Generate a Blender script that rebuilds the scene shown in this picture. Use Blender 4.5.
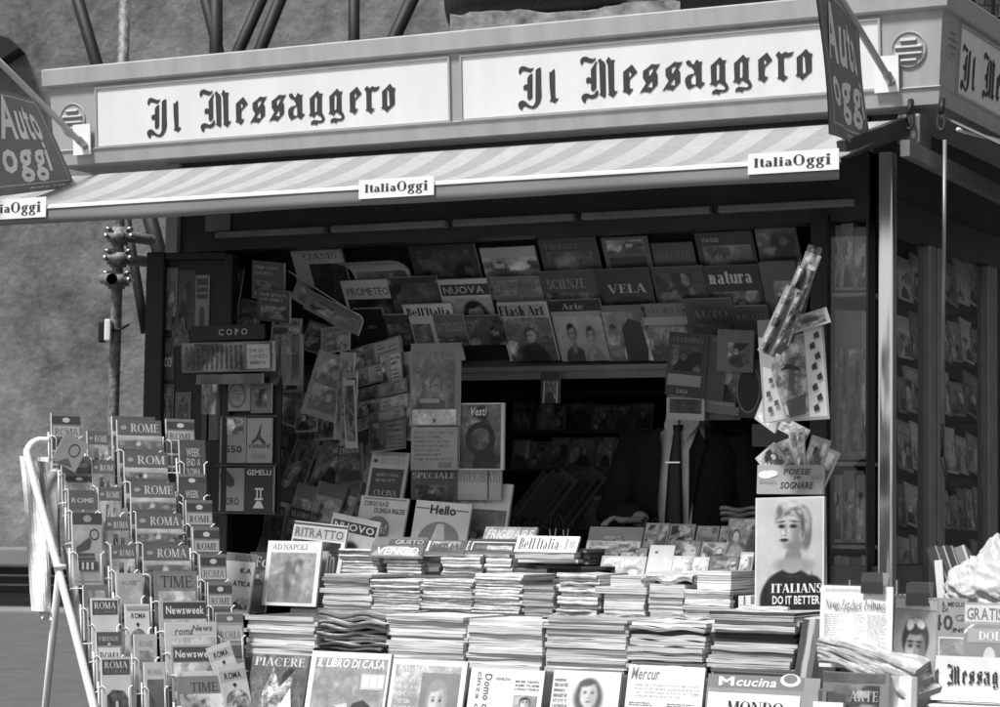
import bpy, bmesh, math, random
import numpy as np
from mathutils import Vector, Matrix
from mathutils.geometry import tessellate_polygon

SC = bpy.context.scene
for o in list(bpy.data.objects):
    bpy.data.objects.remove(o)
random.seed(7)

# ------------------------------------------------------------------ camera
FPX = 2405.3                                   # focal length in pixels of a 1000 px wide picture
YAW, PITCH, ROLL = -0.4851774, 0.0676562, 0.0129623
CAM = Vector((2.2644, -7.2043, 1.60))
_cy, _sy, _cp, _sp = math.cos(YAW), math.sin(YAW), math.cos(PITCH), math.sin(PITCH)
FWD = Vector((_sy*_cp, _cy*_cp, _sp))
_r = Vector((_cy, -_sy, 0)); _u = _r.cross(FWD)
RGT = math.cos(ROLL)*_r + math.sin(ROLL)*_u
UPV = -math.sin(ROLL)*_r + math.cos(ROLL)*_u
cam_d = bpy.data.cameras.new('camera'); cam = bpy.data.objects.new('camera', cam_d)
SC.collection.objects.link(cam)
cam.matrix_world = Matrix(((RGT.x, UPV.x, -FWD.x, CAM.x), (RGT.y, UPV.y, -FWD.y, CAM.y), (RGT.z, UPV.z, -FWD.z, CAM.z), (0, 0, 0, 1)))
cam_d.sensor_width = 36; cam_d.sensor_fit = 'HORIZONTAL'; cam_d.lens = FPX/1000*36
cam_d.clip_start = 0.1; cam_d.clip_end = 2000
cam_d.dof.use_dof = True; cam_d.dof.focus_distance = 8.1; cam_d.dof.aperture_fstop = 9.0
SC.camera = cam

# ------------------------------------------------------------------ sky, sun, exposure
SUN_ELEV, SUN_FROM = math.radians(60), Vector((-0.35, -0.93, 0)).normalized()
w = bpy.data.worlds.new("World"); SC.world = w; w.use_nodes = True
nt = w.node_tree; nt.nodes.clear()
sky = nt.nodes.new('ShaderNodeTexSky'); sky.sky_type = 'NISHITA'; sky.sun_disc = False
sky.sun_elevation = SUN_ELEV; sky.sun_rotation = math.atan2(SUN_FROM.x, SUN_FROM.y)
bw = nt.nodes.new('ShaderNodeRGBToBW'); bg = nt.nodes.new('ShaderNodeBackground'); wo = nt.nodes.new('ShaderNodeOutputWorld')
bg.inputs['Strength'].default_value = 0.088     # a black and white picture: the sky's luminance only
nt.links.new(sky.outputs[0], bw.inputs[0]); nt.links.new(bw.outputs[0], bg.inputs[0]); nt.links.new(bg.outputs[0], wo.inputs[0])
sun_d = bpy.data.lights.new('sun', 'SUN'); sun_d.energy = 3.5; sun_d.angle = math.radians(10); sun_d.color = (1, 1, 1)
sun = bpy.data.objects.new('sun', sun_d); SC.collection.objects.link(sun)
sd = (SUN_FROM*math.cos(SUN_ELEV) + Vector((0, 0, math.sin(SUN_ELEV)))).normalized()
sun.rotation_euler = sd.to_track_quat('Z', 'Y').to_euler()
sun.location = (-6, -8, 12)
SC.view_settings.view_transform = 'Standard'; SC.view_settings.look = 'None'
SC.view_settings.gamma = 1; SC.view_settings.use_curve_mapping = False
SC.view_settings.exposure = 0.58
SC.render.engine = 'CYCLES'
SC.cycles.use_denoising = True
SC.cycles.max_bounces = 6; SC.cycles.transparent_max_bounces = 12
SC.cycles.sample_clamp_indirect = 6.0

# ------------------------------------------------------------------ picture point -> point on a real plane
def ray(px, py):
    return (px-500)*RGT - (py-353.5)*UPV + FPX*FWD
def at_y(px, py, Y):
    d = ray(px, py); return CAM + d*((Y-CAM.y)/d.y)
def at_x(px, py, X):
    d = ray(px, py); return CAM + d*((X-CAM.x)/d.x)
def at_z(px, py, Z):
    d = ray(px, py); return CAM + d*((Z-CAM.z)/d.z)
def at_d(px, py, dist):
    return CAM + ray(px, py)*(dist/FPX)
class Frame:
    """A plane in the place: origin, right, up, and the normal towards the customer."""
    def __init__(s, o, u, v):
        s.o = Vector(o); s.u = Vector(u).normalized(); v = Vector(v); s.v = (v - v.dot(s.u)*s.u).normalized(); s.n = s.u.cross(s.v)
    def hit(s, px, py, c=0):
        d = ray(px, py); o = s.o + s.n*c
        t = (o-CAM).dot(s.n)/d.dot(s.n); p = CAM + d*t - o
        return p.dot(s.u), p.dot(s.v)
    def p(s, a, b, c=0):
        return s.o + s.u*a + s.v*b + s.n*c
    def mat(s, a, b, c=0, rot=0):
        cr, sr = math.cos(rot), math.sin(rot)
        u = s.u*cr + s.v*sr; v = -s.u*sr + s.v*cr; k = -s.n; q = s.p(a, b, c)
        return Matrix(((u.x, k.x, v.x, q.x), (u.y, k.y, v.y, q.y), (u.z, k.z, v.z, q.z), (0, 0, 0, 1)))
def front(Y, tilt=0.0, yaw=0.0, px=500, py=None):
    """Upright plane through depth Y (turned about the spot seen at px); tilt leans its top away, yaw turns it towards +X."""
    u = Vector((math.cos(yaw), math.sin(yaw), 0)); nh = Vector((math.sin(yaw), -math.cos(yaw), 0))
    v = Vector((0, 0, math.cos(tilt))) - nh*math.sin(tilt)
    p = at_y(px, py or 450, Y); return Frame((p.x, Y, p.z if py else 1.2), u, v)

# ------------------------------------------------------------------ materials
def nodes(m):
    m.use_nodes = True; t = m.node_tree; t.nodes.clear()
    out = t.nodes.new('ShaderNodeOutputMaterial'); b = t.nodes.new('ShaderNodeBsdfPrincipled')
    t.links.new(b.outputs[0], out.inputs[0]); return t, b, out
def N(t, typ, **k):
    n = t.nodes.new(typ)
    for a, v in k.items(): setattr(n, a, v)
    return n
def math_n(t, op, a, b=None, clamp=False):
    n = t.nodes.new('ShaderNodeMath'); n.operation = op; n.use_clamp = clamp
    for i, x in enumerate((a, b)):
        if x is None: continue
        if isinstance(x, (int, float)): n.inputs[i].default_value = x
        else: t.links.new(x, n.inputs[i])
    return n.outputs[0]
def noise(t, vec, scale, detail=4, rough=.55):
    n = t.nodes.new('ShaderNodeTexNoise'); n.inputs['Scale'].default_value = scale
    n.inputs['Detail'].default_value = detail; n.inputs['Roughness'].default_value = rough
    if vec is not None: t.links.new(vec, n.inputs['Vector'])
    return n.outputs[0]
def ramp(t, fac, stops):
    n = t.nodes.new('ShaderNodeValToRGB'); el = n.color_ramp.elements
    while len(el) < len(stops): el.new(.5)
    for e, (p, v) in zip(el, stops): e.position = p; e.color = (v, v, v, 1)
    t.links.new(fac, n.inputs[0]); return n.outputs[0]
def bump(t, b, h, strength, dist=.01):
    n = t.nodes.new('ShaderNodeBump'); n.inputs['Strength'].default_value = strength; n.inputs['Distance'].default_value = dist
    t.links.new(h, n.inputs['Height']); t.links.new(n.outputs[0], b.inputs['Normal'])
def plain(name, tone, rough=.6, metal=0, var=.15, scale=6, bmp=0.0, spec=.4, stretch=None):
    m = bpy.data.materials.new(name); t, b, o = nodes(m)
    tc = N(t, 'ShaderNodeTexCoord'); vec = tc.outputs['Object']
    if stretch:
        mp = N(t, 'ShaderNodeMapping'); mp.inputs['Scale'].default_value = stretch; t.links.new(vec, mp.inputs[0]); vec = mp.outputs[0]
    nz = noise(t, vec, scale, 6)
    c = ramp(t, nz, [(.25, max(0, tone*(1-var))), (.75, tone*(1+var))])
    t.links.new(c, b.inputs['Base Color'])
    b.inputs['Roughness'].default_value = rough; b.inputs['Metallic'].default_value = metal
    b.inputs['Specular IOR Level'].default_value = spec
    if bmp: bump(t, b, nz, bmp)
    return m
def paper_material(name, rough, spec, wrap=False):
    """Printed paper: 'tone' is the ink's grey, 'pic' marks printed photographs, 'edge' marks the cut page edges."""
    m = bpy.data.materials.new(name); t, b, o = nodes(m)
    A = lambda s: N(t, 'ShaderNodeAttribute', attribute_name=s).outputs['Fac']
    tc = N(t, 'ShaderNodeTexCoord'); oi = N(t, 'ShaderNodeObjectInfo')
    add = N(t, 'ShaderNodeVectorMath', operation='ADD'); t.links.new(tc.outputs['Object'], add.inputs[0])
    cmb = N(t, 'ShaderNodeCombineXYZ'); r40 = math_n(t, 'MULTIPLY', oi.outputs['Random'], 40.0)
    for i in range(3): t.links.new(r40, cmb.inputs[i])
    t.links.new(cmb.outputs[0], add.inputs[1]); vec = add.outputs[0]
    n1 = noise(t, vec, 15, 6, .68); n2 = noise(t, vec, 70, 3, .65)
    vo = N(t, 'ShaderNodeTexVoronoi'); vo.inputs['Scale'].default_value = 26; t.links.new(vec, vo.inputs['Vector'])
    sep = N(t, 'ShaderNodeSeparateColor'); t.links.new(vo.outputs['Color'], sep.inputs[0])
    mixa = math_n(t, 'ADD', math_n(t, 'MULTIPLY', n1, .75), math_n(t, 'MULTIPLY', n2, .25))
    pict = ramp(t, mixa, [(.38, .10), (.46, .55), (.50, 1.0), (.53, 1.5), (.60, 2.5)])
    pict = math_n(t, 'MULTIPLY', pict, math_n(t, 'ADD', math_n(t, 'MULTIPLY', sep.outputs[0], .7), .65))
    pic = A('pic'); k = math_n(t, 'ADD', math_n(t, 'MULTIPLY', pic, math_n(t, 'SUBTRACT', pict, 1.0)), 1.0)
    col = math_n(t, 'MULTIPLY', A('tone'), k)
    mp = N(t, 'ShaderNodeMapping'); mp.inputs['Scale'].default_value = (5, 900, 5); t.links.new(vec, mp.inputs[0])
    en = noise(t, mp.outputs[0], 1.0, 2, .6)
    mp2 = N(t, 'ShaderNodeMapping'); mp2.inputs['Scale'].default_value = (2.5, 260, 2.5); t.links.new(vec, mp2.inputs[0])
    e2 = ramp(t, noise(t, mp2.outputs[0], 1.0, 1, .5), [(.36, .36), (.45, .88), (.6, 1.0)])
    ek = math_n(t, 'MULTIPLY', ramp(t, en, [(.30, .55), (.5, .95), (.7, 1.08)]), e2)
    ed = A('edge'); ee = math_n(t, 'ADD', math_n(t, 'MULTIPLY', ed, math_n(t, 'SUBTRACT', ek, 1.0)), 1.0)
    col = math_n(t, 'MULTIPLY', col, ee)
    wear = ramp(t, noise(t, vec, 9, 5), [(.3, .86), (.65, 1.04)])
    col = math_n(t, 'MINIMUM', math_n(t, 'MULTIPLY', col, wear), .86)
    t.links.new(col, b.inputs['Base Color'])
    b.inputs['Roughness'].default_value = rough; b.inputs['Specular IOR Level'].default_value = spec
    bump(t, b, noise(t, vec, 14 if not wrap else 22, 3), .12 if not wrap else .9, .01)
    if wrap: b.inputs['Coat Weight'].default_value = .35; b.inputs['Coat Roughness'].default_value = .05
    return m
M = {}
M['paper'] = paper_material('printed_paper', .42, .35)
M['matte'] = paper_material('newsprint', .85, .15)
M['wrapped'] = paper_material('plastic_wrapped_paper', .3, .5, True)
M['enamel'] = plain('grey_enamelled_sheet', .37, .5, 0, .14, 3, .03, stretch=(5, 5, .8))
M['enamel_dark'] = plain('dark_frame_paint', .035, .4, 0, .25, 5)
M['black'] = plain('black_board', .012, .55, 0, .3, 5)
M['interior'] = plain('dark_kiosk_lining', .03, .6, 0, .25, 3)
M['sign'] = plain('white_sign_sheet', .74, .35, 0, .07, 3, stretch=(3, 3, .7))
M['ink'] = plain('dark_sign_lettering', .045, .5, 0, .1, 9)
M['card'] = plain('white_card', .82, .6, 0, .03, 9)
M['rail'] = plain('shelf_rail_metal', .22, .4, .3, .15, 14)
M['steel'] = plain('brushed_steel', .45, .28, .9, .2, 18, .05)
M['white_metal'] = plain('white_coated_tube', .8, .4, 0, .08, 20)
M['scaffold'] = plain('rusty_scaffold_tube', .20, .65, .3, .75, 40, .4)
M['beam'] = plain('dark_prop_paint', .010, .6, 0, .35, 12, .2)
M['chrome_clip'] = plain('clip_metal', .075, .35, .5, .2, 20)
M['pole'] = plain('pale_wooden_pole', .45, .5, 0, .12, 20)
M['wood'] = plain('counter_wood', .10, .6, 0, .3, 5)
M['suit'] = plain('dark_suit_cloth', .010, .9, 0, .25, 60, .1)
M['shirt'] = plain('pale_shirt_cloth', .62, .8, 0, .05, 30, .1)
M['tie'] = plain('dark_tie_cloth', .028, .6, 0, .2, 80)
M['skin'] = plain('skin', .33, .55, 0, .08, 12)
M['hair'] = plain('dark_hair', .02, .6, 0, .3, 60)
M['stone'] = plain('pale_stone', .40, .85, 0, .75, 11, .8)
M['gold'] = plain('tie_clip_metal', .8, .2, 1, .05, 20)
M['plastic_bag'] = plain('white_plastic_bag', .5, .35, 0, .05, 9, .3)
def m_steel_post():
    m = bpy.data.materials.new('polished_steel_post'); t, b, o = nodes(m)
    tc = N(t, 'ShaderNodeTexCoord'); mp = N(t, 'ShaderNodeMapping'); mp.inputs['Scale'].default_value = (6, 6, .7)
    t.links.new(tc.outputs['Object'], mp.inputs[0]); h = noise(t, mp.outputs[0], 2.0, 2)
    b.inputs['Base Color'].default_value = (.78, .78, .78, 1); b.inputs['Metallic'].default_value = 1; b.inputs['Roughness'].default_value = .2
    bump(t, b, h, .30, .03); return m
M['post'] = m_steel_post()
def m_glass():
    m = bpy.data.materials.new('window_glass'); t, b, o = nodes(m)
    tr = N(t, 'ShaderNodeBsdfTransparent'); tr.inputs[0].default_value = (.93, .93, .93, 1)
    gl = N(t, 'ShaderNodeBsdfGlossy'); gl.inputs['Roughness'].default_value = .03
    lw = N(t, 'ShaderNodeLayerWeight'); fr = N(t, 'ShaderNodeMath', operation='MULTIPLY_ADD'); t.links.new(math_n(t, 'POWER', lw.outputs['Facing'], 5.0), fr.inputs[0]); fr.inputs[1].default_value = .45; fr.inputs[2].default_value = .03
    mx = N(t, 'ShaderNodeMixShader'); t.links.new(fr.outputs[0], mx.inputs[0]); t.links.new(tr.outputs[0], mx.inputs[1]); t.links.new(gl.outputs[0], mx.inputs[2])
    t.links.new(mx.outputs[0], o.inputs[0]); return m
M['glass'] = m_glass()
def m_awning():
    m = bpy.data.materials.new('striped_awning_cloth'); t, b, o = nodes(m)
    tc = N(t, 'ShaderNodeTexCoord'); sp = N(t, 'ShaderNodeSeparateXYZ'); t.links.new(tc.outputs['Object'], sp.inputs[0])
    fr = math_n(t, 'FRACT', math_n(t, 'MULTIPLY', sp.outputs[0], 1/0.175))
    st = math_n(t, 'GREATER_THAN', fr, .5)
    nz = noise(t, tc.outputs['Object'], 30, 4)
    c = math_n(t, 'MULTIPLY', math_n(t, 'ADD', math_n(t, 'MULTIPLY', st, .085), .275), ramp(t, nz, [(.3, .9), (.7, 1.05)]))
    t.links.new(c, b.inputs['Base Color']); b.inputs['Roughness'].default_value = .9
    bump(t, b, noise(t, tc.outputs['Object'], 6, 5), .5, .03)
    return m
M['awning'] = m_awning()
M['valance'] = plain('grey_valance_cloth', .23, .85, 0, .06, 40, .05, stretch=(30, 1, 1))
def m_wall():
    m = bpy.data.materials.new('old_plastered_wall'); t, b, o = nodes(m)
    tc = N(t, 'ShaderNodeTexCoord'); v = tc.outputs['Object']
    big = noise(t, v, .35, 8, .66); mid = noise(t, v, 1.2, 8, .72); fine = noise(t, v, 6, 6, .7)
    s = math_n(t, 'ADD', math_n(t, 'ADD', math_n(t, 'MULTIPLY', big, .42), math_n(t, 'MULTIPLY', mid, .36)), math_n(t, 'MULTIPLY', fine, .22))
    c = ramp(t, s, [(.37, .05), (.44, .125), (.50, .195), (.55, .25), (.63, .38)])
    t.links.new(c, b.inputs['Base Color']); b.inputs['Roughness'].default_value = .95
    bump(t, b, s, .8, .15); return m
M['wall'] = m_wall()
def m_brick():
    m = bpy.data.materials.new('dark_brick_wall'); t, b, o = nodes(m)
    tc = N(t, 'ShaderNodeTexCoord'); mp = N(t, 'ShaderNodeMapping'); mp.inputs['Rotation'].default_value = (math.radians(90), 0, 0)
    t.links.new(tc.outputs['Object'], mp.inputs[0])
    bt = N(t, 'ShaderNodeTexBrick'); t.links.new(mp.outputs[0], bt.inputs['Vector'])
    bt.inputs['Color1'].default_value = (.05,)*3+(1,); bt.inputs['Color2'].default_value = (.075,)*3+(1,); bt.inputs['Mortar'].default_value = (.02,)*3+(1,)
    bt.inputs['Scale'].default_value = 3.0
    t.links.new(bt.outputs[0], b.inputs['Base Color']); b.inputs['Roughness'].default_value = .95; return m
M['brick'] = m_brick()
M['road'] = plain('asphalt', .10, .9, 0, .25, 3, .2)
M['kerb'] = plain('kerb_stone', .22, .9, 0, .2, 2, .2)
M['planks'] = plain('dark_planks', .03, .9, 0, .5, 1.5, .2, stretch=(.2, 1, 6))

# ------------------------------------------------------------------ mesh building
class MB:
    def __init__(s):
        s.v = []; s.f = []; s.a = []; s.mi = []; s.mats = []; s.sm = []
    def mat(s, m):
        if m not in s.mats: s.mats.append(m)
        return s.mats.index(m)
    def face(s, pts, m='paper', tone=.5, pic=0, edge=0, smooth=False):
        s.mesh(pts, [tuple(range(len(pts)))], m, tone, pic, edge, smooth)
    def mesh(s, vs, fs, m='paper', tone=.5, pic=0, edge=0, smooth=False):
        n = len(s.v); s.v += [tuple(p) for p in vs]; k = s.mat(m)
        s.a += [(float(x), pic, edge) for x in tone] if hasattr(tone, '__len__') else [(tone, pic, edge)]*(len(s.v)-n)
        for f in fs:
            s.f.append(tuple(n+i for i in f)); s.mi.append(k); s.sm.append(smooth)
    def box(s, lo, hi, m='enamel', **k):
        (x0, y0, z0), (x1, y1, z1) = lo, hi
        vs = [(x, y, z) for x in (x0, x1) for y in (y0, y1) for z in (z0, z1)]
        s.mesh(vs, [(0, 1, 3, 2), (4, 6, 7, 5), (0, 4, 5, 1), (2, 3, 7, 6), (0, 2, 6, 4), (1, 5, 7, 3)], m, **k)
    def bbox(s, lo, hi, m='enamel', bev=.004, **k):
        """box with small chamfers"""
        bm = bmesh.new(); bmesh.ops.create_cube(bm, size=1)
        for v in bm.verts:
            v.co = Vector([(lo[i]+hi[i])/2 + v.co[i]*(hi[i]-lo[i]) for i in range(3)])
        bmesh.ops.bevel(bm, geom=bm.edges[:], offset=min(bev, .45*min(hi[i]-lo[i] for i in range(3))), segments=2, affect='EDGES', profile=.6)
        bm.verts.index_update()
        s.mesh([v.co[:] for v in bm.verts], [[v.index for v in f.verts] for f in bm.faces], m, **k); bm.free()
    def tube(s, pts, r, m='white_metal', n=8, caps=True, smooth=True, **k):
        pts = [Vector(p) for p in pts]; rs = r if isinstance(r, (list, tuple)) else [r]*len(pts)
        rings = []; prev = None
        for i, p in enumerate(pts):
            d = (pts[min(i+1, len(pts)-1)] - pts[max(i-1, 0)]).normalized()
            if prev is None:
                a = d.orthogonal().normalized()
            else:
                a = (prev - prev.dot(d)*d).normalized()
            prev = a; b = d.cross(a)
            rings.append([p + rs[i]*(math.cos(2*math.pi*j/n)*a + math.sin(2*math.pi*j/n)*b) for j in range(n)])
        vs = [q for rg in rings for q in rg]; fs = []
        for i in range(len(pts)-1):
            for j in range(n):
                fs.append((i*n+j, i*n+(j+1) % n, (i+1)*n+(j+1) % n, (i+1)*n+j))
        if caps:
            fs.append(tuple(range(n-1, -1, -1))); fs.append(tuple((len(pts)-1)*n+j for j in range(n)))
        s.mesh(vs, fs, m, smooth=smooth, **k)
    def loft(s, rings, m, smooth=True, caps=True, **k):
        n = len(rings[0]); vs = [p for rg in rings for p in rg]; fs = []
        for i in range(len(rings)-1):
            for j in range(n): fs.append((i*n+j, i*n+(j+1) % n, (i+1)*n+(j+1) % n, (i+1)*n+j))
        if caps:
            fs.append(tuple(range(n-1, -1, -1))); fs.append(tuple((len(rings)-1)*n+j for j in range(n)))
        s.mesh(vs, fs, m, smooth=smooth, **k)
    def build(s, name, parent=None, mw=None, deform=None):
        me = bpy.data.meshes.new(name)
        vs = [deform(*p) for p in s.v] if deform else s.v
        me.from_pydata(vs, [], s.f)
        for m in s.mats: me.materials.append(M[m])
        me.polygons.foreach_set('material_index', s.mi)
        me.polygons.foreach_set('use_smooth', s.sm)
        for i, nm in enumerate(('tone', 'pic', 'edge')):
            at = me.attributes.new(nm, 'FLOAT', 'POINT'); at.data.foreach_set('value', [a[i] for a in s.a])
        me.update()
        o = bpy.data.objects.new(name, me); SC.collection.objects.link(o)
        if parent is not None: o.parent = parent
        if mw is not None: o.matrix_local = mw
        return o
def tag(o, label=None, cat=None, group=None, kind=None):
    if label: o['label'] = label
    if cat: o['category'] = cat
    if group: o['group'] = group
    if kind: o['kind'] = kind
    return o
def empty(name, mw=None, **k):
    o = bpy.data.objects.new(name, None); SC.collection.objects.link(o); o.empty_display_size = .1
    if mw is not None: o.matrix_world = mw if isinstance(mw, Matrix) else Matrix.Translation(Vector(mw))
    return tag(o, **k)

# ------------------------------------------------------------------ lettering
_gl = {}
def sans_glyph(ch, bold):
    key = (ch, bold)
    if key in _gl: return _gl[key]
    cu = bpy.data.curves.new('tmp', 'FONT'); cu.body = ch; cu.size = 1.0; cu.resolution_u = 2; cu.offset = (.0, .022, .024)[int(bold)]
    ob = bpy.data.objects.new('tmp', cu); SC.collection.objects.link(ob)
    dg = bpy.context.evaluated_depsgraph_get(); me = bpy.data.meshes.new_from_object(ob.evaluated_get(dg))
    vs = [v.co.copy() for v in me.vertices]; fs = [tuple(p.vertices) for p in me.polygons]
    bpy.data.objects.remove(ob); bpy.data.curves.remove(cu); bpy.data.meshes.remove(me)
    x0 = min(v.x for v in vs); x1 = max(v.x for v in vs)
    r = ([(v.x-x0, v.y, 0) for v in vs], fs, x1-x0); _gl[key] = r; return r
class Pen:
    """A small roman letter set drawn from stems, bars, slabs and swelling arcs."""
    def __init__(s, W=.17, T=.055, S=.075):
        s.W, s.T, s.S = W, T, S; s.v = []; s.f = []; s.k = 0
    def quad(s, *p):
        n = len(s.v); z = s.k*.05; s.k += 1
        s.v += [(x, y, z) for x, y in p]; s.f.append(tuple(range(n, n+len(p))))
    def bar(s, x0, x1, y, t=None):
        t = t or s.T; s.quad((x0, y-t/2), (x1, y-t/2), (x1, y+t/2), (x0, y+t/2))
    def stem(s, x, y0=0, y1=1, serif='bt', w=None):
        w = w or s.W; s.quad((x-w/2, y0), (x+w/2, y0), (x+w/2, y1), (x-w/2, y1)); e = s.S
        if 'b' in serif: s.bar(x-w/2-e, x+w/2+e, y0+s.T/2)
        if 't' in serif: s.bar(x-w/2-e, x+w/2+e, y1-s.T/2)
        if 'l' in serif: s.bar(x-w/2-e, x, y1-s.T/2)
    def diag(s, x0, y0, x1, y1, w):
        s.quad((x0-w/2, y0), (x0+w/2, y0), (x1+w/2, y1), (x1-w/2, y1))
    def arc(s, cx, cy, rx, ry, a0, a1, n=14, w=None):
        w = w or s.W; n0 = len(s.v); z = s.k*.05; s.k += 1
        for i in range(n+1):
            a = math.radians(a0 + (a1-a0)*i/n); c, q = math.cos(a), math.sin(a)
            t = s.T + (w-s.T)*abs(c)**1.3
            s.v += [(cx+rx*c, cy+ry*q, z), (cx+max(.01, rx-t)*c, cy+max(.01, ry-s.T*1.1)*q if abs(c) < .3 else cy+max(.01, ry-s.T*1.1)*q, z)]
        for i in range(n): b = n0+2*i; s.f.append((b, b+2, b+3, b+1))
def serif_glyph(ch, W):
    key = (ch, 'serif', W)
    if key in _gl: return _gl[key]
    p = Pen(W); h = W/2; X = .68; a = None
    if ch == 'I': p.stem(h+.08); a = W+.16
    elif ch == 'L': p.stem(h+.08); p.bar(h+.08, .62, p.T/2); p.stem(.60, 0, .25, '', .05); a = .64
    elif ch in 'EF':
        p.stem(h+.08); p.bar(h+.08, .6, 1-p.T/2); p.bar(h+.08, .5, .53); p.stem(.58, .76, 1, '', .05); p.stem(.49, .42, .64, '', .045)
        if ch == 'E': p.bar(h+.08, .64, p.T/2); p.stem(.62, 0, .25, '', .05)
        a = .66
    elif ch == 'T': p.stem(.36, serif='b'); p.bar(0, .72, 1-p.T/2); p.stem(.03, .74, 1, '', .05); p.stem(.69, .74, 1, '', .05); a = .72
    elif ch == 'A': p.diag(.08, 0, .38, 1, .06); p.diag(.68, 0, .40, 1, W); p.bar(.2, .58, .33); p.bar(0, .2, p.T/2); p.bar(.54, .82, p.T/2); a = .82
    elif ch == 'M': p.stem(.1, serif='b', w=.06); p.diag(.43, 0, .14, 1, W); p.diag(.45, 0, .74, 1, .06); p.stem(.8, w=W); p.bar(0, .16, 1-p.T/2); a = .95
    elif ch == 'N': p.stem(.1, w=.06); p.diag(.66, 0, .14, 1, W); p.stem(.7, serif='t', w=.06); a = .8
    elif ch in 'OQ': p.arc(.42, .5, .42, .52, 0, 360, 24); a = .84
    elif ch in 'CG':
        p.arc(.42, .5, .42, .52, 45, 318, 18); p.stem(.68, .66, .92, '', .05)
        if ch == 'G': p.stem(.68, .05, .42, 't', W*.8)
        a = .8
    elif ch == 'D': p.stem(h+.08); p.arc(.34, .5, .44, .5, -90, 90, 14); p.bar(h+.08, .36, 1-p.T/2); p.bar(h+.08, .36, p.T/2); a = .78
    elif ch in 'PRB':
        p.stem(h+.08); p.arc(.34, .74, .28, .26, -90, 90, 10); p.bar(h+.08, .36, 1-p.T/2); p.bar(h+.08, .36, .5); a = .64
        if ch == 'R': p.diag(.66, 0, .36, .5, W); p.bar(.58, .8, p.T/2); a = .78
        if ch == 'B': p.arc(.36, .26, .32, .26, -90, 90, 10); p.bar(h+.08, .36, p.T/2); a = .7
    elif ch == 'S': p.arc(.3, .74, .27, .28, 40, 275, 12); p.arc(.3, .27, .29, .29, -140, 92, 12); p.stem(.53, .72, .96, '', .05); p.stem(.05, .05, .3, '', .05); a = .6
    elif ch == 'U': p.stem(.16, .3, 1, 't'); p.arc(.40, .3, .32, .32, 180, 360, 12); p.stem(.69, .3, 1, 't', .06); a = .8
    elif ch == 'V': p.diag(.38, 0, .1, 1, W); p.diag(.42, 0, .7, 1, .06); p.bar(0, .24, 1-p.T/2); p.bar(.58, .82, 1-p.T/2); a = .8
    elif ch == 'Z': p.bar(.05, .62, 1-p.T/2); p.bar(.02, .62, p.T/2); p.diag(.1, 0, .54, 1, W); a = .64
    elif ch == 'H': p.stem(h+.08); p.stem(.7-h); p.bar(.1, .6, .52); a = .8
    elif ch == 'i': p.stem(h+.08, 0, X, 'bl'); p.stem(h+.08, .80, .97, '', W*1.05); a = W+.16
    elif ch == 'l': p.stem(h+.08, 0, 1, 'bl'); a = W+.16
    elif ch == 't': p.stem(h+.10, .06, .9, ''); p.bar(.0, .36, X-.03); p.arc(h+.22, .16, .2, .17, 180, 320, 8, .1); a = .38
    elif ch in 'nh': p.stem(h+.06, 0, X if ch == 'n' else 1, 'bl'); p.arc(.36, .42, .22, .27, 0, 165, 10); p.stem(.58-h, 0, .42, 'b'); a = .68
    elif ch == 'u': p.stem(h+.06, .22, X, 'l'); p.arc(.3, .24, .24, .25, 180, 345, 10); p.stem(.56, 0, X, 'lb'); a = .68
    elif ch == 'r': p.stem(h+.06, 0, X, 'bl'); p.arc(.36, .42, .2, .27, 40, 150, 8); p.arc(.44, .55, .08, .08, 0, 360, 8, .08); a = .52
    elif ch == 'a': p.stem(.46, .04, .46, ''); p.arc(.31, .46, .235, .23, 0, 160, 10); p.arc(.28, .19, .24, .21, 60, 330, 12); p.bar(.44, .62, p.T/2); a = .62
    elif ch == 'e': p.arc(.3, .34, .3, .36, 8, 318, 16); p.bar(.1, .58, .36); a = .6
    elif ch == 'o': p.arc(.32, .34, .32, .36, 0, 360, 20); a = .64
    elif ch == 's': p.arc(.24, .5, .2, .2, 35, 275, 10, W*.9); p.arc(.24, .19, .22, .21, -140, 92, 10, W*.9); a = .48
    elif ch == 'g': p.arc(.28, .44, .26, .25, 0, 360, 16); p.arc(.29, -.09, .3, .19, 0, 360, 16, W*.75); p.bar(.1, .4, .13, .09); p.bar(.42, .64, X-.02, .08); a = .64
    elif ch == "'": p.stem(.08, .74, 1, '', .09); a = .16
    if a is None: return sans_glyph(ch, True)
    r = (p.v, p.f, a); _gl[key] = r; return r
def layout(text, style='bold', spacing=None):
    """-> verts, faces, width, y0, y1; the third coordinate orders overlapping strokes."""
    vs = []; fs = []; x = 0; W = {'serif': .17, 'slab': .23, 'light': .12}.get(style)
    sp = spacing if spacing is not None else (.06 if style == 'fat' else .07 if W is None else .06)
    for ch in text:
        if ch == ' ': x += .28; continue
        g = serif_glyph(ch, W) if W else sans_glyph(ch, 2 if style == 'fat' else int(style in ('bold', 'ital')))
        n = len(vs); sh = .22 if style == 'ital' else 0
        vs += [(x+a+sh*b, b, c) for a, b, c in g[0]]; fs += [tuple(n+i for i in f) for f in g[1]]
        x += g[2] + sp
    xs = [v[0] for v in vs]; ys = [v[1] for v in vs]
    x0 = min(xs)
    return [(a-x0, b, c) for a, b, c in vs], fs, max(xs)-x0, min(ys), max(ys)
def put_text(mb, text, style, x0, z0, x1, z1, y, m='paper', tone=.03, ay=0.00025):
    """lettering fitted to a box of the local x-z plane, facing -y"""
    vs, fs, w, a, b = layout(text, style)
    kx = (x1-x0)/w; kz = (z1-z0)/(b-a)
    mb.mesh([(x0+p[0]*kx, y-p[2]*ay, z0+(p[1]-a)*kz) for p in vs], fs, m, tone=tone)

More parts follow.
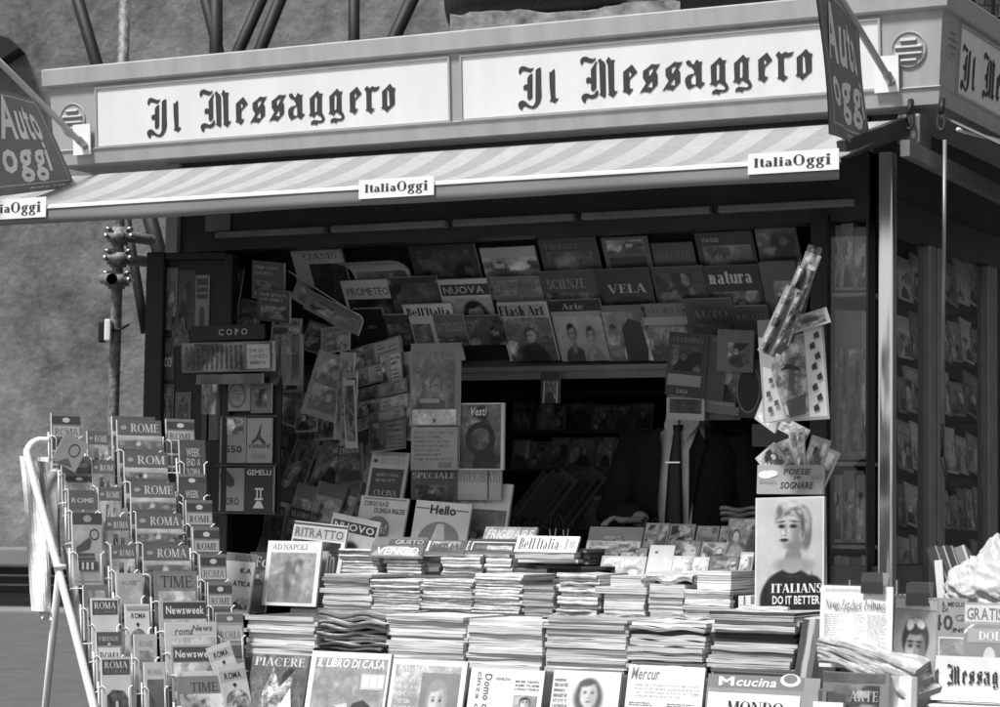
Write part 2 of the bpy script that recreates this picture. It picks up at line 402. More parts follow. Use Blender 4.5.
# traced outlines of the black-letter masthead; picture points, set on the sign's real plane below
def Z(s, ox, oy, pts): return [(ox+x/s, oy+y/s) for x, y in pts]
z1 = lambda p: Z(8.333, 510, 50, p); z2 = lambda p: Z(10, 620, 45, p); z3 = lambda p: Z(9.09, 710, 35, p)
sh = lambda polys, dx, dy: [[(x+dx, y+dy) for x, y in q] for q in polys]
g_e = [z2([(125,195),(180,270),(105,345),(100,400),(108,440),(140,435),(120,470),(95,500),(65,475),(30,470),(42,450),(38,350),(38,270),(80,235)]), z2([(95,265),(108,270),(122,298),(97,332)])]
g_s = [z2([(235,262),(280,230),(325,190),(350,195),(385,195),(410,182),(360,265),(380,290),(382,395),(340,440),(305,480),(285,470),(240,468),(200,490),(215,465),(265,385),(250,350),(235,335)]), z2([(295,250),(335,235),(345,242),(308,308),(295,303)]), z2([(318,362),(330,375),(328,430),(300,422),(272,428)])]
g_g = [z3([(308,178),(335,210),(370,205),(352,230),(355,400),(375,425),(388,455),(375,485),(345,500),(310,500),(300,522),(270,512),(232,520),(240,490),(268,470),(310,475),(340,478),(358,465),(345,440),(320,425),(295,412),(265,450),(245,430),(212,435),(228,405),(222,260),(260,225)]), z3([(288,238),(302,255),(300,385),(288,392),(275,395),(275,250)])]
MAST = [
 [z1([(78,175),(85,150),(105,135),(130,138),(155,150),(180,155),(203,148),(195,168),(175,188),(150,182),(125,175),(105,180),(98,190),(88,208),(78,192)])],
 [z1([(192,195),(192,395),(180,412),(160,418),(150,405),(150,335),(120,335),(115,305),(130,290),(150,285),(150,235),(165,210)])],
 [z1([(262,145),(265,300),(268,390),(255,440),(230,475),(200,492),(165,485),(135,470),(115,475),(105,505),(80,485),(72,455),(85,430),(110,420),(135,430),(160,455),(185,470),(205,460),(217,430),(218,170),(240,152)])],
 [z1([(375,155),(378,180),(382,395),(395,405),(412,400),(400,420),(378,445),(355,430),(335,432),(345,405),(335,300),(332,185),(345,185),(360,170)])],
 [z1([(590,110),(592,80),(610,60),(640,55),(670,70),(700,75),(722,62),(710,90),(685,110),(655,105),(625,95),(612,110),(605,130)])],
 [z1([(735,90),(722,130),(724,318),(700,345),(680,335),(680,275),(640,278),(640,240),(660,225),(680,235),(678,165),(700,130),(715,105)])],
 [z1([(755,70),(780,95),(790,98),(800,120),(804,380),(795,400),(770,385),(748,375),(757,360),(748,120),(738,88)])],
 [z1([(825,55),(850,85),(880,80),(870,105),(873,330),(885,345),(905,338),(885,370),(862,398),(840,380),(822,378),(828,360),(820,130),(804,95),(815,75)])],
 [z1([(600,405),(605,380),(625,365),(650,362),(680,375),(705,370),(722,345),(738,330),(742,370),(725,395),(690,408),(660,400),(640,410),(632,445),(610,430)])],
 g_e, g_s, sh(g_s, 22.6, -2.2),
 [z2([(775,145),(800,170),(832,162),(820,190),(822,370),(858,378),(830,410),(805,438),(785,420),(765,408),(730,425),(690,445),(665,410),(655,370),(660,330),(690,300),(745,285),(750,265),(715,215),(705,220),(670,195),(665,170),(690,150),(715,165),(722,190),(745,195),(760,165)]), z2([(737,302),(763,297),(765,392),(745,400),(717,383),(714,335)])],
 sh(g_g, -23.3, 2.4), g_g, sh(g_e, 134.9, -12.1),
 [z3([(632,148),(655,175),(690,152),(715,165),(770,150),(745,190),(710,205),(685,200),(675,215),(678,355),(695,375),(718,378),(695,400),(672,425),(640,400),(612,400),(625,380),(622,210),(600,185)])],
 [z3([(878,125),(910,165),(940,170),(928,195),(930,330),(890,365),(842,410),(815,380),(780,375),(795,355),(792,205),(830,175)]), z3([(845,185),(865,200),(875,340),(858,355),(845,335)])],
]
# ================================================================== THE SETTING
def ground_sheet(name, lo, hi, z, m):
    mb = MB(); mb.mesh([(lo[0], lo[1], z), (hi[0], lo[1], z), (hi[0], hi[1], z), (lo[0], hi[1], z)], [(0, 1, 2, 3)], m)
    return tag(mb.build(name), kind='structure')
ground_sheet('road', (-300, -120), (300, 300), 0.0, 'road')
# far old wall with its stone plinth, slatted recess and kerb (about 35 m off, square to the view)
hf = Vector((_sy, _cy, 0)); hr = Vector((_cy, -_sy, 0))
WD = 37.0
wbase = Vector((CAM.x, CAM.y, 0)) + hf*WD
WM = Matrix(((hr.x, hf.x, 0, wbase.x), (hr.y, hf.y, 0, wbase.y), (0, 0, 1, 0), (0, 0, 0, 1)))
def zwall(py, d=WD): return CAM.z + (512-py)/FPX*d
z_ledge1, z_ledge0, z_dark0 = zwall(549), zwall(568), 0.0
wall = empty('plastered_wall', WM, label='tall stained old plaster wall rising behind the newsstand', cat='wall')
mb = MB(); n = 24
vs = [(-40+80*i/n, 0, z_ledge1 + (30-z_ledge1)*j/6) for j in range(7) for i in range(n+1)]
mb.mesh(vs, [(j*(n+1)+i, j*(n+1)+i+1, (j+1)*(n+1)+i+1, (j+1)*(n+1)+i) for j in range(6) for i in range(n)], 'wall')
mb.build('wall_face', wall)
mb = MB(); mb.bbox((-40, -.22, z_ledge0), (40, .3, z_ledge1), 'kerb', .04); mb.build('stone_ledge', wall)
mb = MB()
for k in range(5):
    a = 0.02 + (z_ledge0-.02)*k/5; mb.bbox((-40, -.02, a+.015), (40, .12, a+(z_ledge0-.02)/5), 'planks', .01)
mb.build('slatted_base', wall)
mb = MB(); z_ = zwall(50); x_ = (0-500)/FPX*WD; mb.mesh([(x_-1.2, -.5, z_+.45), (x_+.1, -.5, z_+.12), (x_+.26, -.5, z_-.02), (x_-.0, -.5, z_-.2), (x_-1.2, -.5, z_-.2), (x_-1.2, .02, z_+.45), (x_+.1, .02, z_+.12), (x_+.26, .02, z_-.02), (x_-.0, .02, z_-.2), (x_-1.2, .02, z_-.2)], [(0, 1, 2, 3, 4), (9, 8, 7, 6, 5), (0, 5, 6, 1), (1, 6, 7, 2), (2, 7, 8, 3), (3, 8, 9, 4), (4, 9, 5, 0)], 'beam'); mb.build('bracket', wall)
mb = MB(); mb.bbox((-40, -1.4, -.05), (40, -.03, .13), 'kerb', .03); k = mb.build('kerb', None, WM); tag(k, kind='structure')
# dark brick building at the far right above the roof
bd = empty('brick_building', at_d(985, 30, 16), label='dark brick building wall with iron grid above the kiosk corner', cat='building')
bM = Matrix(((hr.x, hf.x, 0, 0), (hr.y, hf.y, 0, 0), (0, 0, 1, 0), (0, 0, 0, 1)))
mb = MB(); mb.box((-1.9, 0, -4.9), (26, .5, 9), 'brick'); mb.build('wall_face', bd, bM)  # wall carried on unseen to the right, added to darken the side windows' reflections
mb = MB()
for x in (-.28, -.10, .03, .16): mb.tube([(x, -.12, -1.5), (x, -.12, 3)], .012, 'black', 6)
for z in (-.14, .06, .3): mb.tube([(-1.2, -.13, z), (2, -.13, z)], .012, 'black', 6)
mb.build('iron_grid', bd, bM)

# ================================================================== THE KIOSK
ZB = 2.902; LEAN = math.radians(3.8); TL = math.tan(LEAN)
FA = Frame((0, 0, ZB), (1, 0, 0), (0, -math.sin(LEAN), math.cos(LEAN)))
FS = Frame((0, 0, ZB), (0, 1, 0), (math.sin(LEAN), 0, math.cos(LEAN)))
WF = -FA.hit(55, 160)[0]; LS = 2.3
kiosk = empty('newspaper_kiosk', (-WF/2, .9, 0), label='street newspaper kiosk with white masthead sign panels around its roof edge', cat='kiosk')
KI = Matrix.Translation(-Vector((-WF/2, .9, 0)))
def kp(mb, name, parent=None): return mb.build(name, parent or kiosk, KI if parent is None else None)
h1 = FA.hit(943, 8.6)[1]
prof = [(.0, 0), (.05*TL+.004, .048), (.05*TL+.010, .053), (.05*TL, .058), (h1*TL, h1-.004), (h1*TL+.016, h1), (h1*TL+.020, h1+.006), (h1*TL+.024, h1+.064), (h1*TL+.018, h1+.070), (-.35, h1+.070), (-.35, .0)]
mb = MB()
rings = [[(-WF-o, -o, ZB+z) for o, z in prof], [(o, -o, ZB+z) for o, z in prof], [(o, LS, ZB+z) for o, z in prof]]
for (A, B) in ((rings[0], rings[1]), (rings[1], rings[2])):
    k = len(A); mb.mesh(A+B, [(j, (j+1) % k, k+(j+1) % k, k+j) for j in range(k)], 'enamel')
A = [(-WF-o, -o, ZB+z) for o, z in prof]; B = [(-WF-o, LS, ZB+z) for o, z in prof]
k = len(A); mb.mesh(A+B, [(j, k+j, k+(j+1) % k, (j+1) % k) for j in range(k)], 'enamel')
kp(mb, 'fascia')
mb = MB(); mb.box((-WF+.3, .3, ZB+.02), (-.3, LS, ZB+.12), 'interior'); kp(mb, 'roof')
# sign panels
mast_ab = [[[FA.hit(*q) for q in poly] for poly in g] for g in MAST]
ma = [a for g in mast_ab for p in g for a, b in p]; mbv = [b for g in mast_ab for p in g for a, b in p]
MA0, MA1, MB0, MB1 = min(ma), max(ma), min(mbv), max(mbv)
def put_mast(mb, x0, x1, z0, z1, y, m='ink', tone=.04, part=None):
    kx = (x1-x0)/(MA1-MA0); kz = (z1-z0)/(MB1-MB0)
    for i, g in enumerate(mast_ab):
        if part is not None and (i < 4) != (part == 0): continue
        polys = [[Vector((x0+(a-MA0)*kx, y-.00004*i, z0+(b-MB0)*kz)) for a, b in p] for p in g]
        flat = [p for q in polys for p in q]; tri = tessellate_polygon([[(p.x, p.z, 0) for p in q] for q in polys])
        mb.mesh(flat, [t for t in tri], m, tone=tone)
def sign_panel(F, a0, a1, b0, b1, mast):
    p = empty('sign_panel', None); p.parent = kiosk; p.matrix_local = KI @ F.mat(0, 0, .0)
    mb = MB(); mb.box((a0, -.003, b0), (a1, .01, b1), 'sign'); mb.build('panel_face', p)
    mb = MB(); t = .008
    for lo, hi in (((a0-t, -.009, b0-t), (a1+t, .012, b0-.0005)), ((a0-t, -.009, b1+.0005), (a1+t, .012, b1+t)), ((a0-t, -.0085, b0-.0004), (a0-.0005, .012, b1+.0004)), ((a1+.0005, -.0085, b0-.0004), (a1+t, .012, b1+.0004))):
        mb.box(lo, hi, 'enamel')
    mb.build('panel_frame', p)
    for w_ in (0, 1):
        mb = MB(); put_mast(mb, *mast, -.0048, part=w_); mb.build('masthead', p)
    return p
b0 = .062; b1 = h1-.020
pA0, pA1 = FA.hit(98, 120)[0], FA.hit(449, 92)[0]; pB0, pB1 = FA.hit(463, 91)[0], FA.hit(879, 55)[0]
kx1 = [FA.hit(147.5, 125), FA.hit(396.5, 95)]
j1 = FA.hit(150, 134)[1]; j2 = FA.hit(205, 87)[1]
sign_panel(FA, pB0, pB1, b0, b1, (MA0, MA1, MB0, MB1))
sc1 = (kx1[1][0]-kx1[0][0])/(MA1-MA0)
sign_panel(FA, pA0, pA1, b0, b1, (kx1[0][0], kx1[1][0], MB0, MB0+(MB1-MB0)*1.0))
s0 = FS.hit(956.5, 80)[0]
sm0 = FS.hit(960, 70)[0]
sign_panel(FS, s0, s0+1.55, b0, b1, (sm0, sm0+(MA1-MA0), MB0, MB1))
# round louvred vents
def vent(F, px, py, r):
    a, b = F.hit(px, py)
    p = empty('round_vent', None); p.parent = kiosk; p.matrix_local = KI @ F.mat(a, b, 0)
    mb = MB(); nn = 28; prev = None
    ring = [[(rr*math.cos(2*math.pi*j/nn), y, rr*math.sin(2*math.pi*j/nn)) for j in range(nn)] for rr, y in ((r, .0), (r*.985, -.006), (r*.93, -.007), (r*.90, -.003))]
    mb.loft(ring, 'enamel', True, False); mb.mesh(ring[-1], [tuple(range(nn))], 'enamel'); mb.build('vent_ring', p)
    for k, wd in ((1.5, .52), (.5, .86), (-.5, .86), (-1.5, .52)):
        z = k*r*.36; hw = r*wd*.92; mb = MB()
        sec = [(-.003, z+.006), (-.013, z-.004), (-.012, z-.007), (-.003, z-.006)]
        mb.loft([[(-hw, y*.3, zz) for y, zz in sec], [(-hw*.92, y, zz) for y, zz in sec], [(hw*.92, y, zz) for y, zz in sec], [(hw, y*.3, zz) for y, zz in sec]], 'enamel', False)
        mb.build('louvre', p)
vent(FA, 909, 49.5, .058); vent(FA, 73, 119, .060)
sv = FS.hit(951, 43); vent(FS, 951, 41, .058)

# body: posts, walls, lintel
YB = .14
PX = at_y(888, 400, YB).x; XL = at_y(176, 230, YB).x; YK = 2.05
ZO = at_y(480, 238, YB).z                       # top of the serving opening
mb = MB(); pw = .5*(at_y(894.8, 400, YB-.02).x-at_y(880.8, 400, YB-.02).x)
zt = at_y(888, 152, YB-.02).z
mb.bbox((PX-pw, YB-.03, .0), (PX+pw, YB+.02, zt), 'post', .006); kp(mb, 'corner_post')
mb = MB(); mb.box((PX-.055, YB-.01, zt), (PX+.03, YB+.06, ZB), 'enamel_dark'); kp(mb, 'post_head')
mb = MB(); mb.bbox((XL-.035, YB-.02, 0), (XL+.02, YB+.05, ZB), 'enamel', .004); mb.box((XL+.02, YB, 0), (XL+.10, YB+.06, ZB), 'enamel_dark'); kp(mb, 'corner_post')
mb = MB(); mb.box((XL+.10, YB, ZO), (PX-.06, YB+.10, ZB), 'enamel_dark'); kp(mb, 'lintel')
mb = MB(); zr = at_y(480, 222, YB-.02).z
xs = XL+.2
while xs < PX-.4:
    mb.bbox((xs, YB-.035, zr-.012), (xs+.47, YB-.002, zr+.012), 'rail', .004); xs += .5
kp(mb, 'shutter_rail')
mb = MB(); mb.box((XL+.14, YB-.012, at_y(205, 232, YB).z), (XL+.14+.11, YB-.002, at_y(205, 216, YB).z), 'rail'); kp(mb, 'maker_plate')
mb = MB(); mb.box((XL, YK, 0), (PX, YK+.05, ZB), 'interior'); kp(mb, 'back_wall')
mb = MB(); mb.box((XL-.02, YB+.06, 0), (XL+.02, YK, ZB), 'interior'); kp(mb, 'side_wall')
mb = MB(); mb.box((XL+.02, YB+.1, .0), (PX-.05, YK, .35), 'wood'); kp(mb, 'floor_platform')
# right side wall: sill, head and window frames, glass
zs_head = at_x(900, 202, PX).z; zg = at_x(905, 238, PX).z
ym = [at_x(px, 400, PX).y for px in (926, 940, 985, 994)]
ZS = .85
mb = MB(); mb.box((PX-.03, YB+.03, zg), (PX+.012, LS, zs_head), 'enamel_dark'); mb.box((PX-.03, YB+.03, zs_head), (PX-.005, LS, ZB), 'interior'); kp(mb, 'window_head')
mb = MB(); mb.box((PX-.03, YB+.03, 0), (PX+.012, LS, ZS), 'enamel_dark'); kp(mb, 'side_panel')
mb = MB()
mb.bbox((PX-.03, ym[0], ZS), (PX+.014, .5*(ym[0]+ym[1])-.004, zg), 'rail', .004); mb.bbox((PX-.03, .5*(ym[0]+ym[1])+.004, ZS), (PX+.018, ym[1], zg), 'rail', .004)
mb.bbox((PX-.03, ym[2], ZS), (PX+.014, ym[3], zg), 'rail', .004)
kp(mb, 'window_frame')
for a, b in ((YB+.04, ym[0]-.002), (ym[1]+.002, ym[2]-.002), (ym[3]+.002, LS-.02)):
    mb = MB(); mb.box((PX-.012, a, ZS+.002), (PX-.007, b, zg-.002), 'glass'); kp(mb, 'window_pane')
# partition behind the side windows (their display back)
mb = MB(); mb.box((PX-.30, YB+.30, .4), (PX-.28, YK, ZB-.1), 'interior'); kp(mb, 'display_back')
# glazed showcase column between serving opening and post
cx0, cx1 = at_y(812, 400, YB).x, at_y(868, 400, YB).x; cxm = at_y(829, 400, YB).x
zc1 = at_y(845, 214, YB).z
mb = MB(); mb.box((cx0, YB-.02, .4), (cxm, YB+.22, ZO+.02), 'black'); mb.box((cx1, YB-.02, .4), (PX-.06, YB+.05, ZB), 'enamel_dark'); mb.box((cxm, YB+.20, .4), (cx1, YB+.22, ZO), 'interior'); kp(mb, 'showcase_frame')
shelf_y = [293, 380, 464, 530, 600]
shelf_z = []
for py in (293, 462, 545, 606):
    z = at_y(848, py, YB+.03).z; shelf_z.append(z); mb = MB(); mb.box((cxm+.002, YB+.02, z-.012), (cx1-.002, YB+.198, z), 'rail'); kp(mb, 'showcase_shelf')
mb = MB(); mb.box((cxm+.001, YB-.004, .5), (cx1-.001, YB, zc1), 'glass'); kp(mb, 'showcase_glass')
# ledge and stepped counter that carry the stacks
def zt_of(px, py, Y): return at_y(px, py, Y).z
YF, Y1, Y2, Y3, Y4, Y5 = -.80, -.66, -.34, -.06, .16, .34
X0c, X1c = at_y(232, 650, Y1).x, at_y(812, 650, Y1).x
zc = {1: zt_of(500, 669, Y1), 2: zt_of(500, 614, Y2), 3: zt_of(500, 577, Y3), 4: zt_of(500, 558, Y4), 5: zt_of(500, 552, Y5)}
mb = MB()
for lo, hi in (((X0c, Y1-.01, .0), (X1c, Y2+.0, zc[1])), ((X0c+.02, Y2-.01, 0), (X1c-.02, Y3, zc[2])), ((X0c+.04, Y3-.01, .4), (X1c-.04, Y4, zc[3])), ((X0c+.3, Y4-.01, .4), (X1c-.05, YB+.75, zc[4]))):
    mb.bbox(lo, hi, 'wood', .006)
kp(mb, 'stepped_counter')
zl = zt_of(500, 740, YF)
mb = MB(); mb.bbox((X0c-.05, YF-.10, 0), (X1c+.05, Y1-.012, zl), 'wood', .01); kp(mb, 'front_ledge')
# overhead sloping display: backboard, rail
TH = math.radians(30)
YR = .60
OR = at_y(560, 370, YR)
OV = Frame(OR, (1, 0, 0), (0, -math.sin(TH), math.cos(TH)))
ztop = OV.hit(560, 232)[1]
ohx0, ohx1 = OV.hit(290, 370)[0], OV.hit(800, 370)[0]
oh = empty('overhead_rack', OV.mat(0, 0, 0), label='dark sloping overhead magazine rack with metal front rail', cat='rack')
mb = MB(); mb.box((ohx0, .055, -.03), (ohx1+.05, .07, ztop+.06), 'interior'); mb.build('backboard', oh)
mb = MB(); zr0 = OV.hit(560, 377)[1]; zr1 = OV.hit(560, 362)[1]
mb.bbox((ohx0, -.02, zr0), (ohx1+.05, .03, zr0+.55*(zr1-zr0)), 'rail', .004); mb.bbox((ohx0, -.032, zr0+.62*(zr1-zr0)), (ohx1+.05, .03, zr1), 'rail', .004)
mb.build('front_rail', oh)
row_b = [OV.hit(560, y)[1] for y in (312, 274)]
for rb in row_b:
    mb = MB(); mb.box((ohx0, .0, rb-.055), (ohx1+.05, .052, rb-.045), 'rail'); mb.build('shelf_lip', oh)

# ================================================================== AWNING, FLAGS
AWY = -.55
av0 = at_y(840, 150, AWY); av1 = at_y(840, 172, AWY)
ax1 = av0.x; ax0 = at_y(-60, 210, AWY).x
zvt = at_y(485, 179.5, AWY).z; zvb = at_y(485, 199, AWY).z; zat = at_y(500, 146, .02).z
AW = Matrix.Translation((ax0, 0, 0)); L = ax1-ax0
awn = empty('awning', AW, label='striped awning with grey valance unrolled under the front sign panels', cat='awning')
mb = MB(); nx, ny = 48, 6
def aw_pt(i, j):
    x = L*i/nx; t = j/ny; y = .03 + (AWY-.03)*t
    return (x, y, zat + (zvt-zat)*t - .016*math.sin(math.pi*t) + .010*math.sin(x*6.3+.7*math.sin(x*2.1))*math.sin(math.pi*t)**.7)
vs = [aw_pt(i, j) for j in range(ny+1) for i in range(nx+1)]
mb.mesh(vs, [(j*(nx+1)+i, (j+1)*(nx+1)+i, (j+1)*(nx+1)+i+1, j*(nx+1)+i+1) for j in range(ny) for i in range(nx)], 'awning', smooth=True)
vs2 = [(x, y+.001, z-.004) for x, y, z in vs]
mb.mesh(vs2, [(j*(nx+1)+i, j*(nx+1)+i+1, (j+1)*(nx+1)+i+1, (j+1)*(nx+1)+i) for j in range(ny) for i in range(nx)], 'awning', smooth=True)
mb.build('awning_cloth', awn)
mb = MB()
bar = [(AWY+.012, zvt-.012), (AWY-.004, zvt+.004), (AWY-.014, zvt-.002), (AWY-.014, zvt-.010)]
mb.loft([[(x, y, z) for y, z in bar] for x in (0, L)], 'white_metal', False); mb.build('front_bar', awn)
mb = MB(); nx = 60
def vp(i, z, dy): x = L*i/nx; return (x, AWY-.010-dy-.003*math.sin(x*9)*(1-z), zvb+(zvt-.010-zvb)*z + .002*math.sin(x*5)*(1-z))
vs = [vp(i, z, 0) for z in (0, .5, 1) for i in range(nx+1)] + [vp(i, z, -.006) for z in (0, .5, 1) for i in range(nx+1)]
q = nx+1; fs = []
for j in range(2):
    for i in range(nx): fs += [(j*q+i, j*q+i+1, (j+1)*q+i+1, (j+1)*q+i), (3*q+j*q+i, 3*q+(j+1)*q+i, 3*q+(j+1)*q+i+1, 3*q+j*q+i+1)]
for i in range(nx): fs.append((i, 3*q+i, 3*q+i+1, i+1))
mb.mesh(vs, fs, 'valance', smooth=True); mb.build('valance', awn)
FV = front(AWY-.018)
for (xa, xb, yt, yb, ta, tb) in ((359, 434, 178, 197, 365, 428), (748, 839, 151, 172, 754, 831), (-28, 46, 199, 219, -20, 41)):
    a0, _ = FV.hit(xa, (yt+yb)/2); a1, _ = FV.hit(xb, (yt+yb)/2); xm = (xa+xb)/2
    bb = FV.hit(xm, yb)[1]; bt = FV.hit(xm, yt)[1]
    mb = MB(); hw = (a1-a0)/2; hh = bt-bb
    mb.box((-hw, -.001, 0), (hw, .002, hh), 'card')
    t0 = FV.hit(ta, (yt+yb)/2)[0]-(a0+a1)/2; t1 = FV.hit(tb, (yt+yb)/2)[0]-(a0+a1)/2
    vs, fs, ww, ya, yb2 = layout('ItaliaOggi', 'slab')
    # the capital O of the logo stands a little larger, as in the lettering of the card
    put_text(mb, 'Italia', 'slab', t0, hh*.32, t0+(t1-t0)*.50, hh*.75, -.0022, 'ink')
    put_text(mb, 'O', 'slab', t0+(t1-t0)*.515, hh*.31, t0+(t1-t0)*.665, hh*.82, -.0022, 'ink')
    put_text(mb, 'ggi', 'slab', t0+(t1-t0)*.685, hh*.13, t1, hh*.78, -.0022, 'ink')
    c = mb.build('paper_label', awn, AW.inverted() @ FV.mat((a0+a1)/2, bb, 0))
# folding arm and end bracket
mb = MB(); p0 = at_y(905, 126, .0); p1 = at_y(842, 150, -.42)
def bar_between(mb, a, b, w, h, m):
    a = Vector(a); b = Vector(b); d = (b-a).normalized(); s = d.cross(Vector((0, 0, 1))).normalized(); u = s.cross(d)
    rg = [[q + s*i*w/2 + u*j*h/2 for i, j in ((-1, -1), (1, -1), (1, 1), (-1, 1))] for q in (a, b)]
    mb.loft(rg, m, False)
inv = AW.inverted()
bar_between(mb, inv @ p0, inv @ p1, .03, .055, 'enamel_dark'); mb.build('folding_arm', awn)
mb = MB(); ca, cb = at_y(899, 136, .02), at_y(936, 108, .10); c0 = inv @ ca; c1 = inv @ cb
mb.bbox((c0.x, .0, c0.z-.03), (c1.x-.02, .12, c1.z-.03), 'rail', .008); mb.build('arm_housing', awn)
for px, py, s in ((909, 122, .045), (941, 122, .05)):
    q = inv @ at_y(px, py, -.02); mb = MB()
    pts = [(q.x+.012*math.sin(t*2*math.pi), q.y, q.z+.5*s*math.cos(t*2*math.pi)) for t in [i/14 for i in range(15)]]
    mb.tube(pts, .005, 'chrome_clip', 6); mb.tube([(q.x, q.y, q.z+.5*s), (q.x, q.y+.02, q.z+.5*s+.05)], .01, 'black', 6); mb.build('hook', awn)
# side awning, rolled out over the right side: dark underside, pale bar
sa = empty('side_awning', at_x(960, 150, .02), label='dark side awning with pale front bar over the right windows', cat='awning')
SI = Matrix.Translation(-at_x(960, 150, .02))
mb = MB(); za = ZB-.03; vs = []
for t in (0, 1):
    for y in (.02, LS): vs.append((.0+.50*t, y, za-.26*t))
mb.mesh(vs + [(x, y, z-.008) for x, y, z in vs], [(0, 1, 3, 2), (4, 6, 7, 5), (0, 2, 6, 4), (2, 3, 7, 6), (1, 5, 7, 3)], 'valance'); mb.build('awning_cloth', sa, SI)
mb = MB(); e0 = at_x(958, 129.5, .06); e1 = at_x(1001, 141.5, .06); e2 = e1+(e1-e0)*2
mb.tube([e0, e2], .007, 'white_metal', 8); mb.build('front_bar', sa, SI)
mb = MB(); bar_between(mb, at_x(905, 148, -.02), at_x(1010, 200, .02), .03, .05, 'rail'); mb.build('folding_arm', sa, SI)
mb = MB(); r0 = at_y(944.8, 140, -.05); r1 = r0.copy(); r1.z = at_y(942.5, 424, -.05).z; r1.x = at_y(942.3, 424, -.05).x
cr = empty('crank_rod', r1, label='thin steel crank rod hanging from the awning corner', cat='crank'); CI = Matrix.Translation(-r1)
mb.tube([r0, r1], .0065, 'rail', 8); mb.build('rod', cr, CI)
mb = MB(); mb.tube([r1, r1+Vector((0, 0, -.10))], .005, 'black', 8); mb.tube([r1+Vector((0, 0, -.10)), r1+Vector((.02, .02, -.22))], .007, 'black', 8); mb.build('rod_end', cr, CI)
# promotional flags on slanting poles
def flag(base_px, far_px, corners, label, bulge, frame_in, txt):
    P0 = FA.p(*FA.hit(*base_px), .012)
    Xf = P0.x; P1 = at_x(far_px[0], far_px[1], Xf); d = (P1-P0); far = P0 + d*1.35
    e = empty('promotional_flag', P0, label=label, cat='flag', group='flags on slanting poles'); I = Matrix.Translation(-P0)
    mb = MB(); mb.tube([P0+Vector((0, -.008, 0)), far], .0115, 'pole', 10); mb.tube([P0+Vector((0, -.004, 0)), P0 + d*.09], .015, 'steel', 10); mb.build('flag_pole', e, I)
    mb = MB(); F = Frame(P0, (1, 0, 0), FA.v); mb.box((-.055, .001, -.03), (.025, .006, .085), 'card'); mb.build('bracket_card', e, I @ F.mat(0, 0, .008))
    # cloth: corner points in the plane X = Xf, bulging in X
    tl, tr, br, bl = [at_x(px, py, Xf) for px, py in corners]
    def S(u, v):
        p = (tl*(1-u)+tr*u)*v + (bl*(1-u)+br*u)*(1-v)
        p = p.copy(); p.x += bulge*math.sin(math.pi*u)*(1-.3*v) + .006*math.sin(9*u+4*v) - bulge*.6*u*(1-v)
        p.y += .07*(4*v*(1-v))*u*frame_in
        return p
    n = 14; mb = MB()
    vs = [S(i/n, j/n) for j in range(n+1) for i in range(n+1)]
    mb.mesh(vs, [(j*(n+1)+i, j*(n+1)+i+1, (j+1)*(n+1)+i+1, (j+1)*(n+1)+i) for j in range(n) for i in range(n)], 'matte', tone=.23, smooth=True)
    vb = [p+Vector((-.004, 0, 0)) for p in vs]
    mb.mesh(vb, [(j*(n+1)+i, (j+1)*(n+1)+i, (j+1)*(n+1)+i+1, j*(n+1)+i+1) for j in range(n) for i in range(n)], 'matte', tone=.23, smooth=True)
    def on(u, v, k=.0012): return S(u, v) + Vector((k, 0, 0))
    def line(u0, v0, u1, v1, w=.010):
        m = 16; du, dv = u1-u0, v1-v0; pu, pv = (0, w) if abs(du) > abs(dv) else (w*1.1, 0)
        for i in range(m):
            a, b = i/m, (i+1)/m
            mb.face([on(u0+du*a, v0+dv*a), on(u0+du*b, v0+dv*b), on(u0+du*b+pu, v0+dv*b+pv), on(u0+du*a+pu, v0+dv*a+pv)], 'matte', tone=.62)
    line(.07, .08, .94, .08); line(.07, .08, .07, .95); line(.94, .08, .94, .95, .008); line(.07, .95, .94, .95)
    for text, u0, v0, u1, v1 in txt:
        vs, fs, ww, a, b = layout(text, 'fat')
        mb.mesh([on(u0+(u1-u0)*p[0]/ww, v0+(v1-v0)*(p[1]-a)/(b-a), .0016) for p in vs], fs, 'matte', tone=.82)
    mb.build('banner', e, I)
flag((893, 83), (837, -8), ((816, -22), (858, 22), (873, 152), (830, 134)), 'dark promotional flag hanging edge-on before the right end of the sign', .006, 0,
     [('Auto', .15, .52, .82, .92), ('oggi', .13, .12, .84, .50), ('Auto oggi', .40, .030, .80, .055)])
flag((88, 147), (0, 62), ((-38, 84), (36, 100), (80, 186), (-34, 200)), 'dark promotional flag billowing over the left end of the awning', .04, .3,
     [('Auto', .33, .53, .81, .95), ('oggi', .30, .10, .77, .52), ('Auto oggi', .5, .030, .88, .055)])
# ================================================================== PRINTED MATTER
def grid_rect(mb, x0, z0, x1, z1, y, m, tone, pic=0, step=.03):
    nx = max(1, min(8, int(abs(x1-x0)/step))); nz = max(1, min(8, int(abs(z1-z0)/step)))
    vs = [(x0+(x1-x0)*i/nx, y, z0+(z1-z0)*j/nz) for j in range(nz+1) for i in range(nx+1)]
    mb.mesh(vs, [(j*(nx+1)+i, j*(nx+1)+i+1, (j+1)*(nx+1)+i+1, (j+1)*(nx+1)+i) for j in range(nz) for i in range(nx)], m, tone=tone, pic=pic)
TITLES = ['ARTE', 'MODA', 'CASA', 'ROMA', 'VELA', 'AUTO', 'STORIA', 'VIAGGI', 'MUSICA', 'SCIENZE', 'CUCINA', 'FIRENZE', 'VENEZIA', 'TEATRO', 'MOTORI', 'RAGAZZA', 'GIARDINO', 'ITINERARI', 'FOTOGRAFIA', 'LETTERATURA', 'ASTRONOMIA']
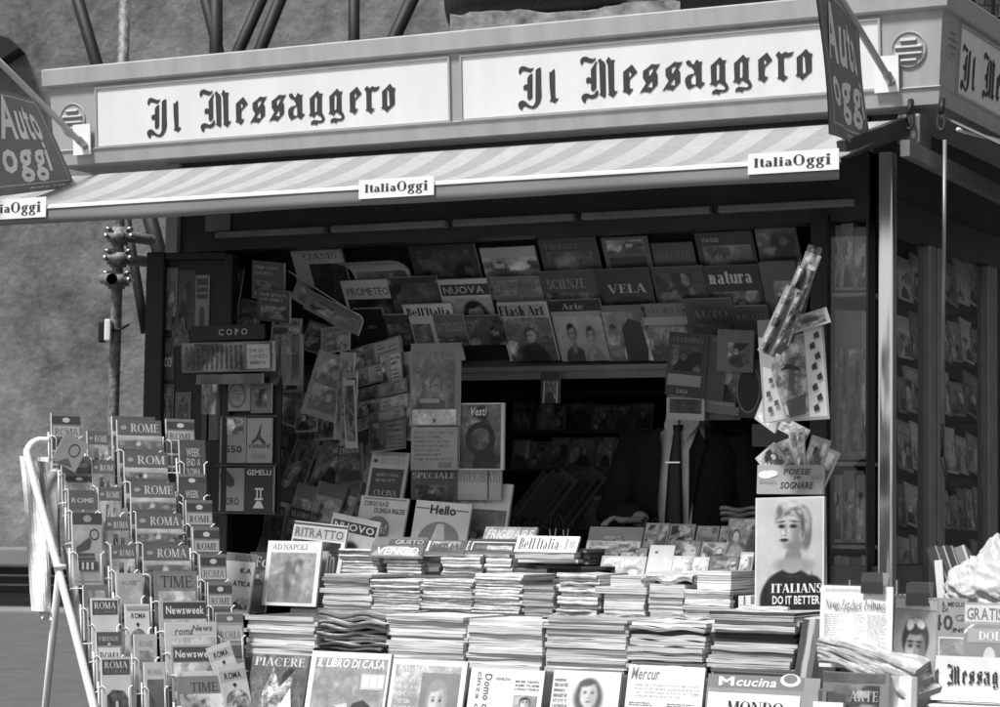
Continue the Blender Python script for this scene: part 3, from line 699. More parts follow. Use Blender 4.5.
def build_print(name, wd, ht, th=.006, ops=(), tone=.5, pic=0, m='paper', bow=0, curl=0, wave=0, edge_tone=.72, fold=False, spine=None, seed=0, skew=0):
    """One printed thing standing upright: cover towards -y, its foot at z = 0, pages behind it."""
    mb = MB(); rnd = random.Random(seed*77+len(name)); hw = wd/2
    q_ = .011 if (bow > .006 or curl or wave > .003) else .03
    nz = max(2, min(20, int(ht/q_))); nx = max(2, min(18, int(wd/q_)))
    sec = []
    if fold:
        r = th/2
        sec = [(0, r*1.0+ (ht-r)*j/nz, 'f') for j in range(nz+1)] + [(th, ht-(ht-r)*j/nz, 'b' if j else 'e') for j in range(nz+1)]
        sec += [(r+r*math.cos(a), r-r*math.sin(a), 's') for a in (math.pi*.25, math.pi*.5, math.pi*.75)]
        tags = ['f']*nz + ['e'] + ['b']*nz + ['s']*4
        pts = [(y, z) for y, z, _ in sec]
    else:
        pts = [(0, ht*j/nz) for j in range(nz+1)] + [(th, ht-ht*j/nz) for j in range(nz+1)]
        tags = ['f']*nz + ['e'] + ['b']*nz + ['e']
    K = len(pts)
    sp = spine if spine is not None else tone
    T = {'f': (tone, pic, 0), 'b': (tone*.8, 0, 0), 'e': (edge_tone, 0, 1), 's': (sp, .25 if fold else 0, 1 if fold else 0), 'l': (sp, 0, 0), 'r': (edge_tone, 0, 1)}
    vs = [(-hw+wd*i/nx, y, z) for i in range(nx+1) for y, z in pts]
    for t in set(tags):
        fs = []
        for k in range(K):
            if tags[k] != t: continue
            for i in range(nx): fs.append((i*K+k, (i+1)*K+k, (i+1)*K+(k+1) % K, i*K+(k+1) % K))
        mb.mesh(vs, fs, m if t != 'e' else 'matte', tone=T[t][0], pic=T[t][1], edge=T[t][2])
    half = nz+1
    for i, t in ((0, 'l'), (nx, 'r')):
        cap = [vs[i*K+k] for k in range(K)]; fs = []
        for j in range(nz):
            q = (j, j+1, 2*half-2-j, 2*half-1-j); fs.append(q if i else q[::-1])
        mb.mesh(cap, fs, 'matte', tone=T[t][0], pic=0, edge=T[t][2])
    X = lambda u: -hw+wd*u; Zz = lambda v: ht*v
    y = -.0004; dy = .00035
    for op in ops:
        k = op[0]
        if k == 'r': grid_rect(mb, X(op[1]), Zz(op[2]), X(op[3]), Zz(op[4]), y, m, op[5], op[6] if len(op) > 6 else 0)
        elif k == 't':
            put_text(mb, op[1], op[2], X(op[3]), Zz(op[4]), X(op[5]), Zz(op[6]), y, m, op[7], ay=.00006)
        elif k == 'e':
            nn = 22; _, cx, cz, rx, rz, tn = op[:6]; pc = op[6] if len(op) > 6 else 0
            ring = [(X(cx+rx*math.cos(2*math.pi*j/nn)), y, Zz(cz+rz*math.sin(2*math.pi*j/nn))) for j in range(nn)]
            mb.mesh([(X(cx), y, Zz(cz))]+ring, [(0, j+1, (j+1) % nn+1) for j in range(nn)], m, tone=tn, pic=pc)
        elif k == 'tv':                                  # words running down the page
            vt, ft, wt, a_, b_ = layout(op[1], op[2]); kx_ = (op[5]-op[3])/(b_-a_); kz_ = (op[6]-op[4])/wt
            mb.mesh([(X(op[3]+(p_[1]-a_)*kx_), y-p_[2]*.00006, Zz(op[6]-p_[0]*kz_)) for p_ in vt], ft, m, tone=op[7])
        elif k == 'i':                                   # a printed photograph: soft tones over a fine grid
            _, u0, v0, u1, v1, fn = op[:6]; qx = op[6] if len(op) > 6 else 22
            qy = max(8, int(qx*abs((v1-v0)*ht/((u1-u0)*wd)))); qy = min(qy, 110)
            V_, U_ = np.meshgrid(np.linspace(0, 1, qy+1), np.linspace(0, 1, qx+1), indexing='ij')
            tn = np.clip(fn(U_, V_, random.Random(seed*13+1)), .006, .86).ravel()
            vs_ = [(X(u0+(u1-u0)*i/qx), y, Zz(v0+(v1-v0)*j/qy)) for j in range(qy+1) for i in range(qx+1)]
            mb.mesh(vs_, [(j*(qx+1)+i, j*(qx+1)+i+1, (j+1)*(qx+1)+i+1, (j+1)*(qx+1)+i) for j in range(qy) for i in range(qx)], m, tone=tn, pic=op[7] if len(op) > 7 else .12)
        elif k == 'o':                                   # ring
            nn = 24; _, cx, cz, rx, rz, wdt, tn = op[:7]
            a = [(X(cx+rx*math.cos(2*math.pi*j/nn)), y, Zz(cz+rz*math.sin(2*math.pi*j/nn))) for j in range(nn)]
            b = [(X(cx+(rx*(1-wdt))*math.cos(2*math.pi*j/nn)), y, Zz(cz+(rz*(1-wdt))*math.sin(2*math.pi*j/nn))) for j in range(nn)]
            mb.mesh(a+b, [(j, (j+1) % nn, nn+(j+1) % nn, nn+j) for j in range(nn)], m, tone=tn)
        elif k == 'p':
            pp = [Vector((X(a), y, Zz(b))) for a, b in op[1]]
            tri = tessellate_polygon([[(p.x, p.z, 0) for p in pp]])
            mb.mesh(pp, tri, m, tone=op[2], pic=op[3] if len(op) > 3 else 0)
        elif k == 'l' and op[5] == 1 and (op[4]-op[2])*ht > .006:    # a title too small to read in the picture
            _, u0, v0, u1, v1, rows, tn = op; asp = (u1-u0)*wd/max(1e-4, (v1-v0)*ht)
            TT = ['ROMA', 'FIRENZE', 'VATICANO', 'ROME'] if name == 'guidebook' else TITLES
            wl = [t_ for t_ in TT if abs(len(t_)-asp*1.25) < 2.5] or [min(TT, key=lambda t_: abs(len(t_)-asp*1.25))]
            if asp > 2.4: put_text(mb, rnd.choice(wl), rnd.choice(('serif', 'serif', 'bold', 'light', 'slab')), X(u0), Zz(v0), X(u1), Zz(v1), y, m, tn, ay=.00006)
        elif k == 'l':                                   # lines of small print
            _, u0, v0, u1, v1, rows, tn = op
            for i in range(rows):
                vv = v1-(v1-v0)*(i+.5)/rows; hh = (v1-v0)/rows*(.40 if rows == 1 else .30); u = u0; lim = u1-(u1-u0)*(0 if rows == 1 else rnd.choice((0, 0, .1, .3)))
                lw = hh*ht/wd*1.15; left = rnd.randint(4, 9) if rows > 1 else 99
                while u < lim-lw*.5:
                    ww = lw*rnd.uniform(.55, 1.2); top = hh*rnd.choice((1, 1, 1, .62, .62)) if rows > 1 else hh*rnd.choice((1, 1, .8)); kd = rnd.random(); ln = .30*ww
                    def qd(a_, b_, c_, d_): mb.mesh([(X(a_), y, Zz(b_)), (X(c_), y, Zz(b_)), (X(c_), y, Zz(d_)), (X(a_), y, Zz(d_))], [(0, 1, 2, 3)], m, tone=tn)
                    if lw*wd < .0035: qd(u, vv-hh, u+ww*.75, vv+top)
                    elif kd < .35: qd(u, vv-hh, u+ln, vv+top); qd(u+ln, vv+top-hh*.4, u+ww*.8, vv+top)
                    elif kd < .6: qd(u, vv-hh, u+ln, vv+top); qd(u+ww-ln, vv-hh, u+ww, vv+top); qd(u+ln, vv-hh*.2, u+ww-ln, vv+hh*.1)
                    elif kd < .85: qd(u, vv-hh, u+ln, vv+top); qd(u+ln, vv-hh, u+ww, vv-hh*.62); qd(u+ww-ln, vv-hh*.62, u+ww, vv+top-hh*.3); qd(u+ln, vv+top-hh*.3, u+ww, vv+top)
                    else: qd(u+ww*.3, vv-hh, u+ww*.3+ln, vv+top); qd(u, vv+top*.6, u+ww*.3, vv+top); qd(u+ww*.3+ln, vv+top*.6, u+ww, vv+top)
                    u += ww+lw*.22; left -= 1
                    if left == 0: u += lw*.8; left = rnd.randint(3, 9)
        y -= dy
    ph = rnd.uniform(0, 6)
    def deform(x, yy, z):
        t = x/hw; s = z/ht
        return (x+skew*z, yy + bow*(1-t*t) - curl*max(0, s-.45)**2*3.3 + wave*math.sin(5*t+ph)*math.sin(2.2*s+.6*ph), z)
    return mb, (deform if (bow or curl or wave or skew) else None)
_seed = [0]
def put(name, F, x0, x1, yt, yb, label, cat=None, ops=(), c=0, rot=0, h=None, group=None, dx=0, **k):
    """Stand a printed thing on plane F where the picture shows it; its real size follows from the plane's distance."""
    _seed[0] += 1
    ym = (yt+yb)/2; a0 = F.hit(x0, ym, c)[0]; a1 = F.hit(x1, ym, c)[0]; xm = (x0+x1)/2
    bb = F.hit(xm, yb, c)[1]; bt = F.hit(xm, yt, c)[1]; hh = bt-bb
    am = (a0+a1)/2 + dx
    if h: bb = bt-h; hh = h
    mb, df = build_print(name, abs(a1-a0), hh, ops=ops, seed=_seed[0], **k)
    o = mb.build(name, None, F.mat(am, bb, c, rot), df)
    return tag(o, label, cat or name.split('_')[-1], group)
def lie(name, pos, yaw, wd, dp, th, label, cat=None, ops=(), group=None, tilt=0, roll=0, **k):
    """A printed thing lying flat, cover up, its foot towards the customer."""
    _seed[0] += 1
    mb, df = build_print(name, wd, dp, th, ops=ops, seed=_seed[0], **k)
    mw = Matrix.Translation(Vector(pos)) @ Matrix.Rotation(yaw, 4, 'Z') @ Matrix.Rotation(roll, 4, 'Y') @ Matrix.Rotation(-math.pi/2+tilt, 4, 'X') 
    o = mb.build(name, None, mw, df)
    return tag(o, label, cat or name.split('_')[-1], group)
ORD = ['topmost', 'second from the top', 'third from the top', 'fourth from the top', 'fifth from the top', 'sixth from the top', 'seventh from the top', 'eighth from the top', 'ninth from the top', 'tenth from the top', 'eleventh from the top', 'twelfth from the top', 'thirteenth from the top', 'fourteenth from the top', 'fifteenth from the top', 'sixteenth from the top', 'seventeenth from the top', 'eighteenth from the top']
def stack(where, kind, Y, x0, x1, yt, yb, n, depth=.27, zbase=None, tones=(.72, .78), spines=0.0, fold=False, jit=.006, yawj=.02, ops=(), edge=(.62, .80), cat=None, wave=.0015, top_tone=.6, top_pic=.4):
    """A stack of single things, its front at depth Y: each lies on the one below."""
    rnd = random.Random(int(x0*13+yt*7)); ym = (yt+yb)/2
    a = at_y(x0, ym, Y); b = at_y(x1, ym, Y); zb = at_y((x0+x1)/2, yb, Y).z if zbase is None else zbase
    ztp = at_y((x0+x1)/2, yt, Y).z; H = ztp-zb
    ws = [rnd.uniform(.7, 1.35) for _ in range(n)]; s = sum(ws); z = zb; W = b.x-a.x
    for i in range(n):
        th = H*ws[i]/s; last = i == n-1; dark = rnd.random() < spines
        tn = rnd.uniform(*tones); et = rnd.uniform(*edge)
        if dark: et = rnd.uniform(.05, .3)
        x = (a.x+b.x)/2 + rnd.uniform(-jit, jit)*1.3; y = Y + rnd.uniform(-jit, jit)
        lie(kind, (x, y, z+th), rnd.uniform(-yawj, yawj), W*rnd.uniform(.97, 1.0), depth, th*.985, f'{kind.replace("_", " ")} {ORD[n-1-i]} of the {where}', cat or kind.split('_')[-1],
            ops if last else (), f'{where}', tone=(top_tone if last else tn), pic=top_pic if last else 0, edge_tone=et, fold=fold, spine=et, wave=wave, m='paper' if last else 'matte')
        z += th
    return z
# printed photographs: soft-edged tones laid over one another -------------
def bl(T, U, V, cx, cy, rx, ry, t, soft=.3, rot=0, al=1.0):
    c, q = math.cos(rot), math.sin(rot); a = (U-cx)*c+(V-cy)*q; b = -(U-cx)*q+(V-cy)*c
    r = np.sqrt((a/rx)**2+(b/ry)**2); w_ = np.clip((1+soft-r)/(2*soft), 0, 1); w_ = w_*w_*(3-2*w_)*al
    return T*(1-w_)+t*w_
def portrait(bg=.5, skin=.55, hair=.05, coat=.06, cx=.5, cy=.62, k=1.0, long=False, cap=False, turn=0.0, glasses=False):
    def fn(U, V, r):
        T = bg*(.85+.3*V)+0*U
        if long: T = bl(T, U, V, cx, cy-.05*k, .30*k, .33*k, hair, .2)
        T = bl(T, U, V, cx, cy-.62*k, .52*k, .30*k, coat, .08); T = bl(T, U, V, cx-.2*k, cy-.58*k, .10*k, .22*k, coat*1.7, .6)
        T = bl(T, U, V, cx+.01, cy-.29*k, .095*k, .15*k, skin*.62, .2); T = bl(T, U, V, cx, cy-.40*k, .10*k, .10*k, skin*.8, .3)
        T = bl(T, U, V, cx, cy+.05*k, .235*k, .25*k, hair, .13)
        T = bl(T, U, V, cx-.02*turn, cy, .170*k, .225*k, skin, .10)
        T = bl(T, U, V, cx+.10*k, cy-.02*k, .07*k, .18*k, skin*.62, .7, 0, .8); T = bl(T, U, V, cx-.06*k, cy+.10*k, .08*k, .06*k, skin*1.2, .8, 0, .7)
        x0 = cx-.045*turn*k
        for sx in (-1, 1):
            T = bl(T, U, V, x0+sx*.075*k, cy+.045*k, .045*k, .030*k, skin*.5, .6, 0, .8); T = bl(T, U, V, x0+sx*.075*k, cy+.042*k, .026*k, .013*k, .03, .5)
            T = bl(T, U, V, x0+sx*.078*k, cy+.085*k, .045*k, .010*k, hair*.7+.03, .6, -sx*.1)
            if glasses: T = bl(T, U, V, x0+sx*.078*k, cy+.04*k, .062*k, .05*k, .04, .1, 0, .8); T = bl(T, U, V, x0+sx*.078*k, cy+.04*k, .050*k, .040*k, skin*.7, .1)
        T = bl(T, U, V, x0+.018*k, cy-.03*k, .018*k, .06*k, skin*.66, .7, 0, .8); T = bl(T, U, V, x0, cy-.072*k, .03*k, .012*k, skin*.45, .6)
        T = bl(T, U, V, x0, cy-.125*k, .052*k, .014*k, .09, .5); T = bl(T, U, V, x0, cy-.160*k, .03*k, .012*k, skin*.7, .7)
        if cap: T = bl(T, U, V, cx, cy+.235*k, .21*k, .085*k, .62, .10); T = bl(T, U, V, cx+.04*k, cy+.25*k, .05*k, .07*k, .10, .3, .4); T = bl(T, U, V, cx-.10*k, cy+.235*k, .04*k, .06*k, .30, .4)
        else: T = bl(T, U, V, cx-.05*k, cy+.215*k, .17*k, .065*k, hair, .25, .15)
        return T
    return fn
def scenic(base=.2, con=1.0):
    """landscape, still life or group scene: a sky, a ground and a scatter of soft dark and light shapes"""
    def fn(U, V, r):
        hz = r.uniform(.35, .75); T = np.where(V > hz, base*(1.0+.9*con*(V-hz)), base*(.55+.5*V)); up = r.random() < .5
        if up: T = T*(1.5-U*.8)
        for _ in range(r.randint(11, 20)):
            s_ = r.choice((.03, .05, .07, .12, .22))*r.uniform(.7, 1.4); T = bl(T, U, V, r.random(), r.random(), s_, s_*r.uniform(.35, 1.8), base*r.choice((.10, .2, .35, 1.6, 2.4, 3.4))**con, r.choice((.03, .06, .12, .4)), r.uniform(-.8, .8), r.uniform(.5, 1))
        if r.random() < .45:
            cx = r.uniform(.3, .7); T = bl(T, U, V, cx, .0, .3, .42, base*r.choice((.15, .3, 1.8)), .08); T = bl(T, U, V, cx, .60, .14, .17, base*.2, .12); T = bl(T, U, V, cx, .57, .105, .145, base*2.2, .12); T = bl(T, U, V, cx-.03, .59, .06, .012, base*.6, .5)
        return T
    return fn
def blonde(U, V, r):
    T = .60+.08*V-.05*U
    T = bl(T, U, V, .56, .42, .135, .16, .36, .12)                       # neck
    T = bl(T, U, V, .50, .27, .07, .14, .45, .7)
    T = bl(T, U, V, .57, .40, .30, .07, .44, .4)
    T = bl(T, U, V, .56, .80, .28, .175, .36, .10)                     # hair mass
    T = bl(T, U, V, .75, .70, .09, .16, .26, .25)
    T = bl(T, U, V, .475, .705, .205, .165, .62, .08)                  # face
    T = bl(T, U, V, .40, .635, .13, .085, .60, .2); T = bl(T, U, V, .63, .66, .10, .12, .36, .6); T = bl(T, U, V, .56, .575, .14, .04, .34, .5)
    T = bl(T, U, V, .69, .665, .035, .045, .50, .3); T = bl(T, U, V, .695, .665, .015, .025, .24, .6)
    for q_ in range(30): T = bl(T, U, V, r.uniform(.42, .72), r.uniform(.84, .935), r.uniform(.03, .08), r.uniform(.004, .010), r.choice((.25, .32, .62, .70, .5)), .6, r.uniform(-.5, .35), .7)
    for cx, cy, rx, ry, t, ro in ((.42, .92, .16, .030, .62, .5), (.55, .945, .18, .022, .66, .1), (.68, .90, .13, .028, .58, -.6), (.50, .875, .17, .018, .26, .2), (.40, .865, .10, .020, .50, .9), (.60, .865, .14, .020, .60, -.3), (.76, .80, .05, .09, .50, .2), (.70, .78, .03, .10, .22, .1), (.35, .89, .05, .05, .30, .5), (.66, .84, .10, .016, .24, -.5), (.53, .90, .10, .010, .34, .3)):
        T = bl(T, U, V, cx, cy, rx, ry, t, .55, ro)
    T = bl(T, U, V, .385, .752, .060, .022, .26, .6); T = bl(T, U, V, .565, .752, .066, .022, .26, .6)     # eyes
    T = bl(T, U, V, .380, .750, .044, .013, .02, .4); T = bl(T, U, V, .560, .750, .050, .013, .02, .4)
    T = bl(T, U, V, .375, .792, .062, .008, .12, .6, .1); T = bl(T, U, V, .575, .795, .075, .008, .12, .6, -.1)
    T = bl(T, U, V, .445, .715, .018, .050, .42, .7); T = bl(T, U, V, .415, .672, .036, .010, .30, .6); T = bl(T, U, V, .41, .69, .02, .02, .72, .7)
    T = bl(T, U, V, .420, .628, .070, .015, .06, .4); T = bl(T, U, V, .420, .606, .04, .008, .38, .7)
    T = bl(T, U, V, .52, .07, .47, .30, .050, .05); T = bl(T, U, V, .54, .395, .155, .065, .46, .10); T = bl(T, U, V, .86, .15, .17, .16, .05, .1)   # shirt and its neckline
    T = bl(T, U, V, .25, .16, .06, .12, .085, .6, .3); T = bl(T, U, V, .80, .20, .03, .12, .025, .6, -.3); T = bl(T, U, V, .55, .30, .14, .010, .09, .6)
    return T**1.55*.95
def capped(U, V, r):
    T = .32+.06*U+0*V
    T = bl(T, U, V, .5, -.05, .46, .24, .62, .1); T = bl(T, U, V, .30, .05, .1, .2, .12, .3, -.5); T = bl(T, U, V, .52, .15, .14, .14, .24, .3)
    T = bl(T, U, V, .50, .60, .33, .30, .05, .10)
    T = bl(T, U, V, .49, .44, .235, .30, .34, .08); T = bl(T, U, V, .66, .42, .09, .24, .16, .6); T = bl(T, U, V, .38, .46, .08, .10, .46, .8)
    T = bl(T, U, V, .48, .76, .24, .10, .06, .2); T = bl(T, U, V, .36, .80, .09, .07, .66, .3, .5); T = bl(T, U, V, .60, .82, .11, .06, .70, .25, -.3); T = bl(T, U, V, .48, .86, .06, .04, .55, .4)
    for x in (.38, .58): T = bl(T, U, V, x, .52, .075, .045, .14, .6); T = bl(T, U, V, x, .575, .09, .016, .04, .5); T = bl(T, U, V, x, .515, .04, .014, .02, .4)
    T = bl(T, U, V, .50, .42, .035, .10, .24, .7); T = bl(T, U, V, .46, .345, .07, .018, .18, .6); T = bl(T, U, V, .47, .265, .10, .020, .08, .4); T = bl(T, U, V, .47, .21, .07, .02, .22, .7)
    return T
def engraving(U, V, r):
    T = .27+.05*V+0*U
    for cx, cy, rx, ry, t, ro in ((.38, .52, .20, .26, .17, .4), (.60, .66, .14, .16, .14, -.3), (.66, .80, .11, .07, .09, .1), (.40, .74, .09, .08, .15, 0), (.62, .60, .05, .16, .42, .1), (.70, .42, .12, .22, .20, .3), (.42, .22, .10, .22, .13, .1), (.62, .18, .09, .2, .2, -.1), (.18, .62, .16, .05, .34, .6), (.82, .3, .08, .28, .33, .2), (.52, .46, .06, .12, .36, .5), (.3, .35, .05, .2, .34, .2), (.85, .75, .1, .12, .36, 0), (.14, .2, .1, .16, .2, 0)):
        T = bl(T, U, V, cx, cy, rx, ry, t, .5, ro, .85)
    return T
# ready-made cover layouts -------------------------------------------------
def c_title(t, style='serif', v0=.80, v1=.93, u0=.08, u1=.92, tone=.75): return [('t', t, style, u0, v0, u1, v1, tone)]
def c_photo(u0=.08, v0=.08, u1=.92, v1=.74, tone=.3, pic=1.0): return [('r', u0, v0, u1, v1, tone, pic)]
def c_person(cx=.5, base=.0, k=1.0, skin=.5, hair=.05, coat=.06):
    return [('e', cx, base+.56*k, .19*k, .19*k, hair, .3), ('p', [(cx-.40*k, base), (cx-.33*k, base+.20*k), (cx-.1*k, base+.30*k), (cx+.1*k, base+.30*k), (cx+.33*k, base+.20*k), (cx+.40*k, base)], coat, .3), ('p', [(cx-.07*k, base+.26*k), (cx+.07*k, base+.26*k), (cx+.06*k, base+.46*k), (cx-.06*k, base+.46*k)], skin*.8),
            ('e', cx, base+.52*k, .125*k, .145*k, skin, .12), ('e', cx-.05*k, base+.55*k, .024*k, .012*k, .05), ('e', cx+.05*k, base+.55*k, .024*k, .012*k, .05), ('p', [(cx-.012*k, base+.48*k), (cx+.02*k, base+.48*k), (cx, base+.54*k)], skin*.7), ('e', cx, base+.44*k, .04*k, .010*k, .12)]
def c_lines(u0, v0, u1, v1, rows, tone=.06): return [('l', u0, v0, u1, v1, rows, tone)]

# ------------------------------------------------------------------ front row of stacks and the covers standing before them
S = 'magazine'
stack('stack behind the piacere cover', S, Y1, 246, 316, 616, 662, 10, zbase=zc[1], edge=(.66, .82), spines=.12, top_tone=.06, top_pic=.5)
stack('wavy dark stack behind the casa cover', 'newspaper', Y1, 318, 388, 613, 658, 13, zbase=zc[1], edge=(.18, .5), spines=.35, fold=True, wave=.006, yawj=.05, jit=.012, top_tone=.3)
stack('white stack behind the portrait cover', S, Y1, 388, 466, 616, 664, 10, zbase=zc[1], edge=(.76, .84), spines=.10, top_tone=.72, top_pic=.2)
stack('white stack behind the newspaper cover', S, Y1, 467, 543, 620, 668, 9, zbase=zc[1], edge=(.76, .84), spines=.05, top_tone=.74, top_pic=.15)
stack('grey topped stack behind the woman cover', S, Y1, 544, 626, 619, 672, 12, zbase=zc[1], edge=(.5, .8), spines=.2, top_tone=.4)
stack('stack behind the slanted newspaper', S, Y1, 628, 704, 622, 668, 11, zbase=zc[1], edge=(.55, .82), spines=.15, top_tone=.7, wave=.004)
stack('tall mixed stack behind the cookery cover', S, Y1, 709, 794, 612, 676, 16, zbase=zc[1], edge=(.55, .82), spines=.42, jit=.012, top_tone=.5)
FD = front(YF+.06, math.radians(14), py=665)
zf = at_y(500, 735, YF).z
hD = .36
put('magazine', FD, 247, 303, 655, 735, 'magazine with dark floral cover and pale title, at the left end of the front ledge', ops=[('i', 0, 0, 1, 1, scenic(.10), 24, .40), ('p', [(.25, .5), (.4, .85), (.55, .6), (.8, .82), (.72, .5), (.6, .3), (.3, .3)], .35, 1.0), ('p', [(.62, 0), (.58, .35), (.75, .6), (.82, .3), (.9, 0)], .75, .2), ('t', 'PIACERE', 'serif', .06, .86, .95, .97, .62)], tone=.1, th=.012, bow=.004)
put('magazine', FD, 306, 386, 652, 740, 'large housekeeping magazine with white italic title and grey lamp picture on the front ledge', ops=[('r', .06, 0, .97, .93, .30, .25), ('t', 'IL LIBRO DI CASA', 'ital', .09, .82, .93, .92, .82), ('r', .66, .58, .96, .76, .55), ('r', .68, .60, .76, .74, .75), ('r', .78, .60, .86, .74, .75), ('r', .88, .60, .95, .74, .75), ('p', [(.50, .0), (.52, .28), (.60, .42), (.72, .46), (.84, .38), (.88, .2), (.9, 0)], .06), ('p', [(.36, .38), (.52, .42), (.56, .3), (.5, .32)], .6)], tone=.78, th=.014, bow=.003)
put('magazine', FD, 388, 463, 660, 740, 'magazine with a bespectacled portrait and grey text column on the front ledge', ops=[('r', .05, 0, .93, .93, .42, .3), ('l', .1, .86, .5, .95, 1, .8)] + c_lines(.10, .25, .42, .78, 6, .7) + [('i', .42, 0, .93, .84, portrait(.22, .52, .30, .06, k=1.2, cx=.45, cy=.54), 48, .05)], tone=.76, th=.012)
put('newspaper', FD, 467, 541, 669, 740, 'white newspaper with lines of sideways lettering standing on the front ledge', ops=[('i', .62, .32, .94, .64, portrait(.3, .6, .05, .5), 20, .3), ('tv', "Domo di N", 'bold', .20, .25, .30, .92, .12), ('tv', "cinza dell'o", 'bold', .10, .10, .17, .95, .2), ('l', .62, .70, .95, .86, 3, .12), ('l', .34, .84, .56, .88, 1, .25)], tone=.82, m='matte', th=.012)
o = put('magazine', FD, 550, 618, 671, 742, 'magazine with long haired woman in dark jacket standing on the front ledge', ops=[('i', .10, 0, 1, 1, portrait(.66, .58, .10, .09, cx=.5, cy=.66, k=.80, long=True), 44, .05)] + c_lines(.03, .45, .26, .9, 6, .05), tone=.8, th=.012)
o2 = put('newspaper', FD, 625, 702, 666, 740, 'white newspaper with slanted script heading standing on the front ledge', ops=[('t', 'Mercur', 'ital', .04, .80, .42, .97, .25), ('i', .04, .10, .36, .40, scenic(.30), 24, .40), ('l', .05, .44, .36, .50, 2, .1), ('l', .55, .44, .9, .50, 2, .1)] + c_lines(.1, .56, .95, .76, 4, .5) + c_lines(.40, .05, .95, .38, 5, .35), tone=.82, m='matte', th=.012)
put('magazine', FD, 705, 818, 676, 742, 'cookery magazine with grey title band and white page reading mondo on the front ledge', ops=[('r', 0, .80, .86, 1, .22), ('t', 'M', 'bold', .10, .83, .24, .97, .8), ('t', 'cucina', 'ital', .26, .83, .62, .96, .8), ('e', .74, .95, .09, .10, .8), ('e', .74, .97, .06, .07, .22), ('r', .02, 0, .84, .72, .80), ('t', 'MONDO', 'slab', .20, .42, .70, .60, .03)] + c_lines(.1, .05, .75, .33, 4, .2), tone=.30, th=.016)
# tall books leaning beside the mixed stack
FB = front(Y1-.005, 0, math.radians(8), 805)
for k, (x, t, l) in enumerate(((797, .10, 'dark backed book leaning against the mixed stack'), (803, .6, 'white book leaning in the gap beside the mixed stack'), (809, .2, 'grey book leaning between white book and poster'), (815, .06, 'black book leaning closest to the clipped newspapers'))):
    put('book', FB, x-4, x+3, 618, 682, l, tone=t, th=.22, rot=-.16, edge_tone=.7, spine=t)

# ------------------------------------------------------------------ second row
K = 'comic_book'
stack('ridged stack beside the napoli magazine', K, Y2, 322, 371, 574, 613, 9, zbase=zc[2], edge=(.6, .82), spines=.18, depth=.24)
stack('cream newsprint stack right of the ridged stack', 'newspaper', Y2, 372, 421, 580, 613, 12, zbase=zc[2], edge=(.66, .78), fold=True, depth=.24)
stack('newsprint stack under the vengo sheet', 'newspaper', Y2, 422, 472, 580, 613, 12, zbase=zc[2], edge=(.62, .76), fold=True, depth=.24)
stack('broad newsprint stack in the row middle', 'newspaper', Y2, 473, 521, 574, 614, 13, zbase=zc[2], edge=(.66, .8), fold=True, depth=.24)
stack('narrow grey stack in the row middle', K, Y2, 523, 554, 586, 616, 9, zbase=zc[2], edge=(.40, .55), depth=.24, tones=(.3, .4), top_tone=.15)
stack('shaggy stack of folded sheets', 'newspaper', Y2, 557, 598, 574, 616, 11, zbase=zc[2], edge=(.62, .8), spines=.08, fold=True, wave=.003, jit=.009, depth=.24)
z = stack('white stack under the pale book', K, Y2, 604, 645, 594, 616, 5, zbase=zc[2], edge=(.78, .84), depth=.24, jit=.002)
lie('magazine', (at_y(622, 590, Y2).x, Y2-.01, z+.022), .02, .175, .25, .021, 'pale magazine lying across the white comic stack', tone=.6, pic=.2, edge_tone=.7, bow=0)
lie('book', (at_y(630, 582, Y2).x, Y2+.02, z+.056), -.03, .155, .22, .033, 'pale thick book crowning the white comic stack', tone=.66, edge_tone=.62)
z = stack('stack of grey comics under the wavy newspaper', K, Y2, 648, 683, 584, 616, 6, zbase=zc[2], edge=(.55, .75), depth=.24)
lie('newspaper', (at_y(667, 580, Y2).x, Y2-.005, z+.030), .06, .17, .24, .028, 'wavy folded newspaper sagging over the grey comics', tone=.6, fold=True, wave=.012, edge_tone=.6, spine=.6, m='matte')
z = stack('many leaved stack under the white books', K, Y2, 684, 730, 590, 618, 9, zbase=zc[2], edge=(.62, .78), depth=.24, jit=.008)
stack('short pile of white books', 'book', Y2+.01, 697, 731, 571, 589.5, 4, zbase=z+.001, edge=(.8, .85), depth=.2, jit=.001, yawj=.005, top_tone=.35)
for k, (x, t, l) in enumerate(((741, .72, 'slim white book upright beside the white book pile'), (748, .7, 'second slim white book upright beside the white book pile'), (733.5, .05, 'black spined book upright against the white book pile'))):
    put('book', front(Y2+.03), x-2.6, x+2.6, 596, 617, l, tone=t, th=.15, spine=t, edge_tone=t)
stack('low stack before the poster', S, Y2-.10, 738, 786, 606, 617, 3, edge=(.7, .82), spines=.1, depth=.2)
# loose sheets on the front stacks
for (px, py, yw, l) in ((570, 616, .5, 'crumpled grey sheet lying over the front stacks'), (610, 617, -.4, 'torn grey sheet lying between two front stacks'), (700, 618, .3, 'dark printed sheet lying before the many leaved stack')):
    q = at_y(px, py, Y2-.12); lie('loose_sheet', (q.x, q.y, q.z), yw, .17, .10, .004, l, 'sheet', tone=.3, pic=.9, wave=.010, m='matte')

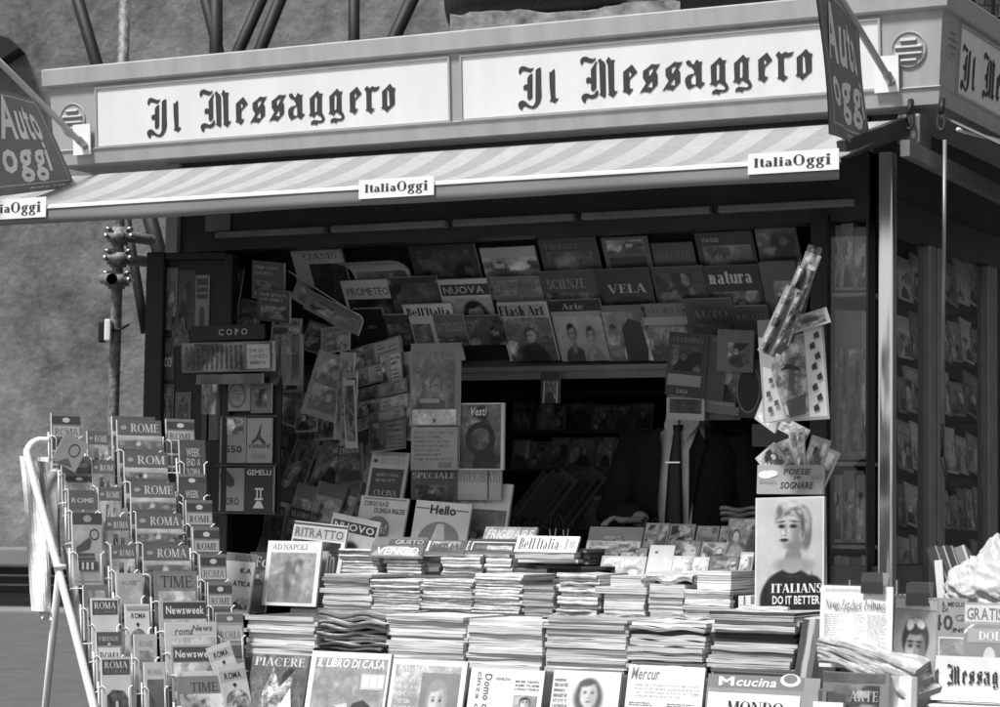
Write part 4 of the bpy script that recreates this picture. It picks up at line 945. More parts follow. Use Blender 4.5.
# ------------------------------------------------------------------ third row
stack('cream stack in the back row', 'newspaper', Y3, 340, 378, 549, 577, 9, edge=(.62, .76), fold=True, depth=.2)
stack('second cream stack in the back row', 'newspaper', Y3, 385, 420, 556, 580, 7, edge=(.62, .76), fold=True, depth=.2)
stack('small dark stack in the back row', S, Y3+.02, 421, 441, 563, 582, 5, edge=(.1, .3), depth=.2, tones=(.1, .2), top_tone=.1)
stack('white stack under the title strips', 'newspaper', Y3, 442, 482, 553, 580, 8, edge=(.7, .8), fold=True, depth=.2)
stack('tall cream stack in the back row', 'newspaper', Y3, 485, 511, 546, 577, 6, edge=(.68, .8), fold=True, depth=.2)
z = stack('dark stack below the travel magazine', S, Y3, 534, 604, 566, 578, 3, edge=(.02, .08), depth=.2, tones=(.02, .05), top_tone=.03, top_pic=0)
stack('white stack of travel magazines', S, Y3-.02, 516, 576, 551, 563, 3, edge=(.66, .8), depth=.16)
stack('pile of dark magazines right of the travel stack', S, Y3+.02, 552, 588, 549, 564, 5, edge=(.06, .22), depth=.16, tones=(.08, .2), top_tone=.12)
stack('small grey stack with dark label', S, Y3-.01, 516, 548, 569, 585, 4, edge=(.12, .5), depth=.18)
FT = front(Y3-.012, math.radians(38), py=556)
for x0, x1, yt, yb, t, l, ops in (
    (372, 425, 537, 556, .14, 'dark magazine whose title reads vengo, lying tilted on the back row', [('r', .0, 0, 1, .55, .10), ('p', [(.04, .0), (.12, .34), (.3, .5), (.7, .5), (.88, .34), (.96, .0)], .34, .3), ('t', 'VENGO', 'sans', .12, .06, .92, .46, .8), ('r', .3, .60, .98, .86, .06), ('t', 'GIUSTO', 'sans', .42, .62, .95, .84, .5)]),
    (426, 466, 540, 553, .07, 'dark title strip with pale initial on the back row', [('t', 'I', 'slab', .02, .15, .10, .9, .75), ('i', .14, .1, .86, .9, scenic(.16), 24, .40), ('l', .16, .25, .84, .75, 1, .03)]),
    (467, 516, 539, 552, .03, 'black magazine with pale ruled frame on the back row', [('r', .10, .70, .98, .78, .6), ('r', .10, .12, .13, .70, .6), ('t', 'E', 'slab', .0, .1, .07, .8, .6), ('r', .2, .2, .9, .5, .12, .5)])):
    put('magazine', FT, x0, x1, yt, yb, l, ops=ops, tone=t, th=.012)
put('magazine', front(Y3+.06, math.radians(30), py=545), 484, 536, 527, 541, 'magazine with bold slanted white heading behind the black framed one', ops=[('r', 0, 0, 1, 1, .45, .4), ('t', 'FRIGIDAIRE', 'ital', .06, .15, .96, .8, .85)], tone=.4, th=.012)
put('magazine', front(Y3-.03, math.radians(34), py=552), 516, 578, 536, 552, 'white travel magazine with dark serif title on the back row', ops=[('t', "Bell'Italia", 'slab', .05, .15, .70, .85, .04), ('r', .80, .15, .84, .85, .3), ('r', .86, .3, .95, .7, .4)], tone=.84, th=.010)
# little digests set out behind
FG = front(Y4+.02, math.radians(24), py=550)
DIG = [(588, 642, 527, 545, .45, 'row'), (644, 668, 523, 545, .5, ''), (669, 694, 524, 543, .45, ''), (696, 718, 526, 545, .55, ''), (719, 731, 526, 546, .6, ''),
       (586, 640, 541, 549, .8, ''), (588, 618, 547, 560, .5, ''), (620, 646, 548, 562, .5, ''), (646, 671, 545, 590, .72, ''), (672, 700, 540, 558, .25, ''), (701, 729, 542, 558, .5, ''), (672, 694, 556, 572, .7, ''), (690, 708, 557, 573, .66, ''), (709, 738, 556, 570, .12, ''), (600, 645, 556, 575, .6, ''), (739, 752, 552, 576, .55, '')]
names_d = ['row of pale digests standing at the back, below the seller’s hand', 'pale digest standing under the seller’s cuff', 'mottled digest standing under the tie', 'light digest standing right of the tie', 'narrow digest standing before the seller’s jacket', 'white strip lying before the digests at the back', 'small picture digest left of the tall white digest', 'mottled digest touching the tall white digest', 'tall white digest with a small dark dot', 'dark framed digest right of the tall white digest', 'grey digest in the middle of the digest rows', 'light striped digest in the lowest digest row', 'second light digest in the lowest digest row', 'black digest with speckled picture in the lowest row', 'grey folded digest over the comic stacks', 'pale digest at the right end, beside the poster']
for i, (x0, x1, yt, yb, t, _) in enumerate(DIG):
    lay = 0 if yb < 547 else (.14 if yb < 563 else .20)
    F2 = front(Y4+.06-lay*.9, math.radians(24), py=550)
    ops = [('i', .06, .08, .94, .92, scenic(t*.9), 24, .40)]
    if i in (9, 13): ops = [('i', .06, .08, .94, .92, scenic(.3 if i == 9 else .15), 24, .40)]
    if i == 8: ops = [('e', .3, .85, .07, .025, .1), ('r', .1, .1, .9, .75, .75, .12)]
    if i == 0: ops = [('i', .3, .1, .95, .6, scenic(.3), 24, .40), ('l', .34, .2, .92, .6, 1, .6)]
    put('digest', F2, x0, x1, yt, yb+4, names_d[i].replace('’', "'"), ops=ops, tone=t, th=.010)
put('magazine', front(Y4-.06, math.radians(16), math.radians(6), 740, 550), 727, 754, 519, 562, 'tall mottled magazine standing against the poster edge', ops=[('i', 0, 0, 1, 1, scenic(.32), 24, .40), ('l', .1, .82, .8, .95, 1, .5)], tone=.4, th=.012)
for i, l in enumerate(('dark newspaper lying on top beside the poster', 'second dark newspaper lying beside the poster', 'lowest dark newspaper lying beside the poster')):
    q = at_y(742, 507+5*i, Y4+.05); lie('newspaper', (q.x, q.y, q.z), .2-.1*i, .15, .2, .014, l, tone=.12, pic=.6, fold=True, edge_tone=.4, spine=.25, wave=.004, m='matte')
# ------------------------------------------------------------------ magazines left of the serving window
A = front(Y2-.03, math.radians(9))
put('magazine', A, 265, 319, 541, 606, 'white framed magazine about naples with grey engraving, standing on the counter', ops=[('i', .08, .05, .92, .82, engraving, 40, .25), ('t', 'AD NAPOLI', 'light', .10, .87, .74, .95, .22)], tone=.74, th=.010)
for i in range(3):
    put('magazine', front(Y2+.02+.02*i, math.radians(9)), 310+4*i, 325+3*i, 551+3*i, 604, ('grey magazine edge standing right behind the napoli magazine', 'second grey magazine edge behind the napoli magazine', 'third grey magazine edge behind the napoli magazine')[i], tone=.35, th=.010)
put('magazine', front(Y3-.04, math.radians(10)), 286, 340, 523, 592, 'portrait magazine with big title in a pale band, leaning behind the napoli magazine', ops=[('r', 0, .95, 1, .985, .10), ('r', .03, .77, .97, .93, .50), ('t', 'RITRATTO', 'bold', .05, .785, .95, .915, .16), ('i', .03, 0, .93, .74, scenic(.05), 24, .40)], tone=.72, th=.012, rot=-.08)
put('magazine', front(Y3+.06, math.radians(10)), 318, 367, 516, 590, 'magazine titled in white on a dark band, tilted behind the portrait magazine', ops=[('r', .04, .78, .96, .92, .05), ('t', 'NUOVO', 'bold', .08, .80, .92, .90, .72), ('r', .05, 0, .95, .75, .5, .25), ('i', .05, .0, .95, .75, portrait(.56, .56, .02, .1, cx=.5, cy=.5, k=1.3, glasses=True), 30, .1)], tone=.66, th=.010, rot=-.17)
put('magazine', front(Y3+.16, math.radians(12)), 366, 404, 452, 512, 'white magazine with dark panel and mozart title', ops=[('r', .08, .16, .92, .72, .06), ('t', 'MOZART', 'serif', .26, .79, .90, .90, .30), ('e', .14, .84, .06, .03, .05), ('l', .22, .48, .8, .66, 2, .4), ('l', .22, .27, .82, .36, 1, .6), ('r', .1, .93, .9, .98, .35)], tone=.5, th=.012, rot=-.05)
put('magazine', front(Y3+.10, math.radians(12)), 356, 404, 497, 545, 'english course magazine with grey ball below its dark title', ops=[('t', 'CORSO BASE', 'bold', .08, .80, .60, .90, .05), ('t', 'DI LINGUA INGLESE', 'bold', .32, .66, .96, .77, .05), ('e', .44, .30, .26, .30, .24), ('t', 'Yes!', 'ital', .26, .24, .64, .44, .7), ('r', .06, .94, .96, .97, .3)], tone=.66, th=.010, rot=-.06)
put('magazine', front(Y3+.12, math.radians(10)), 410, 466, 502, 560, 'white magazine reading hello above a half round picture', ops=[('e', .5, .30, .38, .36, .30), ('p', [(.36, .30), (.44, .62), (.56, .62), (.62, .30)], .72, .1), ('r', 0, 0, 1, .28, .74), ('r', .02, .86, .26, .88, .15), ('r', .74, .86, .96, .88, .15), ('t', 'Hello', 'bold', .28, .78, .74, .94, .02)], tone=.76, th=.012, rot=-.07)
put('magazine', front(Y3+.20, math.radians(10)), 428, 506, 482, 560, 'large white framed magazine in two panels behind the hello magazine', ops=[('r', .03, 0, .36, .66, .20, .3), ('r', .43, 0, .97, .66, .20, .3), ('i', .5, .1, .9, .4, scenic(.12), 24, .40), ('t', 'SVILUPPO', 'light', .04, .86, .36, .95, .15), ('t', 'STAMPA', 'light', .04, .72, .36, .82, .15), ('l', .44, .72, .78, .94, 3, .3)], tone=.7, th=.012, rot=-.05)
put('magazine', front(Y3+.25), 411, 457, 470, 500, 'dark magazine with outlined serif title under the plastic pocket', ops=[('t', 'SPECIALE', 'serif', .04, .72, .96, .92, .45), ('i', .1, .0, .9, .5, scenic(.1), 24, .40)], tone=.07, th=.010)
put('magazine', front(Y3+.255), 456, 501, 470, 500, 'pale antiques magazine under the wreath cover', ops=[('t', 'ANTIQUARIATO', 'light', .03, .6, .97, .92, .06), ('r', .7, .02, .74, .98, .1)], tone=.38, th=.010)
FH = front(Y3+.23)
put('magazine', FH, 459, 504, 403, 470, 'magazine with dark round wreath hanging beside the plastic pocket', ops=[('i', .02, .02, .93, .98, scenic(.13), 24, .40), ('o', .48, .46, .33, .26, .36, .02), ('e', .48, .46, .2, .16, .10, .6), ('t', 'Vesti', 'ital', .26, .81, .62, .94, .62)], tone=.55, th=.010)
FP = front(Y3+.21)
put('magazine_pocket', FP, 410, 459, 343, 426, 'glossy plastic pocket with glaring reflections holding a dark magazine', cat='pocket', ops=[('i', .04, .04, .92, .8, scenic(.07), 24, .40), ('r', .05, .02, .95, .20, .38, .4), ('t', 'TUTTO', 'bold', .12, .82, .88, .90, .12), ('r', .2, .28, .6, .33, .25)], tone=.15, m='wrapped', th=.015, wave=.004, bow=.006)
put('magazine_pocket', FP, 411, 457, 427, 470, 'dull pocketed page of small print under the glossy pocket', cat='pocket', ops=c_lines(.08, .2, .92, .92, 7, .08)+[('r', .6, .05, .88, .18, .12)], tone=.24, th=.010, m='wrapped')
# opened door with its black display board at the far left
BX = front(YB-.16, 0, math.radians(12), 190)
bx = empty('display_board', BX.mat(BX.hit(200, 400)[0], 0, 0), label='tall black framed display board holding dark magazines at the left post', cat='display board')
BI = bx.matrix_world.inverted()
a0 = BX.hit(143, 400)[0]; a1 = BX.hit(161, 400)[0]; a2 = BX.hit(222, 400)[0]; bt = BX.hit(150, 252)[1]; bq = BX.hit(190, 262)[1]; ac = BX.hit(200, 400)[0]
mb = MB(); mb.bbox((a0-ac, 0, -.6), (a1-ac, .06, bt), 'black', .006); mb.bbox((a1-ac+.001, .004, bq+.01), (a2-ac, .05, bt-.003), 'black', .005); mb.bbox((a2-ac, 0, -.6), (a2-ac+.03, .06, bt-.01), 'black', .005); mb.build('board_frame', bx)
mb = MB(); mb.box((a1-ac+.001, .035, -.6), (a2-ac-.001, .05, bq+.009), 'black'); mb.build('board_back', bx)
for x0, x1, yt, yb, t, l, ops in (
    (161, 177, 268, 330, .16, 'pale striped magazine at the top left of the black board', [('i', .1, .1, .9, .8, scenic(.12), 24, .40)]),
    (178, 194, 270, 330, .05, 'black magazine at the top middle of the black board', [('i', .1, .2, .9, .9, scenic(.04), 24, .40)]),
    (195, 209, 275, 332, .20, 'magazine with dark title bands on the black board', [('r', .1, .82, .9, .94, .05), ('r', .1, .7, .9, .78, .06), ('r', .1, .58, .9, .66, .05), ('e', .5, .25, .18, .2, .05)]),
    (160, 173, 338, 380, .04, 'black magazine with white proof lettering on the black board', [('t', 'PROOF', 'bold', .05, .3, .95, .55, .5), ('e', .5, .75, .25, .14, .10)]),
    (174, 190, 312, 345, .10, 'small tilted book pushed into the black board', [('i', .1, .1, .9, .9, scenic(.06), 24, .40)]),
    (160, 173, 384, 424, .07, 'dim magazine low on the black board', [('i', .1, .1, .9, .9, scenic(.09), 24, .40)]),
    (175, 190, 392, 430, .12, 'dim magazine with pale edge low on the black board', [('i', .1, .1, .9, .9, scenic(.09), 24, .40)])):
    put('magazine', BX, x0, x1, yt, yb, l, ops=ops, c=-.028, tone=t, th=.006, rot=.18 if 'tilted' in l else 0)
# headed strip and plastic pouch
FQ = front(YB-.16, math.radians(-4))
p0 = FQ.hit(192, 334); sg = empty('header_strip', FQ.mat(*FQ.hit(227, 340), 0), label='dark strip with small spaced white capitals above the plastic pouch', cat='sign')
a0 = FQ.hit(190, 333)[0]-FQ.hit(227, 333)[0]; a1 = -a0; hh = FQ.hit(227, 325)[1]-FQ.hit(227, 340)[1]
mb = MB(); mb.bbox((a0, 0, 0), (a1, .012, hh), 'black', .002); mb.build('strip_board', sg)
mb = MB(); put_text(mb, 'C O P O', 'bold', a0*.22, hh*.32, a1*.55, hh*.74, -.001, 'paper', .35); mb.build('strip_lettering', sg)
put('plastic_pouch', FQ, 182, 272, 342, 372, 'clear plastic pouch of ribbed cards with a price slip', cat='pouch', ops=[('i', .02, .05, .7, .95, scenic(.11), 24, .40)] + [('r', .05+.055*i, .1, .065+.055*i, .9, .05) for i in range(12)] + [('r', .74, .10, .98, .9, .42), ('l', .77, .2, .95, .8, 3, .1)], tone=.12, th=.02, m='wrapped', wave=.004)
put('plastic_pouch', front(YB-.10, 0, .3, 285), 270, 303, 334, 385, 'crumpled grey plastic pouch beside the ribbed cards', cat='pouch', ops=[('r', .1, .6, .9, .95, .2, .5)], tone=.14, th=.02, m='wrapped', wave=.012)
put('plastic_pouch', FQ, 196, 262, 374, 384, 'flat empty strip of plastic under the ribbed cards', cat='pouch', tone=.10, th=.012, m='wrapped', wave=.005)
# hanging pairs of small star sign books
FO = front(YB-.13)
zb = [(224, 250, 380, 411, .30, [('o', .5, .5, .35, .42, .2, .14), ('l', .25, .3, .75, .7, 4, .12)], 'pale small book with round emblem, upper left of the hanging pocket sheet'),
      (251, 271, 383, 413, .18, [('i', .2, .2, .8, .8, scenic(.12), 24, .40)], 'dull small book, upper right of the hanging pocket sheet'),
      (220, 246, 417, 463, .28, [('i', .1, .62, .9, .95, scenic(.24), 24, .40), ('t', '1550', 'serif', .12, .22, .85, .38, .03), ('o', .5, .9, .4, .1, .2, .5)], 'small book with a dark date at the middle left of the pocket sheet'),
      (247, 271, 418, 463, .34, [('p', [(.2, .5), (.35, .55), (.62, .9), (.55, .6), (.8, .45), (.7, .4), (.5, .52), (.2, .42)], .06), ('t', 'VARIANI', 'bold', .05, .33, .95, .42, .05), ('l', .2, .1, .8, .2, 1, .2)], 'small book with a black bird emblem at the middle right of the pocket sheet'),
      (219, 244, 468, 511, .25, [('p', [(.02, .85), (.3, .95), (.6, .75), (.62, .6), (.45, .55), (.3, .6), (.05, .7)], .04), ('t', 'TORO', 'bold', .14, .14, .8, .32, .04)], 'small bull sign book at the lower left of the pocket sheet'),
      (245, 273, 466, 512, .03, [('t', 'GEMELLI', 'bold', .06, .80, .92, .92, .6), ('r', .36, .48, .66, .52, .6), ('r', .36, .26, .66, .30, .6), ('r', .42, .30, .47, .48, .6), ('r', .55, .30, .60, .48, .6), ('p', [(.3, .08), (.7, .08), (.58, .24), (.44, .24)], .5)], 'dark twins sign book at the lower right of the pocket sheet')]
for x0, x1, yt, yb, t, ops, l in zb:
    put('small_book', FO, x0, x1, yt, yb, l, cat='book', ops=ops, tone=t, th=.012)
ps = empty('pocket_sheet', FO.mat(FO.hit(246, 512)[0], FO.hit(246, 514)[1], -.02), label='hanging dark sheet of clear pockets holding six small books', cat='pocket sheet')
mb = MB(); hw = FO.hit(276, 450)[0]-FO.hit(246, 450)[0]; H = FO.hit(246, 376)[1]-FO.hit(246, 514)[1]
mb.bbox((-hw*1.05, 0, 0), (hw, .008, H), 'black', .002); mb.build('sheet', ps)
for z in (.0, H*.345, H*.70, H-.006): mb = MB(); mb.box((-hw*1.05, -.024, z), (hw, -.020, z+.006), 'enamel_dark'); mb.build('seam', ps)
for x, l, t in ((204, 'dark book standing at the left of the pocket sheet', .05), (213, 'second dark book standing at the left of the pocket sheet', .10)):
    put('book', front(YB-.12), x-6, x+5, 376, 440, l, tone=t, th=.05, ops=[('i', .1, .4, .9, .95, scenic(.2), 24, .40)])
# leaning rows of dim magazines (a slanting rack turned to the right)
LR = front(YB+.16, math.radians(16), math.radians(14), 330)
k = 0
dim = [(262, 290, 372, 420, '', .08), (284, 312, 376, 424, '', .12), (256, 284, 420, 470, 'x', .09), (272, 306, 418, 492, 'IRISH', .10), (298, 330, 430, 500, 'TOSCO', .08), (312, 340, 432, 470, '', .14), (322, 350, 455, 500, 'Topolò', .05), (338, 366, 430, 484, '', .10), (352, 378, 436, 486, '', .12),
       (258, 290, 488, 545, '', .10), (278, 306, 484, 540, '', .22), (300, 330, 482, 535, '', .18), (322, 352, 482, 530, 'ZO', .15), (344, 372, 484, 530, '', .10)]
wh = ['high up beside the pocket sheet', 'high up under the tilted plastic sleeve', 'half hidden behind the pocket sheet edge', 'farthest left in the upper leaning row', 'second in the upper leaning row', 'third in the upper leaning row, half hidden', 'fourth in the upper leaning row with pale script', 'fifth in the upper leaning row', 'last in the upper leaning row', 'farthest left in the lower leaning row', 'second in the lower leaning row', 'third in the lower leaning row', 'fourth in the lower leaning row', 'last in the lower leaning row']
for i, (x0, x1, yt, yb, tx, t) in enumerate(dim):
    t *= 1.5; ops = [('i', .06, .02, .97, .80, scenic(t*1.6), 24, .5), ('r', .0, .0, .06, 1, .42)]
    if tx in ('IRISH', 'TOSCO', 'ZO'): ops.append(('l', .1, .82, .85, .95, 1, .45))
    elif tx: ops.append(('l', .1, .84, .8, .94, 1, .6))
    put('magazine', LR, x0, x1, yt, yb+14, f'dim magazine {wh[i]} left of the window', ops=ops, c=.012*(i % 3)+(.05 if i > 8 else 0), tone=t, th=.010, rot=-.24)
# fans of magazines hung up
FF = front(YB-.05, 0, .35, 340)
for i, (x0, x1, yt, yb, rot, t, l) in enumerate(((300, 338, 352, 418, -.28, .10, 'magazine with dark cover in a plastic sleeve, hung tilted at the left'), (334, 350, 352, 440, -.06, .2, 'paper hanging edge-on, first of the hung bundle'), (340, 356, 372, 446, -.02, .16, 'paper hanging edge-on, second of the hung bundle'), (346, 358, 380, 448, .06, .28, 'paper hanging edge-on, last of the hung bundle'))):
    put('magazine', FF, x0, x1, yt, yb, l, ops=[('i', .06, .40, .94, .92, scenic(.07), 18, .6), ('i', .12, .1, .88, .5, scenic(.08), 24, .40), ('r', .92, 0, 1, 1, .4)], tone=t, th=.010, rot=rot, m='wrapped' if i == 0 else 'paper', c=.01*i)
for i, (x0, x1, yt, yb, rot, t, l) in enumerate(((352, 404, 342, 364, .24, .30, 'flat pack of printed paper tilted at the top of the heap'), (354, 386, 366, 384, .20, .34, 'tilted magazine with pale label in the heap'), (384, 404, 352, 384, .20, .42, 'light magazine sticking up in the tilted heap'), (352, 408, 384, 398, .20, .22, 'dark magazine lying tilted under the pale label'), (354, 410, 398, 412, .16, .30, 'folded newspaper lying tilted in the heap'), (356, 406, 412, 424, .26, .2, 'lowest folded newspaper in the tilted heap'), (370, 406, 420, 450, .1, .10, 'dim magazine hanging below the tilted heap'))):
    put('magazine', front(Y3+.22-.01*i, math.radians(8)), x0, x1, yt, yb, l, ops=[('i', .04, .06, .46, .94, scenic(t*.55), 16, .5), ('r', .50, .08, .97, .92, t*1.5), ('l', .53, .55, .94, .88, 2, .04), ('l', .53, .12, .94, .48, 3, .06)], tone=t*.8, th=.010, rot=rot, wave=.003)
for i, (x0, x1, yt, yb, rot, t) in enumerate(((250, 282, 262, 300, -.12, .06), (256, 288, 290, 322, -.12, .05), (286, 350, 282, 316, -.55, .12), (300, 358, 292, 322, -.45, .10))):
    put('magazine', front(YB+.12, math.radians(-12)), x0, x1, yt, yb, ('dark magazine with pale title, highest left of the overhead rows', 'dark magazine with lines of pale text under it at the left', 'open magazine drooping at the left end of the overhead rack', 'second open magazine drooping under the first')[i], ops=[('l', .08, .62, .9, .92, 2, .30), ('i', .1, .1, .9, .5, scenic(.08), 24, .40)], tone=t, th=.010, rot=rot, curl=.1 if i > 1 else 0, c=.01*i)
rm_ = random.Random(21)
spots = [(212, 238, 268, 318), (236, 258, 300, 328), (270, 300, 318, 352), (300, 322, 322, 352), (322, 350, 326, 352), (262, 284, 344, 384), (284, 304, 352, 392), (272, 296, 388, 424), (296, 318, 400, 432), (316, 336, 404, 440), (206, 222, 300, 330), (398, 412, 352, 398), (400, 414, 398, 440), (340, 364, 444, 484), (282, 304, 508, 548), (262, 282, 506, 546)]
wd_ = ['beside the black board, above the strip', 'just above the right end of the strip', 'under the drooping open magazine', 'between the drooping magazine and the black boxes', 'under the first black box', 'right of the crumpled pouch', 'left of the tilted plastic sleeve', 'below the crumpled pouch', 'under the foot of the tilted sleeve', 'left of the hung paper bundle', 'in the gap above the strip lettering', 'touching the left edge of the glossy pocket', 'touching the left edge of the small print pocket', 'below the hung paper bundle', 'above the napoli magazine', 'above the left edge of the napoli magazine']
for i, (x0, x1, yt, yb) in enumerate(spots):
    t = rm_.choice((.06, .12, .3, .45)); put('booklet', front(YB+.02+.012*(i % 4), math.radians(6), rm_.uniform(-.2, .3), (x0+x1)/2), x0, x1, yt, yb, f'small {"pale" if t > .2 else "dark"} booklet hung {wd_[i]}', ops=[('i', .06, .06, .94, .72, scenic(t*.7), 16, .5), ('l', .1, .78, .9, .92, 1, .04 if t > .2 else .5)], tone=t, th=.008, rot=rm_.uniform(-.3, .2))
# left of the napoli magazine
FL = front(Y2-.10, math.radians(10))
put('magazine', FL, 221, 251, 553, 612, 'white magazine with dark capital words beside the guidebook rack', ops=[('r', 0, .86, 1, 1, .2), ('t', 'ICA', 'serif', .3, .88, .9, .97, .08), ('t', 'KA', 'bold', .55, .66, .92, .75, .03), ('t', 'ATICA', 'bold', .36, .44, .96, .53, .03), ('i', .4, .05, .96, .26, scenic(.3), 24, .40)], tone=.62, th=.010, rot=-.05)
put('magazine', front(Y2+.02, math.radians(10)), 247, 268, 552, 612, 'dark magazine with pale initials left of the napoli magazine', ops=[('t', 'Fo', 'serif', .3, .75, .9, .92, .5), ('i', 0, .45, 1, .7, scenic(.10), 24, .40), ('l', .1, .2, .9, .35, 1, .35)], tone=.05, th=.010)
put('magazine', front(Y2-.2, math.radians(80)), 222, 258, 606, 612, 'white magazine lying flat under the standing white one', tone=.74, th=.012)

# ------------------------------------------------------------------ overhead rack, three rows
def oput(x0, x1, yt, yb, c, label, tone, ops, **k):
    put('magazine', OV, x0, x1, yt, yb, label, ops=ops, c=c, tone=tone, th=.010, **k)
top = [(297, 348, 250, 'oasis magazine with white top at the left end of the upper overhead row', .62, [('t', 'OASIS', 'light', .22, .83, .88, .94, .05), ('r', .3, 0, 1, .74, .04, .5)]),
 (354, 410, 249, 'curled white magazine beside the oasis magazine', .55, [('r', .0, .84, 1, .88, .12), ('i', .05, .0, .95, .6, scenic(.12), 24, .40)]),
 (414, 480, 245, 'dark drooping magazine third in the upper overhead row', .05, [('i', .1, .1, .9, .9, scenic(.06), 24, .40)]),
 (485, 540, 247, 'magazine with bright sweeping picture, fourth in the upper overhead row', .45, [('i', 0, .45, 1, .8, scenic(.34), 24, .40), ('r', .2, 0, 1, .45, .07, .5)]),
 (543, 600, 238, 'dark magazine with round pattern, fifth in the upper overhead row', .07, [('i', .1, .0, .9, .75, scenic(.10), 24, .40), ('l', .1, .8, .7, .9, 1, .2)]),
 (606, 652, 237, 'magazine with pale heading, sixth in the upper overhead row', .12, [('i', .1, .7, .9, .95, scenic(.25), 24, .40), ('r', .1, .2, .9, .62, .04)]),
 (656, 697, 243, 'dull grey magazine, seventh in the upper overhead row', .08, [('l', .1, .7, .9, .85, 1, .15)]),
 (699, 756, 232, 'dark landscape magazine, eighth in the upper overhead row', .04, [('i', .1, .2, .95, .75, scenic(.12), 24, .40), ('l', .1, .82, .4, .9, 1, .4)]),
 (759, 800, 228, 'magazine at the right end of the upper overhead row', .10, [('i', .0, .4, 1, 1, scenic(.08), 24, .40), ('r', .2, .0, 1, .34, .35, .3)])]
for x0, x1, yt, l, t, ops in top: oput(x0, x1, yt, yt+52, .0, l, t, ops, curl=.12 if 'c' in l[:3] else 0)
mid = [(348, 398, 280, 'prometeo magazine with white top in the middle overhead row', .66, [('t', 'PROMETEO', 'sans', .08, .76, .92, .88, .04), ('i', .06, 0, .96, .70, scenic(.05), 24, .40), ('e', .7, .4, .2, .2, .14)]),
 (394, 444, 277, 'dark lined magazine right of the prometeo magazine', .07, [('i', .0, .0, 1, .9, scenic(.09), 24, .40)]),
 (442, 494, 279, 'white magazine with title on dark band and round portrait in the overhead rack', .62, [('r', .08, .74, 1, .92, .06), ('t', 'NUOVA', 'bold', .12, .77, .9, .89, .5), ('i', .30, 0, 1, .70, portrait(.40, .34, .02, .03, cy=.56, k=1.25, long=True, glasses=True), 30, .1)]),
 (498, 546, 277, 'magazine with light upper and black lower half in the overhead rack', .20, [('r', .0, .72, 1, .96, .22, .5), ('t', 'ILLUSTRAZIONE', 'serif', .06, .8, .9, .92, .10), ('r', .02, .0, .98, .52, .02)]),
 (546, 600, 271, 'dim magazine with curled top behind the arte magazine', .08, [('l', .1, .72, .8, .88, 1, .25), ('i', .05, .0, .95, .66, scenic(.09), 24, .40)]),
 (600, 654, 269, 'dark magazine with thin curved title in the overhead rack', .04, [('l', .2, .62, .9, .76, 1, .4), ('e', .6, .35, .4, .22, .02)]),
 (657, 708, 267, 'dark picture magazine left of the natura magazine', .06, [('i', .05, .0, .95, .9, scenic(.07), 24, .40), ('r', .1, .3, .4, .6, .16, .5)]),
 (709, 763, 266, 'natura magazine with white title on black in the overhead rack', .03, [('t', 'natura', 'slab', .06, .72, .86, .92, .62), ('i', .1, .0, .95, .6, scenic(.12), 24, .40)]),
 (764, 800, 262, 'pale patched magazine at the right end of the middle overhead row', .12, [('i', .3, .2, .9, .7, scenic(.26), 24, .40)])]
for x0, x1, yt, l, t, ops in mid: oput(x0, x1, yt, yt+62, .022, l, t, ops)
low = [(326, 356, 311, 'plain black box, first of two at the left of the lower overhead row', .025, [('l', .4, .45, .7, .55, 1, .3)]),
 (356, 386, 309, 'plain black box, second of two at the left of the lower overhead row', .025, [('l', .4, .45, .7, .55, 1, .3)]),
 (386, 412, 315, 'small dark paperback beside the black boxes', .10, [('i', .1, .1, .9, .7, scenic(.12), 24, .40)]),
 (409, 458, 304, 'white travel magazine with black serif title in the lower overhead row', .80, [('t', "Bell'Italia", 'slab', .06, .80, .94, .94, .03), ('r', .1, .0, .48, .66, .24, .5)]),
 (436, 466, 315, 'card with outlined capitals over the travel magazine', .20, [('t', 'ASTROLOGIA', 'bold', .05, .45, .95, .75, .40), ('i', .0, .0, 1, .3, scenic(.1), 24, .40)]),
 (460, 505, 316, 'dim portrait magazine left of the flash art magazine', .09, [('i', .0, .0, 1, .85, scenic(.11), 24, .40), ('l', .05, .86, .6, .95, 1, .3)]),
 (503, 553, 302, 'flash art magazine with black title on speckled cover', .5, [('i', .05, .0, .98, .74, scenic(.18), 24, .40), ('r', .0, .76, .95, .96, .36), ('t', 'Flash Art', 'slab', .02, .77, .92, .94, .02)]),
 (555, 606, 300, 'arte magazine with pale title on a dark strip above two figures', .34, [('r', 0, .82, 1, 1, .03), ('t', 'Arte', 'slab', .24, .85, .66, .95, .35)] + [('i', .04, 0, .96, .74, lambda U, V, r: np.where(U < .5, portrait(.36, .28, .02, .05, cx=.62, cy=.6, k=.85)(U*2, V, r), portrait(.36, .40, .06, .2, cx=.42, cy=.54, k=.8)(U*2-1, V, r)), 40, .1)]),
 (604, 650, 306, 'magazine with dark stooping figure, right of the arte magazine', .16, [('i', .05, .0, .95, .9, scenic(.17), 24, .40), ('p', [(.4, .0), (.42, .6), (.6, .78), (.85, .7), (.9, .2), (.85, 0)], .04), ('r', .1, .3, .3, .6, .3, .5)]),
 (646, 690, 304, 'magazine with light band under its title, near the hung bundles', .20, [('l', .08, .84, .9, .94, 1, .1), ('r', .0, .64, 1, .78, .36), ('i', .05, .0, .95, .6, scenic(.15), 24, .40)]),
 (686, 736, 299, 'dim magazine above the hung bundles', .08, [('l', .2, .7, .9, .82, 1, .2), ('i', .05, .0, .95, .6, scenic(.09), 24, .40)]),
 (738, 772, 306, 'dim striped magazine at the right end of the lower overhead row', .09, [('l', .06, .74, .95, .86, 1, .25)])]
